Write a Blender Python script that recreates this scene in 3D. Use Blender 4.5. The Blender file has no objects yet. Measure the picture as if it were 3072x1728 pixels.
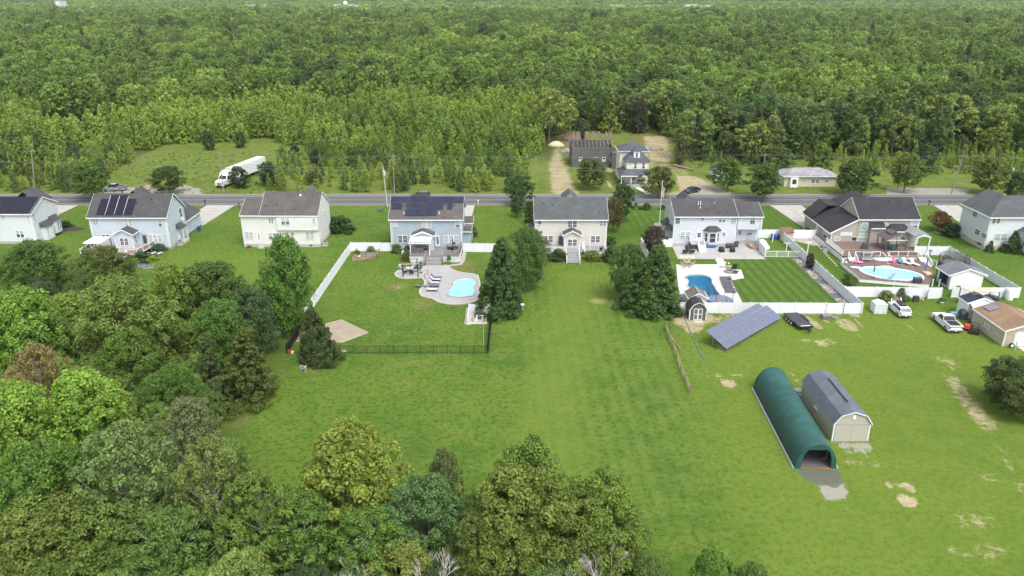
import bpy, math, random
import numpy as np
R = math.radians
scn = bpy.context.scene
col = scn.collection
# ---------------------------------------------------------------- camera, sky, sun, exposure
cam = bpy.data.objects.new('camera', bpy.data.cameras.new('camera'))
col.objects.link(cam)
cam.location = (0, 0, 47.5)
cam.rotation_euler = (R(90 - 21.56), 0, 0)
cam.data.sensor_width = 36
cam.data.lens = 36 * 2250 / 3072
cam.data.clip_end = 20000
scn.camera = cam
HAZE = 0.00005
SUN_EL, SUN_AZ = 58.0, 150.0          # azimuth measured from +Y (away from the camera) clockwise
world = bpy.data.worlds.new('World')
scn.world = world
world.use_nodes = True
wn = world.node_tree
for n in list(wn.nodes):
    wn.nodes.remove(n)
sky = wn.nodes.new('ShaderNodeTexSky')
sky.sky_type = 'NISHITA'
sky.sun_disc = False
sky.sun_elevation = R(SUN_EL)
sky.sun_rotation = R(SUN_AZ)
sky.air_density = 1.0
sky.dust_density = 4.0
hs = wn.nodes.new('ShaderNodeHueSaturation')
hs.inputs['Saturation'].default_value = 0.35      # cloud cover greys the sky
bg = wn.nodes.new('ShaderNodeBackground')
bg.inputs['Strength'].default_value = 0.15
wo = wn.nodes.new('ShaderNodeOutputWorld')
wn.links.new(sky.outputs[0], hs.inputs['Color'])
wn.links.new(hs.outputs[0], bg.inputs['Color'])
wn.links.new(bg.outputs[0], wo.inputs['Surface'])
sl = bpy.data.lights.new('sun', 'SUN')
sl.energy = 0.8
sl.angle = R(24)
sl.color = (1.0, 0.97, 0.91)
sun = bpy.data.objects.new('sun', sl)
col.objects.link(sun)
sun.rotation_euler = (R(90 - SUN_EL), 0, R(180 - SUN_AZ))
scn.view_settings.view_transform = 'Standard'
scn.view_settings.look = 'None'
scn.view_settings.gamma = 1.0
scn.view_settings.exposure = 1.1
scn.view_settings.use_curve_mapping = False
scn.render.engine = 'CYCLES'
scn.cycles.max_bounces = 5
scn.cycles.diffuse_bounces = 3
scn.cycles.transparent_max_bounces = 6
scn.cycles.volume_bounces = 0
scn.cycles.use_denoising = True
scn.cycles.use_adaptive_sampling = False

# ---------------------------------------------------------------- helpers
def tag(o, label=None, cat=None, group=None, kind=None):
    if label: o['label'] = label
    if cat: o['category'] = cat
    if group: o['group'] = group
    if kind: o['kind'] = kind
    return o

def thing(name, label, cat, loc=(0, 0, 0), rz=0.0, group=None):
    o = bpy.data.objects.new(name, None)
    col.objects.link(o)
    o.empty_display_size = 0.3
    if len(loc) == 2: loc = (loc[0], loc[1], 0)
    o.location = loc
    o.rotation_euler = (0, 0, rz)
    return tag(o, label, cat, group)

def copy_tree(o, parent=None):
    c = o.copy()
    col.objects.link(c)
    if parent is not None: c.parent = parent
    for ch in list(o.children): copy_tree(ch, c)
    return c

def put(proto, used, loc, rz=0.0, label=None, scale=None):
    """first call moves the prototype itself, later calls copy it with its parts"""
    o = proto if not used else copy_tree(proto)
    used.append(o)
    if len(loc) == 2: loc = (loc[0], loc[1], 0)
    o.location = loc
    o.rotation_euler = (0, 0, rz)
    if scale: o.scale = (scale,) * 3
    if label: o['label'] = label
    return o

class MB:
    def __init__(s): s.v, s.f, s.m = [], [], []
    def add(s, vs, fs, mi=0):
        b = len(s.v); s.v += [tuple(p) for p in vs]
        s.f += [tuple(i + b for i in f) for f in fs]; s.m += [mi] * len(fs); return s
    def box(s, x0, y0, z0, x1, y1, z1, mi=0):
        return s.add([(x0,y0,z0),(x1,y0,z0),(x1,y1,z0),(x0,y1,z0),(x0,y0,z1),(x1,y0,z1),(x1,y1,z1),(x0,y1,z1)],
            [(0,3,2,1),(4,5,6,7),(0,1,5,4),(1,2,6,5),(2,3,7,6),(3,0,4,7)], mi)
    def cbox(s, cx, cy, cz, sx, sy, sz, rz=0.0, mi=0, ry=0.0):
        c, n = math.cos(rz), math.sin(rz); cy_, sy_ = math.cos(ry), math.sin(ry); vs = []
        for (a, b, d) in ((-1,-1,-1),(1,-1,-1),(1,1,-1),(-1,1,-1),(-1,-1,1),(1,-1,1),(1,1,1),(-1,1,1)):
            x, y, z = a*sx/2, b*sy/2, d*sz/2
            x, z = x*cy_ + z*sy_, -x*sy_ + z*cy_
            vs.append((cx + x*c - y*n, cy + x*n + y*c, cz + z))
        return s.add(vs, [(0,3,2,1),(4,5,6,7),(0,1,5,4),(1,2,6,5),(2,3,7,6),(3,0,4,7)], mi)
    def loft(s, rings, mi=0, caps=True, closed=True):
        n = len(rings[0]); vs = [p for r in rings for p in r]; fs = []
        for k in range(len(rings) - 1):
            for i in range(n if closed else n - 1):
                j = (i + 1) % n
                fs.append((k*n+i, k*n+j, (k+1)*n+j, (k+1)*n+i))
        if caps: fs += [tuple(range(n))[::-1], tuple((len(rings)-1)*n + i for i in range(n))]
        return s.add(vs, fs, mi)
    def prism(s, poly, z0, z1, mi=0):
        return s.loft([[(x, y, z0) for x, y in poly], [(x, y, z1) for x, y in poly]], mi)
    def prism_y(s, prof, y0, y1, mi=0):
        return s.loft([[(x, y0, z) for x, z in prof], [(x, y1, z) for x, z in prof]], mi)
    def prism_x(s, prof, x0, x1, mi=0):
        return s.loft([[(x0, y, z) for y, z in prof], [(x1, y, z) for y, z in prof]], mi)
    def sheet(s, poly, z, mi=0):
        return s.add([(x, y, z) for x, y in poly], [tuple(range(len(poly)))], mi)
    def bar(s, p, q, w, h=None, mi=0):
        h = h or w
        d = np.subtract(q, p); L = np.linalg.norm(d)
        if L < 1e-6: return s
        d = d / L; up = np.array((0, 0, 1.0)) if abs(d[2]) < .95 else np.array((1.0, 0, 0))
        a = np.cross(d, up); a /= np.linalg.norm(a); b = np.cross(a, d)
        r = [[tuple(np.add(e, a*i*w/2 + b*j*h/2)) for i, j in ((-1,-1),(1,-1),(1,1),(-1,1))] for e in (p, q)]
        return s.loft(r, mi)
    def tube(s, p, q, r0, r1=None, n=6, mi=0):
        r1 = r0 if r1 is None else r1
        d = np.subtract(q, p); L = np.linalg.norm(d)
        if L < 1e-6: return s
        d = d / L; up = np.array((0, 0, 1.0)) if abs(d[2]) < .95 else np.array((1.0, 0, 0))
        a = np.cross(d, up); a /= np.linalg.norm(a); b = np.cross(d, a)
        R_ = [[tuple(np.add(e, (a*math.cos(t) + b*math.sin(t)) * r)) for t in [2*math.pi*i/n for i in range(n)]] for e, r in ((p, r0), (q, r1))]
        return s.loft(R_, mi)
    def lathe(s, cx, cy, prof, n=10, mi=0, sx=1.0, sy=1.0):
        return s.loft([[(cx + r*sx*math.cos(2*math.pi*i/n), cy + r*sy*math.sin(2*math.pi*i/n), z) for i in range(n)] for r, z in prof], mi)
    def disc_x(s, cx, cy, cz, r, w, n=14, mi=0):      # wheel-like disc, axis along x
        return s.loft([[(cx + dx, cy + r*math.cos(2*math.pi*i/n), cz + r*math.sin(2*math.pi*i/n)) for i in range(n)] for dx in (-w/2, w/2)], mi)
    def build(s, name, mat, parent=None, smooth=False, loc=None, **props):
        me = bpy.data.meshes.new(name)
        me.from_pydata(s.v, [], s.f)
        for m in (mat if isinstance(mat, (list, tuple)) else [mat]): me.materials.append(m)
        if any(s.m): me.polygons.foreach_set('material_index', s.m)
        if smooth: me.polygons.foreach_set('use_smooth', [True] * len(me.polygons))
        me.update()
        o = bpy.data.objects.new(name, me)
        col.objects.link(o)
        if parent is not None: o.parent = parent
        if loc: o.location = loc
        for k, v in props.items(): o[k] = v
        return o

def B_(shape, name, mat, parent, *a):
    """one part made of a single shape"""
    return getattr(MB(), shape)(*a).build(name, mat, parent)

def inst(o, parent, loc=(0, 0, 0), rz=0.0, scale=None):
    """another object on the same mesh"""
    c = bpy.data.objects.new(o.name.split('.')[0], o.data)
    col.objects.link(c)
    c.parent = parent; c.location = loc; c.rotation_euler = (0, 0, rz)
    if scale: c.scale = scale
    return c

# ---------------------------------------------------------------- materials
def newmat(name):
    m = bpy.data.materials.new(name); m.use_nodes = True
    nt = m.node_tree
    return m, nt, nt.nodes['Principled BSDF']

def node(nt, t, **kw):
    n = nt.nodes.new(t)
    for k, v in kw.items():
        if k in ('operation', 'blend_type', 'data_type', 'attribute_name', 'noise_dimensions', 'wave_type', 'bands_direction', 'feature', 'distance', 'attribute_type'): setattr(n,k,v)
        else: n.inputs[k].default_value = v
    return n

def mixc(nt, fac, a, b, mode='MIX'):
    n = nt.nodes.new('ShaderNodeMix'); n.data_type = 'RGBA'; n.blend_type = mode
    for sock, v in ((n.inputs[0], fac), (n.inputs[6], a), (n.inputs[7], b)):
        if hasattr(v, 'links'): nt.links.new(v, sock)
        elif isinstance(v, (int, float)): sock.default_value = v
        else: sock.default_value = (*v, 1)
    return n.outputs[2]

def mth(nt, op, a, b=0.0, c=0.0):
    n = nt.nodes.new('ShaderNodeMath'); n.operation = op
    for i, v in enumerate((a, b, c)):
        if hasattr(v, 'links'): nt.links.new(v, n.inputs[i])
        else: n.inputs[i].default_value = v
    return n.outputs[0]

def ramp(nt, fac, lo, hi):
    n = nt.nodes.new('ShaderNodeMapRange'); n.inputs[1].default_value = lo; n.inputs[2].default_value = hi
    nt.links.new(fac, n.inputs[0]); return n.outputs[0]

def noise(nt, scale, detail=3.0, vec=None, rough=0.55, dim='3D'):
    n = nt.nodes.new('ShaderNodeTexNoise'); n.inputs['Scale'].default_value = scale
    n.inputs['Detail'].default_value = detail; n.inputs['Roughness'].default_value = rough
    if vec is not None: nt.links.new(vec, n.inputs['Vector'])
    return n.outputs['Fac']

def pos(nt, scale=None):
    p = nt.nodes.new('ShaderNodeNewGeometry').outputs['Position']
    if scale:
        v = nt.nodes.new('ShaderNodeVectorMath'); v.operation = 'MULTIPLY'
        nt.links.new(p, v.inputs[0]); v.inputs[1].default_value = scale; return v.outputs[0]
    return p

_mats = {}
def M(name, c, rough=0.7, var=0.15, scale=3.0, metal=0.0, spec=0.4, bump=0.0, wave=None, c2=None):
    """plain surface: base colour with weathering noise, optional grooves (wave = (axis, period m, depth))"""
    if name in _mats: return _mats[name]
    m, nt, b = newmat(name)
    p = pos(nt)
    f = noise(nt, scale, 4, p)
    f2 = noise(nt, scale * 0.17, 3, p)
    k = mth(nt, 'ADD', mth(nt, 'MULTIPLY', f, 0.6), mth(nt, 'MULTIPLY', f2, 0.4))
    k = ramp(nt, k, 0.3, 0.7)
    c2 = c2 or tuple(min(1, x * (1 - var)) for x in c)
    hi = tuple(min(1, x * (1 + var * 0.6)) for x in c)
    cc = mixc(nt, k, c2, hi)
    hsock = None
    if wave:
        ax, per, depth = wave
        s = nt.nodes.new('ShaderNodeSeparateXYZ'); nt.links.new(nt.nodes.new('ShaderNodeTexCoord').outputs['Object'], s.inputs[0])
        w = mth(nt, 'FRACT', mth(nt, 'DIVIDE', s.outputs['xyz'.index(ax)], per))
        g_ = mth(nt, 'GREATER_THAN', w, 0.09)
        cc = mixc(nt, mth(nt, 'MULTIPLY', mth(nt, 'SUBTRACT', 1.0, g_), depth), cc, tuple(x * .45 for x in c))
        hsock = w
    nt.links.new(cc, b.inputs['Base Color'])
    b.inputs['Roughness'].default_value = rough
    b.inputs['Metallic'].default_value = metal
    b.inputs['Specular IOR Level'].default_value = spec
    if bump or hsock:
        bn = nt.nodes.new('ShaderNodeBump'); bn.inputs['Strength'].default_value = bump or 0.4
        bn.inputs['Distance'].default_value = 0.03
        nt.links.new(hsock or f, bn.inputs['Height']); nt.links.new(bn.outputs[0], b.inputs['Normal'])
    _mats[name] = m
    return m

def shingle(name, c, row=0.15, streak=0.0):
    m, nt, b = newmat(name)
    tc = nt.nodes.new('ShaderNodeTexCoord').outputs['Object']
    br = nt.nodes.new('ShaderNodeTexBrick')
    mp = nt.nodes.new('ShaderNodeMapping')
    # run the courses along x; use y + z so that both slopes and heights read
    s = nt.nodes.new('ShaderNodeSeparateXYZ'); nt.links.new(tc, s.inputs[0])
    cb = nt.nodes.new('ShaderNodeCombineXYZ')
    nt.links.new(s.outputs[0], cb.inputs[0]); nt.links.new(mth(nt, 'ADD', s.outputs[1], mth(nt, 'MULTIPLY', s.outputs[2], 0.5)), cb.inputs[1])
    nt.links.new(cb.outputs[0], br.inputs['Vector'])
    br.inputs['Scale'].default_value = 1.0
    br.inputs['Brick Width'].default_value = 0.34; br.inputs['Row Height'].default_value = row
    br.inputs['Mortar Size'].default_value = 0.012
    br.inputs['Color1'].default_value = (*[x * .72 for x in c], 1); br.inputs['Color2'].default_value = (*[x * 1.3 for x in c], 1)
    br.inputs['Mortar'].default_value = (*[x * .5 for x in c], 1)
    n1 = noise(nt, 0.5, 4, tc); n2 = noise(nt, 9.0, 3, tc)
    cc = mixc(nt, 0.55, br.outputs['Color'], c)
    cc = mixc(nt, ramp(nt, n1, .3, .75), cc, tuple(x * 1.45 for x in c), 'MIX') if streak else cc
    cc = mixc(nt, mth(nt, 'MULTIPLY', ramp(nt, n2, .35, .7), .5), cc, tuple(x * .6 for x in c))
    cc = mixc(nt, mth(nt, 'MULTIPLY', ramp(nt, n1, .45, .7), .35), cc, tuple(x * 1.6 for x in c))
    nt.links.new(cc, b.inputs['Base Color']); b.inputs['Roughness'].default_value = 0.9
    b.inputs['Specular IOR Level'].default_value = 0.25
    bn = nt.nodes.new('ShaderNodeBump'); bn.inputs['Strength'].default_value = .5; bn.inputs['Distance'].default_value = .02
    nt.links.new(br.outputs['Fac'], bn.inputs['Height']); nt.links.new(bn.outputs[0], b.inputs['Normal'])
    return m

def siding(name, c):
    return M(name, c, 0.55, 0.08, 1.2, spec=0.35, wave=('z', 0.14, 0.35))

white = M('white_vinyl', (.72, .73, .74), .45, .05, .8)
fence_white = M('fence_vinyl', (.70, .72, .75), .4, .06, .6)
trim = M('white_trim', (.70, .71, .72), .45, .05)
black = M('black_metal', (.018, .018, .02), .45, .2)
darkgrey = M('dark_grey', (.06, .06, .065), .6, .2)
rubber = M('rubber', (.02, .02, .02), .8, .2)
concrete = M('concrete', (.43, .41, .37), .85, .14, 1.5, bump=.1)
paleconc = M('pale_concrete', (.62, .60, .55), .85, .1, 1.2, bump=.1)
greyconc = M('grey_concrete', (.36, .355, .34), .85, .16, 1.3, bump=.1)
cinder = M('foundation_block', (.40, .39, .36), .9, .12, 2)
wood = M('weathered_wood', (.22, .17, .125), .85, .3, 4)
greywood = M('grey_wood', (.27, .26, .25), .85, .22, 3)
darkdeck = M('composite_deck', (.20, .195, .20), .8, .12, 2, wave=('x', .14, .6))
browndeck = M('brown_deck', (.15, .112, .094), .8, .16, 2, wave=('y', .14, .6))
bark = M('bark', (.17, .145, .12), .95, .35, 3)
palebark = M('pale_bark', (.38, .36, .32), .95, .3, 3)
chrome = M('chrome', (.6, .6, .62), .25, .05, metal=.9)
glass_m, nt, b = newmat('window_glass')
nt.links.new(mixc(nt, noise(nt, .8, 2, pos(nt)), (.02, .024, .03), (.07, .08, .095)), b.inputs['Base Color'])
b.inputs['Roughness'].default_value = .08; b.inputs['Specular IOR Level'].default_value = .6
blind = M('window_blind', (.42, .45, .47), .3, .25, 1.0, wave=('z', .09, .3))
teal_glass = M('teal_blind', (.24, .36, .34), .3, .2, 1.0)
car_glass = M('car_glass', (.015, .018, .022), .08, .1, spec=.6)
solar = None

# ---------------------------------------------------------------- foliage
def leaf_material(name, by_location=False):
    m, nt, b = newmat(name)
    oi = nt.nodes.new('ShaderNodeObjectInfo')
    at = nt.nodes.new('ShaderNodeAttribute'); at.attribute_name = 'tone'
    tone = at.outputs['Fac']
    if by_location:
        v = nt.nodes.new('ShaderNodeVectorMath'); v.operation = 'MULTIPLY'
        nt.links.new(oi.outputs['Location'], v.inputs[0]); v.inputs[1].default_value = (1, 1, 0)
        n1 = noise(nt, .012, 3, v.outputs[0]); 
        k = mth(nt, 'ADD', mth(nt, 'MULTIPLY', ramp(nt, n1, .36, .64), .5), mth(nt, 'MULTIPLY', oi.outputs['Random'], .5))
        cr = nt.nodes.new('ShaderNodeValToRGB'); nt.links.new(k, cr.inputs[0])
        e = cr.color_ramp.elements
        e[0].position = .1; e[0].color = FOREST[0]; e[1].position = .92; e[1].color = FOREST[4]
        for p_, c_ in ((.32, FOREST[1]), (.52, FOREST[2]), (.74, FOREST[3])):
            x = e.new(p_); x.color = c_
        base = cr.outputs[0]
    else:
        base = oi.outputs['Color']
    hv = nt.nodes.new('ShaderNodeHueSaturation')
    nt.links.new(base, hv.inputs['Color']); hv.inputs['Saturation'].default_value = .93
    nt.links.new(mth(nt, 'ADD', .485, mth(nt, 'MULTIPLY', oi.outputs['Random'], .03)), hv.inputs['Hue'])
    nt.links.new(mth(nt, 'ADD', .84 if by_location else .72, mth(nt, 'MULTIPLY', tone, 1.55 if by_location else 1.35)), hv.inputs['Value'])
    cc = hv.outputs[0]
    # yellower fresh leaves here and there
    nt.links.new(cc, b.inputs['Base Color'])
    b.inputs['Roughness'].default_value = .55; b.inputs['Specular IOR Level'].default_value = .25
    tr = nt.nodes.new('ShaderNodeBsdfTranslucent'); 
    nt.links.new(mixc(nt, .5, cc, (.30, .36, .05)), tr.inputs['Color'])
    ms = nt.nodes.new('ShaderNodeMixShader'); ms.inputs[0].default_value = .38
    nt.links.new(b.outputs[0], ms.inputs[1]); nt.links.new(tr.outputs[0], ms.inputs[2])
    nt.links.new(ms.outputs[0], nt.nodes['Material Output'].inputs['Surface'])
    return m

FOREST = [(.034, .066, .024, 1), (.066, .115, .027, 1), (.102, .164, .029, 1), (.145, .212, .034, 1), (.20, .265, .044, 1)]
leafmat = leaf_material('leaf')
forestleaf = leaf_material('forest_leaf', True)

PROF = {
    'round': lambda t: np.sqrt(np.clip(1 - ((t - .42) / .6) ** 2, 0, 1)),
    'oval': lambda t: np.sqrt(np.clip(1 - ((t - .45) / .57) ** 2, 0, 1)) ** 1.2,
    'cone': lambda t: np.clip(1.02 - t, 0, 1) ** .75,
    'spire': lambda t: np.clip(1.02 - t, 0, 1) ** .9 * np.clip(.35 + t * 5, 0, 1),
    'vase': lambda t: np.clip(.35 + 1.1 * t, 0, 1) * np.sqrt(np.clip(1.03 - t ** 3, 0, 1)),
    'column': lambda t: np.clip(np.minimum(.7 + t * 2, (1.03 - t) * 2.2), 0, 1),
    'dome': lambda t: np.sqrt(np.clip(1 - t ** 2, 0, 1)),
}

def leaf_quads(rng, cen, rad, nleaf, size, up=.35, jit=.65, flat=.8, tone=None, stretch=1.35):
    """quads scattered over the upper shells of clumps; returns verts (4n,3) and tone (4n)"""
    n = len(cen)
    idx = np.repeat(np.arange(n), nleaf)
    d = rng.normal(size=(len(idx), 3)); d /= np.linalg.norm(d, axis=1)[:, None]
    low = (d[:, 2] < -.15) & (rng.random(len(d)) < .7); d[low, 2] *= -1
    rr = rad[idx] * (.55 + .5 * rng.random(len(d)) ** .6)
    p = cen[idx] + d * rr[:, None] * np.array((1, 1, flat))
    nn = d + rng.normal(size=d.shape) * jit; nn[:, 2] += up
    nn /= np.linalg.norm(nn, axis=1)[:, None]
    t = np.cross(nn, rng.normal(size=d.shape)); t /= np.linalg.norm(t, axis=1)[:, None] + 1e-9
    bt = np.cross(nn, t)
    s = (size * (.55 + .9 * rng.random(len(d))))[:, None]
    a, c = t * s * .5 * stretch, bt * s * .5
    v = np.stack((p - a, p + c * .9 - a * .1, p + a, p - c * .9 + a * .1), 1).reshape(-1, 3)
    tn = (np.zeros(n) if tone is None else tone)[idx] + rng.random(len(d)) * .5
    return v, np.repeat(tn, 4)

def mesh_quads(name, v, tone, mat):
    me = bpy.data.meshes.new(name)
    n = len(v) // 4
    me.vertices.add(len(v)); me.vertices.foreach_set('co', v.astype(np.float32).ravel())
    me.loops.add(len(v)); me.loops.foreach_set('vertex_index', np.arange(len(v), dtype=np.int32))
    me.polygons.add(n); me.polygons.foreach_set('loop_start', np.arange(0, len(v), 4, dtype=np.int32))
    at = me.attributes.new('tone', 'FLOAT', 'POINT'); at.data.foreach_set('value', tone.astype(np.float32))
    me.materials.append(mat)
    me.update(calc_edges=True)
    return me

def tree_meshes(seed,H,rad,kind='round', hb=.25,ncl=40,rc=.3,nleaf=80,size=.3,up=.35,flat=.8,lean=.04,limbs=10,trunk_r=None,shell=.55,mat=None,barkm=None,jit=.65):
    """crown mesh and trunk mesh of one tree: clumps of leaves on the ends of limbs"""
    rng = np.random.default_rng(seed)
    t = (np.arange(ncl) + rng.random(ncl)) / ncl
    t = t ** (1.0 if kind in ('round', 'oval', 'vase', 'column') else 1.35)
    ang = np.arange(ncl) * 2.39996 + rng.random(ncl) * 1.2
    pr = PROF[kind](t)
    lop = 1 + .22 * np.sin(ang + rng.random() * 6) + .15 * np.sin(2 * ang + rng.random() * 6)
    rr = pr * rad * (shell + (1 - shell) * rng.random(ncl)) * lop
    z0 = H * hb
    top = H - rc * rad * .5
    ln = rng.normal(size=2) * lean
    cz = z0 + (top - z0) * t
    cen = np.stack((rr * np.cos(ang) + ln[0] * cz, rr * np.sin(ang) + ln[1] * cz, cz), 1)
    crad = rc * rad * (.6 + .7 * rng.random(ncl)) * (1.0 if kind in ('round', 'oval', 'vase') else 1) 
    if kind in ('cone', 'spire'): crad *= (1.15 - .6 * t)
    tone = rng.random(ncl) * .42
    v, tn = leaf_quads(rng, cen, crad, nleaf, size, up, jit, flat, tone)
    me = mesh_quads('crown', v, tn, mat or leafmat)
    mb = MB()
    tr = trunk_r or H * .017
    ztop = z0 + (top - z0) * .78
    steps = 4; pts = [(ln[0] * ztop * k / steps + (rng.normal() * tr * .6 if 0 < k < steps else 0),ln[1] * ztop * k / steps,ztop * k / steps) for k in range(steps + 1)]
    for k in range(steps):
        mb.tube(pts[k], pts[k + 1], tr * (1.15 - .22 * k), tr * (1.15 - .22 * (k + 1)), 6)
    for i in rng.permutation(ncl)[:limbs]:
        zz_ = max(H * hb * .7, cen[i, 2] - rr[i] * .8 - .05 * H); zz_ = min(zz_, ztop * .95)
        s0 = (ln[0] * zz_, ln[1] * zz_, zz_)
        mid = tuple(np.add(np.multiply(s0, .5), np.multiply(cen[i], .5)) + np.array((0, 0, -.04 * H * rng.random())))
        mb.tube(s0, mid, tr * .42, tr * .26, 4); mb.tube(mid, tuple(cen[i]), tr * .26, tr * .1, 4)
    mt = bpy.data.meshes.new('trunk'); mt.from_pydata(mb.v, [], mb.f); mt.materials.append(barkm or bark); mt.update()
    return me, mt

def place_tree(meshes, name, label, cat, loc, scale=1.0, rz=0.0, color=(.06, .11, .02), group=None, sxy=None):
    r = thing(name, label, cat, loc, rz, group)
    r.scale = (scale * (sxy or 1), scale * (sxy or 1), scale)
    for nm, me in zip(('crown', 'trunk'), meshes):
        o = bpy.data.objects.new(nm, me); col.objects.link(o); o.parent = r
        if nm == 'crown': o.color = (*color, 1)
    return r

# ---------------------------------------------------------------- the ground: one sheet out to the horizon
def axis(lo, hi, step, far_lo, far_hi):
    a = list(np.arange(lo, hi, step)); s = step
    while a[-1] < far_hi: s *= 1.35; a.append(a[-1] + s)
    s = step
    while a[0] > far_lo: s *= 1.35; a.insert(0, a[0] - s)
    return np.array(a)
gx = np.clip(axis(-112, 112, .5, -7000, 7000), -7200, 7200)
gy = np.concatenate((np.arange(-60, 46, 8.0), np.arange(46, 132, .45), np.arange(132, 200, .6), np.clip(axis(200, 262, 1.2, 200, 7000), 0, 7200)))
GX, GY = np.meshgrid(gx, gy); PX, PY = GX.ravel(), GY.ravel()
nv = len(PX)
att = {k: np.zeros(nv) for k in ('soil', 'dry', 'brown', 'gravel', 'meadow', 'floor', 'stripe', 'lush', 'pale', 'mill', 'clear', 'yell')}
def sstep(x): x = np.clip(x, 0, 1); return x * x * (3 - 2 * x)
def spot(k, box, a=1.0, soft=.6):
    (x0, y0), (x1, y1) = box[0], box[1]
    cx, cy, rx, ry = (x0 + x1) / 2, (y0 + y1) / 2, abs(x1 - x0) / 2 + .2, abs(y1 - y0) / 2 + .2
    d = np.sqrt(((PX - cx) / rx) ** 2 + ((PY - cy) / ry) ** 2)
    att[k] = np.maximum(att[k], a * sstep((1.15 - d) / soft))
def area(k, poly, a=1.0, soft=1.5):
    p = np.array(poly); sel = (PX > p[:, 0].min() - 8) & (PX < p[:, 0].max() + 8) & (PY > p[:, 1].min() - 8) & (PY < p[:, 1].max() + 8)
    x, y = PX[sel], PY[sel]; ins = np.zeros(len(x), bool); dm = np.full(len(x), 1e9)
    for i in range(len(p)):
        (x0, y0), (x1, y1) = p[i], p[(i + 1) % len(p)]
        c = (y0 > y) != (y1 > y)
        with np.errstate(divide='ignore', invalid='ignore'):
            ins ^= c & (x < (x1 - x0) * (y - y0) / (y1 - y0 + 1e-12) + x0)
        t = np.clip(((x - x0) * (x1 - x0) + (y - y0) * (y1 - y0)) / ((x1 - x0) ** 2 + (y1 - y0) ** 2 + 1e-9), 0, 1)
        dm = np.minimum(dm, np.hypot(x - x0 - t * (x1 - x0), y - y0 - t * (y1 - y0)))
    sd = np.where(ins, dm, -dm)
    att[k][sel] = np.maximum(att[k][sel], a * sstep(.5 + sd / soft))
# worn and bare places
area('soil', [(25.46, 109.44), (32.42, 109.44), (31.7, 106.57), (29.72, 104.09), (27.83, 101.71), (26.62, 101.2), (25.74, 103.29), (24.5, 104.91)], .95, 2.5)
spot('brown', [(24.99, 109.74), (26.78, 106.57)], .9)
area('soil', [(30.86, 109.74), (36.48, 109.74), (34.44, 106.57), (30.46, 104.36)], .62, 2)
area('brown', [(29.02, 101.2), (30.31, 95.33), (41.39, 105.46), (42.07, 107.13), (37.87, 106.57), (32.01, 101.71)], .85, 1.6)
spot('soil', [(29.22, 99.32), (30.54, 95)], .75); spot('soil', [(33.88, 101.35), (40.72, 104.8)], .4)
spot('soil', [(45.41, 108.45), (47.32, 102.92)], .8); spot('soil', [(48.18, 109.03), (49.34, 105.07)], .7)
spot('soil', [(49.66, 108.18), (52.82, 101.43)], .75); spot('soil', [(47, 105.64), (47.34, 102.9)], .8)
spot('gravel', [(53.06, 109.16), (55.12, 107.85)], .9); spot('soil', [(53.82, 107.85), (53.46, 102.9)], .7)
area('gravel', [(25.72, 109.88), (53.07, 109.29), (52.71, 108.42), (25.55, 109)], .8, 1.0)
area('soil', [(26.05, 90.55), (26.5, 90.77), (26.38, 87.85), (25.79, 87.85)], .95, 1.2)
spot('soil', [(26.98, 89.5), (27.97, 87.24)], .7); spot('soil', [(27.1, 87.64), (29.48, 85.08)], .85); spot('brown', [(26.94, 90.13), (30.18, 85.85)], .3)
spot('soil', [(28.65, 89.08), (31.83, 87.85)], .55)
spot('soil', [(42.11, 99.82), (44.03, 98.58)], .6); spot('soil', [(43.95, 99.82), (46.08, 96.88)], .66)
spot('soil', [(38.65,65.31),(39.16,64.18)],.95); spot('soil', [(40.5,65.17),(41.39,63.48)],.95,.4); spot('soil', [(38.64,63.07),(40.5,61.21)],1.0,.35); spot('soil', [(39.56,65.02),(40.09,64.32)],.7)
area('gravel', [(31.68, 64.88), (34.57, 65.17), (34.56, 63.48), (33.32, 62.13), (31.31, 62.13)], 1.0, 1.5)
area('gravel', [(35.89,72.99),(40.65,72.99),(40.85,71.31),(39.01,69.69),(36.7,70.34)],.85,2.0); spot('soil', [(35.7,69.69),(40.42,67.22)],.55); spot('soil', [(37.14,90.04),(37.63,84.56)],.5); spot('gravel', [(36,85.43),(36.85,82.43)],.95)
spot('soil', [(38.67, 56.21), (45.92, 53.57)], .5); spot('soil', [(39.92, 60.56), (48.49, 57.61)], .42); spot('soil', [(47.03, 70.99), (51.36, 62.13)], .36)
area('soil', [(57.16,88.62),(59.39,88.62),(58.53,82.85),(57.18,75.1),(54.62,74.38),(54.88,81.2)],.78,2.5); area('brown', [(57.03,86.32),(58.68,84.99),(57.52,77.3),(55.49,76.55)],.75,3)
area('soil', [(54.36, 72.65), (55.05, 70.99), (53.11, 64.88), (51.19, 61.86), (52.54, 66.03)], .75, 2)
spot('soil', [(58.55, 96.14), (62.12, 89.09)], .5); spot('soil', [(69.11, 95.08), (68.02, 88.15)], .5); spot('soil', [(32.77, 61.6), (33.78, 60.06)], .55)
spot('soil', [(60.38,106.89),(60.97,101.43)],.6); spot('soil', [(80.24,110.82),(80.9,108.66)],.9); spot('soil', [(45.58,100.56),(47.51,97.49)],.55); spot('soil', [(51.46,101.72),(51.58,99.71)],.6); spot('soil', [(56.42,107.85),(58.43,106.58)],.5)
spot('dry', [(-12.27,135.7),(-5.73,126.66)],.8); spot('dry', [(-22.38,123.34),(-17.59,117.87)],.8); spot('soil', [(-20.94,121.53),(-19.06,119.39)],.6); spot('dry', [(-17.07,116.02),(-12.45,110.42)],.8)
spot('brown', [(-28.61, 93.64), (-23.48, 89.23)], .6); spot('soil', [(-27.13, 91.39), (-24.56, 89.85)], .5)
area('brown', [(-39.16, 82.27), (-32.71, 82.94), (-28.75, 79.7), (-31.12, 73.27), (-34.15, 73.27)], .55, 5)
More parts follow.
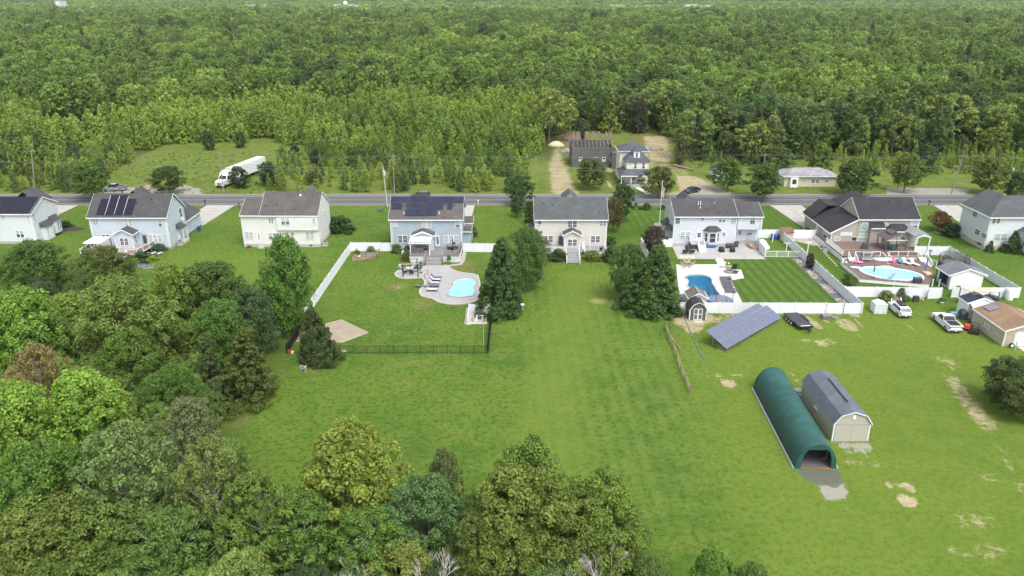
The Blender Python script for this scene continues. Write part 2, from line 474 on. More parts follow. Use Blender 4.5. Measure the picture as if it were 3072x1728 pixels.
spot('dry', [(-16.63, 93.1), (-10.33, 91)], .7); spot('dry', [(-20.32, 89.98), (-12.5, 84.24)], .4)
for bx in ([(12.72, 115.62), (15.73, 113.05)], [(15.93, 114.75), (17.77, 111.4)]): spot('pale', bx, .5, .8)
spot('brown', [(5.65, 121.06), (11.52, 102.99)], .35); spot('dry', [(10.92, 126.96), (17.79, 113.9)], .45); spot('dry', [(10.08, 107.43), (18.85, 86.85)], .35)
area('brown', [(-10.13, 138.94), (-8.78, 138.94), (-8.84, 132.29), (-12.51, 131.02), (-12.61, 132.29), (-9.94, 132.61)], .0, .5)
area('mill', [(30.13,67.57),(34.83,67.42),(34.88,66.46),(34.51,65.02),(33.4,64.15),(32.29,64.59),(31.32,64.85),(30.79,65.74),(30.24,66.64)],1.0,1.2)
area('clear', [(16.72,267.29),(23.75,275.27),(41.03,278.59),(58.82,275.27),(52.11,236.75),(56.71,212.11),(52.99,196.97),(9.89,196.97)],1,3); area('clear', [(-101.27,180.11),(-110.09,198.91),(-111.4,209.96),(-115.17,230.31),(-117.49,259.02),(-101.59,264.33),(-80.95,260.52),(-66.41,251.77),(-59.92,230.31),(-64.05,216.19),(-66.95,200.29),(-62.05,180.11)],1,3)
area('yell', [(22,50),(75,50),(92,112),(30,108),(24,95)],.9,12); area('yell', [(-2,60),(6,60),(16,128),(8,128)],.8,5); area('yell', [(-60,112),(-36,112),(-36,138),(-66,138)],.6,8)
# across the road
att['meadow'] = np.where(PY > 184.5, 1.0, 0.0) * sstep((PY - 184) / 1.5)
area('soil', [(12.26, 243.1), (15.46, 245.73), (16.31, 220.5), (16.74, 188.48), (17.92, 183.7), (9.87, 183.7), (10.14, 212.11)], .9, 4)
spot('soil', [(26.27, 216.23), (28.89, 208.13)], .95); spot('soil', [(25.16, 202.41), (26.39, 188.48)], .8)
area('soil', [(45.85,267.29),(55.59,268.85),(50.87,236.75),(47.17,220.5),(40.72,224.93),(43.86,248.42)],.85,4); area('soil', [(40.01,224.93),(47.17,220.5),(50.67,211.1),(49.17,204.28),(38.57,208.13)],.6,3); area('brown', [(16.28,259.72),(21.41,259.72),(18.07,216.23),(16.2,229.52)],.8,3); area('brown', [(43.54,241.81),(52.38,241.81),(52.01,212.11),(46.51,207.15),(40.67,220.5)],.75,4); area('brown', [(40.57,275.27),(57.65,273.64),(53.71,248.42),(44.02,252.55),(38.63,255.37)],.7,4)
area('soil', [(45.42, 207.15), (51.33, 204.28), (52.99, 196.97), (56.43, 186.86), (54.93, 181.39), (34.48, 181.77), (42.67, 188.48)], .95, 3)
area('gravel', [(50.57, 201.09), (54.52, 191.22), (54.39, 183.44), (46.08, 181.58)], .9, 3)
area('gravel', [(97.74,191.89),(119.32,190.55),(114.01,183.44),(93.36,182.44)],.95,2); area('gravel', [(69.55,185.33),(82.09,184.06),(81.23,181.95),(68.4,181.95)],.8,2)
area('gravel', [(-101.64,192.18),(-86.21,194.72),(-79.66,189.69),(-77.68,183.72),(-98.44,183.72)],.9,2.5); area('gravel', [(-105.22,187.26),(-99.82,190.93),(-95.28,190.93),(-92.01,183.72),(-105.17,183.72)],.9,1.5)
area('gravel', [(-129.67, 185.48), (-55.45, 183.72), (-55.13, 182.57), (-128.71, 183.95)], .7, 1.5)
area('dry', [(-132.35, 189.69), (-105.25, 189.69), (-102.83, 184.89), (-129.45, 185.12)], .6, 2)
area('dry', [(-47.76, 185.88), (-1, 185.88), (-0.98, 182.97), (-47.08, 182.97)], .9, 2)
area('meadow', [(-130, 184), (130, 184), (130, 260), (-130, 260)], 1.0, 1)
# yards kept greener than the rest and mown in stripes
LUSH6 = [(44.05, 135.4), (54.97, 136.04), (53.99, 113.85), (37.83, 113.85), (39.12, 124.54), (41.32, 124.91), (41.98, 129.09), (39.38, 129.48)]
area('lush', LUSH6, 1, .5); area('stripe', LUSH6, 1, .5)
area('lush', [(22.31,164.43),(27.92,169.9),(36.69,170.17),(33.53,156.68),(20.5,145.39)],.9,2); area('stripe', [(25.42,164.43),(27.92,169.9),(36.69,170.17),(33.71,157.61),(24.23,153.94)],.8,2)
area('lush', [(58.71,173.46),(62.74,174.02),(63.05,154.84),(53.16,154.84)],.9,.6); area('stripe', [(58.71,173.46),(62.74,174.02),(63.05,154.84),(53.16,154.84)],.55,.8)
area('lush', [(58.17, 143.81), (61.64, 144.39), (60.82, 129.14), (60.97, 121.89), (72.11, 121.04), (58.64, 120.82)], .9, .6)
area('lush', [(89.42, 159.61), (102.98, 174.64), (94.81, 130.59), (85.32, 117.31), (83.46, 140.98)], .25, 4)
area('stripe', [(2, 62), (16, 58), (28, 90), (20, 122), (0, 122)], .85, 10)
area('stripe', [(-45, 115), (-34, 115), (-32, 172), (-66, 172)], .18, 6)
ii = np.arange(nv).reshape(GX.shape)
quads = np.stack((ii[:-1, :-1], ii[:-1, 1:], ii[1:, 1:], ii[1:, :-1]), -1).reshape(-1, 4)
me = bpy.data.meshes.new('ground')
me.vertices.add(nv); me.vertices.foreach_set('co', np.stack((PX, PY, np.zeros(nv)), 1).astype(np.float32).ravel())
me.loops.add(quads.size); me.loops.foreach_set('vertex_index', quads.astype(np.int32).ravel())
me.polygons.add(len(quads)); me.polygons.foreach_set('loop_start', np.arange(0, quads.size, 4, dtype=np.int32))
# under the woods the floor is dark litter
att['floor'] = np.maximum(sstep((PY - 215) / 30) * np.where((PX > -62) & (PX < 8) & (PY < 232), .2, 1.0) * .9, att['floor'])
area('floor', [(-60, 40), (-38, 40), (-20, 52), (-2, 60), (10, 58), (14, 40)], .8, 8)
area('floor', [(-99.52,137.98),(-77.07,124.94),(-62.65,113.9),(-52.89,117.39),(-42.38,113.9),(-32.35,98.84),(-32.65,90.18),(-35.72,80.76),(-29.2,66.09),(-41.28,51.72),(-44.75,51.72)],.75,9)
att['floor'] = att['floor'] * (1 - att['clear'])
for k, v in att.items():
    a = me.attributes.new(k, 'FLOAT', 'POINT'); a.data.foreach_set('value', v.astype(np.float32))
me.update(calc_edges=True)
gm, nt, b = newmat('ground')
P_ = pos(nt)
def A(k): return node(nt, 'ShaderNodeAttribute', attribute_name=k).outputs['Fac']
n_big = noise(nt, .045, 3, P_); n_mid = noise(nt, .33, 4, P_); n_fin = noise(nt, 1.6, 4, P_, .7); n_tuft = noise(nt, 6.0, 3, P_, .7)
n_st = noise(nt, 1.0, 4, pos(nt, (.55, 2.4, 1)), .7)
g1 = mixc(nt, ramp(nt, n_big, .38, .62), (.062, .134, .016), (.108, .184, .022))
g1 = mixc(nt, mth(nt, 'MULTIPLY', ramp(nt, n_mid, .4, .62), .7), g1, (.135, .185, .03))
g1 = mixc(nt, mth(nt, 'MULTIPLY', ramp(nt, n_fin, .46, .62), .75), g1, (.036, .076, .012))
g1 = mixc(nt, mth(nt, 'MULTIPLY', ramp(nt, n_st, .48, .8), .32), g1, (.19, .20, .062))
g1 = mixc(nt, mth(nt, 'MULTIPLY', ramp(nt, n_tuft, .48, .62), .5), g1, (.03, .062, .011))
lush = mixc(nt, ramp(nt, n_fin, .3, .7), (.042, .092, .013), (.068, .122, .018))
g1 = mixc(nt, mth(nt, 'MULTIPLY', A('yell'), .42), g1, (.150, .198, .028))
c = mixc(nt, A('lush'), g1, lush)
sx = nt.nodes.new('ShaderNodeSeparateXYZ'); nt.links.new(P_, sx.inputs[0])
ph = mth(nt, 'MULTIPLY', mth(nt, 'ADD', sx.outputs[0],mth(nt, 'ADD', mth(nt, 'MULTIPLY', sx.outputs[1],.02),mth(nt, 'MULTIPLY', n_mid,.5))),2 * math.pi / 1.75)
sw = mth(nt, 'MULTIPLY', ramp(nt, mth(nt, 'SINE', ph), -.5, .5), A('stripe'))
c = mixc(nt, mth(nt, 'MULTIPLY', sw, mth(nt, 'MULTIPLY', ramp(nt, n_mid, .2, .6), .5)), c, (.118, .178, .042))
mead = mixc(nt, ramp(nt, n_mid, .35, .65), (.085, .13, .022), (.15, .185, .036))
mead = mixc(nt, mth(nt, 'MULTIPLY', ramp(nt, n_fin, .45, .7), .7), mead, (.055, .095, .018))
mead = mixc(nt, mth(nt, 'MULTIPLY', ramp(nt, n_big, .45, .7), .5), mead, (.17, .185, .06))
c = mixc(nt, A('meadow'), c, mead)
brk = mth(nt, 'ADD', mth(nt, 'MULTIPLY', noise(nt, 1.3, 6, P_, .78), .9), mth(nt, 'MULTIPLY', n_mid, .4))      # ragged edges of worn places
def over(c, k, colr, lo=.5, hi=.86):
    f = ramp(nt, mth(nt, 'ADD', mth(nt, 'MULTIPLY', A(k), 1.0), mth(nt, 'MULTIPLY', mth(nt, 'SUBTRACT', brk, .65), 2.2)), lo, hi)
    f = mth(nt, 'MULTIPLY', f, mth(nt, 'MULTIPLY', mth(nt, 'GREATER_THAN', A(k), .02), .86))
    return mixc(nt, f, c, colr)
dryc = mixc(nt, ramp(nt, n_fin, .35, .7), (.20, .17, .075), (.105, .125, .032))
c = over(c, 'dry', dryc, .45, .95)
brownc = mixc(nt, ramp(nt, n_tuft, .35, .7), (.19, .135, .075), (.115, .10, .04))
c = over(c, 'brown', brownc, .5, .9)
soilc = mixc(nt, ramp(nt, n_fin, .3, .7), (.44, .365, .24), (.30, .245, .15))
c = over(c, 'soil', soilc)
gravc = mixc(nt, ramp(nt, noise(nt, 9, 3, P_), .35, .65), (.38, .355, .31), (.22, .205, .18))
c = over(c, 'gravel', gravc, .5, .75)
c = over(c, 'mill', mixc(nt, ramp(nt, noise(nt, 7, 3, P_), .35, .65), (.085, .082, .085), (.14, .135, .13)), .5, .7)
c = mixc(nt, A('pale'), c, (.36, .33, .15))
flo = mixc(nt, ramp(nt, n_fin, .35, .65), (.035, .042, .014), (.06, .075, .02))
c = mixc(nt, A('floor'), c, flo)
nt.links.new(c, b.inputs['Base Color']); b.inputs['Roughness'].default_value = .95; b.inputs['Specular IOR Level'].default_value = .1
bn = nt.nodes.new('ShaderNodeBump'); bn.inputs['Strength'].default_value = .7; bn.inputs['Distance'].default_value = .12
nt.links.new(mth(nt, 'ADD', n_tuft, n_fin), bn.inputs['Height']); nt.links.new(bn.outputs[0], b.inputs['Normal'])
me.materials.append(gm)
ground = bpy.data.objects.new('ground', me); col.objects.link(ground); tag(ground, kind='structure')

# ---------------------------------------------------------------- road, drives, dirt
asphalt = M('asphalt', (.095, .098, .105), .85, .18, 1.0, bump=.1)
shoulder = M('road_shoulder', (.22, .215, .20), .9, .15, .8)
yellow = M('road_yellow', (.42, .29, .12), .7, .1); whiteline = M('road_white', (.36, .36, .35), .7, .1)
def strip(name, y0, y1, z, m, x0=-420, x1=420):
    mb = MB(); n = 20
    xs = [x0 + (x1 - x0) * i / n for i in range(n + 1)]
    mb.add([(x, y, z) for x in xs for y in (y0, y1)], [(2*i, 2*i+2, 2*i+3, 2*i+1) for i in range(n)])
    return tag(mb.build(name, m), kind='structure')
strip('road_shoulder', 173.9, 184.6, .012, shoulder); strip('road', 174.5, 183.3, .022, asphalt)
strip('road_line', 175.25, 175.45, .030, whiteline); strip('road_line', 182.1, 182.3, .030, whiteline)
strip('road_line', 178.75, 178.89, .030, yellow); strip('road_line', 179.05, 179.19, .030, yellow)

def slabs(name, poly, m, z=.06, cell=0, label=None):
    """a paved area with a thick edge; cell > 0 lays it as separate slabs with open joints"""
    mb = MB(); mb.prism(poly, -.1, z)
    return tag(mb.build(name, m), kind='structure')
def drive(name, a, b_, c, d, n, m, lanes=2):
    """driveway a-b along the road edge, d-c at the house: slabs with recessed joints"""
    base = MB(); base.prism([a, b_, c, d], -.1, .03); root = tag(base.build(name, M('joint_dirt', (.22, .21, .18), .9)), kind='structure')
    L = lambda p, q, t: (p[0] + (q[0] - p[0]) * t, p[1] + (q[1] - p[1]) * t)
    for i in range(n):
        for j in range(lanes):
            t0, t1 = i / n + .004, (i + 1) / n - .004; u0, u1 = j / lanes + .006, (j + 1) / lanes - .006
            q = [L(L(a, b_, u), L(d, c, u), t) for t, u in ((t0, u0), (t0, u1), (t1, u1), (t1, u0))]
            B_('prism', 'slab', m, root, q, .0, .055 + .006 * ((i * 7 + j * 3) % 3))
    return root
drv = M('drive_concrete', (.37, .355, .32), .85, .12, .7, bump=.08)
drive('driveway', (-110.5, 173.9), (-103.6, 173.9), (-104.0, 157), (-110.5, 157), 5, drv)
drive('driveway', (-73.0, 173.9), (-66.2, 173.9), (-67.4, 157.5), (-73.5, 157.5), 6, drv)
drive('driveway', (-14.5, 173.9), (-8.9, 173.9), (-9.3, 153), (-14.5, 153), 6, drv)
drive('driveway', (61.6, 173.9), (69.2, 173.9), (68.5, 157.6), (63.0, 155), 5, drv)
drive('driveway', (100.7, 173.9), (106.6, 173.9), (104.6, 160), (99.0, 160), 4, drv)

# ---------------------------------------------------------------- tree library
LIGHT, MID, DARK, BLUE, GREY = (.14, .21, .024), (.075, .13, .022), (.042, .082, .02), (.052, .095, .038), (.13, .16, .065)
NEAR = {}
def near(name_, seed, **kw):
    k = (name_, seed)
    if k not in NEAR: NEAR[k] = tree_meshes(seed, 10.0, **kw)
    return NEAR[k]
def near_mesh(kind, v):
    if kind == 'maple': return near(kind,v,rad=4.0,kind='round', hb=.16,ncl=190,rc=.16,nleaf=150,size=.185,shell=.4,limbs=24,flat=1.25,up=.5,jit=.8)
    if kind == 'poplar': return near(kind, v, rad=3.2, kind='oval', hb=.1, ncl=160, rc=.18, nleaf=150, size=.18, shell=.42, limbs=20, flat=1.35, up=.5, jit=.8)
    if kind == 'airy': return near(kind,v,rad=4.2,kind='vase', hb=.22,ncl=250,rc=.105,nleaf=80,size=.165,shell=.3,limbs=90,barkm=palebark,flat=1.1,up=.5,jit=.9)
    if kind == 'oak': return near(kind, v, rad=4.4, kind='round', hb=.12, ncl=180, rc=.165, nleaf=140, size=.175, shell=.5, limbs=20, flat=.9, jit=.85)
    if kind == 'dense': return near(kind, v, rad=3.0, kind='cone', hb=.03, ncl=260, rc=.15, nleaf=62, size=.22, shell=.75, limbs=6, up=.25, flat=1.2, jit=.8)
    if kind == 'cedar': return near(kind, v, rad=3.4, kind='cone', hb=.03, ncl=260, rc=.13, nleaf=60, size=.2, shell=.3, limbs=26, up=.2, flat=.6, jit=.8)
    if kind == 'street': return near(kind, v, rad=4.2, kind='round', hb=.2, ncl=95, rc=.2, nleaf=62, size=.34, shell=.42, limbs=14, jit=.85)
    if kind == 'upright': return near(kind, v, rad=3.0, kind='oval', hb=.06, ncl=70, rc=.23, nleaf=55, size=.36, shell=.45, limbs=8, flat=1.15, jit=.85)
    if kind == 'bush': return near(kind, v, rad=5.0, kind='dome', hb=.02, ncl=40, rc=.36, nleaf=60, size=.75, shell=.6, limbs=5)
    if kind == 'conebush': return near(kind, v, rad=3.2, kind='cone', hb=.0, ncl=60, rc=.26, nleaf=60, size=.5, shell=.85, limbs=3, up=.1)
    if kind == 'column': return near(kind, v, rad=1.3, kind='column', hb=.0, ncl=50, rc=.5, nleaf=50, size=.4, shell=.8, limbs=3, up=.1)
def tree(kind, v, top, H, rad, color, label, cat='tree', name=None, rz=0.0, group=None):
    base = {'maple': 4.0, 'poplar': 3.2, 'airy': 4.2, 'oak': 4.4, 'dense': 3.0, 'cedar': 3.4, 'street': 4.2, 'upright': 3.0, 'bush': 5.0, 'conebush': 3.2, 'column': 1.3}[kind]
    name = name or {'maple': 'broadleaf_tree', 'poplar': 'broadleaf_tree', 'airy': 'thin_leaved_tree', 'oak': 'oak_tree', 'dense': 'evergreen_tree', 'cedar': 'cedar_tree', 'street': 'street_tree', 'upright': 'broadleaf_tree', 'bush': 'bush', 'conebush': 'conical_shrub', 'column': 'columnar_shrub'}[kind]
    return place_tree(near_mesh(kind, v), name, label, cat, top, H / 10.0, rz, color, group, sxy=(rad / base) / (H / 10.0))

# woods in the lower left and along the bottom of the view
tree('maple', 1, (-79.66, 117.46), 9, 5.0, MID, 'dark leafy tree in front of the white house at the left edge')
tree('oak', 1, (-67.61, 117.57), 8, 4.6, (0.073,0.110,0.023), 'olive round tree in front of the deck with the white gazebo')
tree('poplar', 2, (-60.9, 96.09), 8.5, 4.0, (0.146,0.226,0.026), 'pale green tree just below the small dark shed roof', rz=1)
tree('maple', 3, (-49.04, 86.46), 14, 5.4, (0.117,0.182,0.032), 'large bright yellow-green tree in the middle of the left woods')
tree('poplar', 1, (-47.54, 97.72), 12, 3.6, (0.134,0.195,0.023), 'olive green tree behind the bright yellow-green tree', rz=2)
tree('maple', 2, (-42.68, 100.75), 11.5, 4.8, (0.067,0.126,0.021), 'dark green round tree between the olive tree and the tall one', rz=1)
tree('poplar', 3, (-33.65, 101.32), 15, 3.7, (0.085,0.164,0.019), 'tall dark green tree in front of the plain white house')
tree('oak', 2, (-36.64, 96.91), 9, 3.9, (.062,.11,.038), 'bluish dark tree at the foot of the tall tree by the fence', rz=2)
tree('maple', 4, (-37.59, 89.92), 10, 3.6, (0.067,0.145,0.019), 'deep green tree above the dark cedars', rz=.6)
tree('cedar', 1, (-33.11, 82.62), 9.5, 4.0, (0.067,0.103,0.019), 'dark cedar with feathery tips at the edge of the lawn')
tree('cedar', 2, (-37.01, 82.55), 9, 2.8, (0.061,0.098,0.026), 'narrow dark cedar with curled bare tips beside the feathery cedar', rz=2)
tree('cedar', 3, (-37.7, 75.46), 7.5, 3.4, (0.103,0.126,0.017), 'low brownish cedar in front of the dark cedars', rz=1)
tree('maple', 5, (-61.65, 85), 13, 5.0, (0.146,0.245,0.023), 'light green tall tree at the left edge below the dark leafy tree', rz=2)
tree('poplar', 2, (-59.66, 86.05), 10, 3.8, (0.103,0.164,0.029), 'grey-green tree above the rust coloured tree', rz=3)
tree('airy', 1, (-53, 74.74), 11, 3.6, (0.207,0.164,0.053), 'rust brown tree with dying leaves in the left woods')
tree('poplar', 4, (-44.18, 66.14), 12, 4.1, (0.177,0.276,0.025), 'bright green tree to the right of the rust brown tree')
tree('poplar', 1, (-41.68, 67.23), 10.5, 3.0, (0.165,0.264,0.027), 'smaller bright green tree next to the low brownish cedar', rz=4)
tree('maple', 1, (-46.99, 61.55), 13, 4.2, (0.152,0.258,0.023), 'bright green tree at the left edge below the rust brown tree', rz=2)
tree('oak', 1, (-47.16, 84.65), 9, 3.8, (0.085,0.170,0.021), 'green undergrowth tree below the large yellow-green tree', rz=1.5)
tree('oak', 2, (-38.77, 74.99), 8, 3.4, (0.073,0.145,0.019), 'dark green tree at the foot of the large yellow-green tree', rz=.3)
tree('airy', 2, (-31.68, 64.52), 10, 3.6, GREY, 'thin grey-green tree with upright bare-tipped branches by the lawn')
tree('airy', 3, (-32.18, 52.83), 14, 5.0, (0.128,0.182,0.050), 'large thin grey-green tree with pale forked trunk in the lower left')
tree('airy', 4, (-25.41, 53.5), 13, 3.6, (0.134,0.189,0.042), 'thin grey-green tree with a pale trunk leaning at the lawn edge')
tree('maple', 2, (-40.39, 53.25), 12, 4.0, (0.073,0.158,0.019), 'dark green tree at the left edge above the picture corner', rz=4)
tree('oak', 3, (-39.06, 49.84), 9, 4.6, (0.116,0.176,0.029), 'olive green bushy tree in the lower left corner')
tree('oak', 1, (-34.25, 51.52), 8.5, 4.4, (0.103,0.164,0.025), 'olive tree below the large forked grey-green tree', rz=3)
tree('airy', 1, (-27.51, 48.36), 9, 4.2, (0.097,0.158,0.027), 'thin green tree below the leaning pale trunk', rz=2.5)
tree('oak', 4, (-20.44, 45.54), 8, 2.9, (0.183,0.239,0.047), 'round pale yellow-green tree cut off by the bottom of the view')
tree('airy', 2, (-20.35, 51.32), 11, 4.0, (0.103,0.167,0.023), 'thin green tree between the lawn and the pale yellow-green tree', rz=1)
tree('maple', 5, (-15.16, 56.18), 12, 4.8, (0.152,0.214,0.025), 'broad olive-yellow tree standing out into the lawn at the bottom')
tree('airy', 3, (-17.2, 50.86), 9, 4.2, (0.091,0.151,0.021), 'thin dark green tree below the broad olive-yellow tree', rz=2)
tree('airy', 4, (-12.41, 49.48), 8.5, 4.0, (0.097,0.164,0.021), 'thin green tree to the left of the bluish-green tree', rz=1.2)
tree('airy', 1, (-6.14, 55.94), 10, 2.0, (0.085,0.126,0.037), 'slender dark grey-green tree in front of the open lawn', rz=.5)
tree('oak', 2, (-7.17, 51.67), 9.5, 3.9, (0.079,0.151,0.044), 'bluish-green round tree in the middle of the bottom woods', rz=1)
tree('maple', 3, (1.75, 54.32), 12, 3.2, (0.097,0.182,0.025), 'dark bright-topped tree at the upper edge of the bottom woods', rz=2)
tree('maple', 4, (-0.42, 51.6), 11, 4.2, (0.122,0.170,0.025), 'olive tree below the dark bright-topped tree', rz=3)
tree('oak', 3, (7.93, 51.63), 10, 4.0, (0.116,0.182,0.021), 'olive green tree at the right end of the bottom woods', rz=1)
tree('oak', 4, (4.28, 50.72), 9.5, 4.2, (0.122,0.164,0.027), 'brownish green tree between the two olive trees', rz=2)
tree('airy', 2, (-3.5, 50.11), 8, 3.6, (0.079,0.126,0.021), 'dark thin tree beside the bare white branches at the bottom', rz=3)
tree('oak', 1, (1.03, 49.39), 7, 3.8, (0.110,0.164,0.023), 'low olive tree in the middle of the bottom edge', rz=.4)
tree('poplar', 3, (-8.89, 46.61), 7, 2.8, (0.134,0.182,0.032), 'pale olive tree cut off by the bottom edge', rz=1)
tree('poplar', 4, (15.45, 46.7), 7, 1.9, (0.085,0.176,0.019), 'dark green tree top alone on the lawn at the bottom edge')
tree('poplar', 1, (18.54, 46.08), 6, 1.6, (0.085,0.145,0.021), 'small green tree tip at the bottom edge beside the lone dark tree')

# undergrowth closing the floor between the trunks
under = leaf_material('undergrowth_leaf', True); ug = near_mesh('oak', 1)[0].copy(); ug.materials.clear(); ug.materials.append(under); ug2 = near_mesh('maple', 2)[0].copy(); ug2.materials.clear(); ug2.materials.append(under)
rngf = np.random.default_rng(7)
def inpoly(x, y, p):
    c = np.zeros(len(x), bool); p = np.array(p)
    for i in range(len(p)):
        (x0, y0), (x1, y1) = p[i], p[(i + 1) % len(p)]
        with np.errstate(divide='ignore', invalid='ignore'):
            c ^= ((y0 > y) != (y1 > y)) & (x < (x1 - x0) * (y - y0) / (y1 - y0 + 1e-12) + x0)
    return c
def jitter(x0, x1, y0, y1, s):
    X, Y = np.meshgrid(np.arange(x0, x1, s), np.arange(y0, y1, s))
    X = X.ravel() + rngf.uniform(-.45, .45, X.size) * s; Y = Y.ravel() + rngf.uniform(-.45, .45, Y.size) * s
    return X, Y
UX, UY = jitter(-75, 16, 44, 132, 2.4)
UK = inpoly(UX,UY,[(-96.83,126.96),(-77.88,116.5),(-54.66,108.99),(-45.29,107.43),(-34.28,97.52),(-34.09,91.34),(-36.42,82.71),(-33.26,72.04),(-24.5,57.92),(-19.25,55.19),(-10.35,54.15),(-7.86,57.92),(0.44,56.26),(9.92,55.19),(12.83,53.13),(9.83,45.15),(-53.18,45.15)]); UX,UY = UX[UK],UY[UK]
# dead trees with bare pale branches
deadbark = M('dead_bark', (.46, .43, .40), .9, .2, 5)
def bare_tree(seed, top, H, spread, label):
    rng = random.Random(seed); root = thing('dead_tree', label, 'dead tree', top)
    mb = MB(); tr = MB(); tr.tube((0, 0, 0), (0, 0, H * .45), .13, .10, 7)
    def grow(p, d, L, r, k):
        q = tuple(p[i] + d[i] * L for i in range(3)); mb.tube(p, q, r, r * .6, 4)
        if k == 0: return
        for _ in range(3 if k > 1 else 4):
            e = [d[0] + rng.uniform(-.5, .5), d[1] + rng.uniform(-.5, .5), d[2] + rng.uniform(-.1, .35)]
            n = math.sqrt(sum(x * x for x in e)); grow(q, [x / n for x in e], L * rng.uniform(.55, .8), r * .6, k - 1)
    for i in range(7):
        a = i * .9 + rng.random(); s = spread / H
        d = [math.cos(a) * s, math.sin(a) * s, .9]; n = math.sqrt(sum(x * x for x in d))
        grow((0, 0, H * rng.uniform(.3, .45)), [x / n for x in d], H * .22, .055, 3)
    mb.build('branches', deadbark, root, kind='stuff'); tr.build('trunk', deadbark, root)
bare_tree(1, (-6.24, 46.39), 7, 3.4, 'dead tree with few bare pale branches left of the bottom centre')
bare_tree(2, (7.5, 46.83), 7, 4.6, 'dead tree with many bare white branches at the right end of the bottom woods')
bare_tree(3, (4.13, 47.27), 6.5, 4.2, 'smaller dead tree with fanned white branches beside the larger one')
bare_tree(4, (-12.65, 46.51), 6, 2.8, 'dead twiggy tree low at the bottom edge under the broad olive-yellow tree')

# ---------------------------------------------------------------- the woods across the road
YOUNG = [tree_meshes(100 + i,7.0,(1.6,1.9,1.7,1.9)[i],('spire', 'oval', 'cone', 'spire')[i],.03,44,.27,40,.25,limbs=3,shell=.42,flat=1.25,up=.3,jit=.7) for i in range(4)]
WOOD = [tree_meshes(200 + i,13.0,(4.6,3.6,5.6,2.8,4.2,6.4,3.2)[i],('round', 'oval', 'round', 'cone', 'oval', 'round', 'spire')[i],(.05,.05,.3,.03,.1,.35,.03)[i],60,(.24,.27,.2,.3,.22,.17,.3)[i],34,.5,limbs=6,shell=(.42,.42,.6,.5,.35,.7,.5)[i],jit=.8,flat=(.9,1.1,.7,.8,1.1,.6,1.0)[i]) for i in range(7)]
def inframe(X, Y, m=14, k=.70): return np.abs(X) < Y * k + m
MEADOW = [(-101.27,180.11),(-110.09,198.91),(-111.4,209.96),(-115.17,230.31),(-114.42,251.77),(-98.11,254.62),(-78.41,251.77),(-67.32,244.88),(-63.6,230.31),(-64.05,216.19),(-66.95,200.29),(-62.05,180.11)]
TRACK = [(2.16,180.11),(1.77,192.26),(5.44,216.19),(8.43,236.44),(16.33,264.33),(21.51,268.26),(22.12,276.43),(39.02,272.29),(41.04,276.43),(50.5,272.29),(57.5,264.33),(55.66,239.62),(51.19,210.98),(59.3,216.19),(69,230.31),(65.91,210.98),(86.38,227.35),(99.73,227.35),(95.36,210.98),(112.12,205.99),(141.17,203.58),(126.27,180.11),(1.17,178.22)]
keep = lambda X, Y: ~(inpoly(X, Y, MEADOW) | inpoly(X, Y, TRACK))
# young thicket from the road back, then the plantation
X, Y = jitter(-250, 12, 187.5, 345, 3.5)
ok = keep(X, Y) & inframe(X, Y, 6) & ((Y < 300 + 30 * np.sin(X * .05)) | (X > -70)) & (Y < 340)
ok &= ~((np.sin(X * .19 + 2) * np.sin(Y * .23 + X * .05) > .62) & (Y < 262))
ok &= ~((Y < 222) & (X > -62) & (X < -42) & (rngf.random(len(X)) < .35))
X, Y = X[ok], Y[ok]
hy = np.where(Y < 232, 5.2, 8.2) + rngf.normal(size=len(X)) * 1.5
hy = np.where((X < -72) & (Y > 200),hy + 1.5,hy); hy = np.clip(hy * (.92 + .3 * np.sin(X * .11 + 1.3 * np.sin(Y * .07)) * np.sin(Y * .13 + X * .03)),2.2,11)
order = np.argsort(Y)
X, Y, hy = X[order], Y[order], hy[order]
NI = 240
young_cols = [(.22, .29, .034), (.135, .21, .03), (.195, .27, .034), (.08, .14, .026), (.055, .105, .03), (.135, .20, .032)]
for i in range(NI):
    far = X[i] < -62
    ci = rngf.integers(0, 6)
    zone = 'left of the meadow' if X[i] < -84 else 'beside the semi truck' if X[i] < -56 else 'behind the cream house' if X[i] < -34 else 'behind the steel blue house' if X[i] < -10 else 'near the sandy track'
    lab = ('tall ' if hy[i] > 6.2 else 'short ' if hy[i] < 4.4 else '') + ('bright yellow-green', 'green', 'bright green', 'deep green', 'dark bluish', 'light green')[ci] + ' young tree in the thicket ' + zone + (' by the road' if Y[i] < 193 else '')
    place_tree(YOUNG[i % 4], 'young_tree', lab, 'young tree', (X[i],Y[i],0),hy[i] / 7.0,rngf.random() * 6.28,young_cols[ci],lab.replace('young tree', 'young trees'))
sx1, sy1 = jitter(40, 190, 203, 248, 3.6)
ok = keep(sx1, sy1) & inframe(sx1, sy1, 6) & ((sx1 > 92) | (sy1 > 222)) & (rngf.random(len(sx1)) < .8)
sx1, sy1 = sx1[ok], sy1[ok]
restY = (np.concatenate((X[NI:], sx1)), np.concatenate((Y[NI:], sy1)), np.concatenate((hy[NI:] / 7.0, rngf.uniform(.25, .75, len(sx1)))))
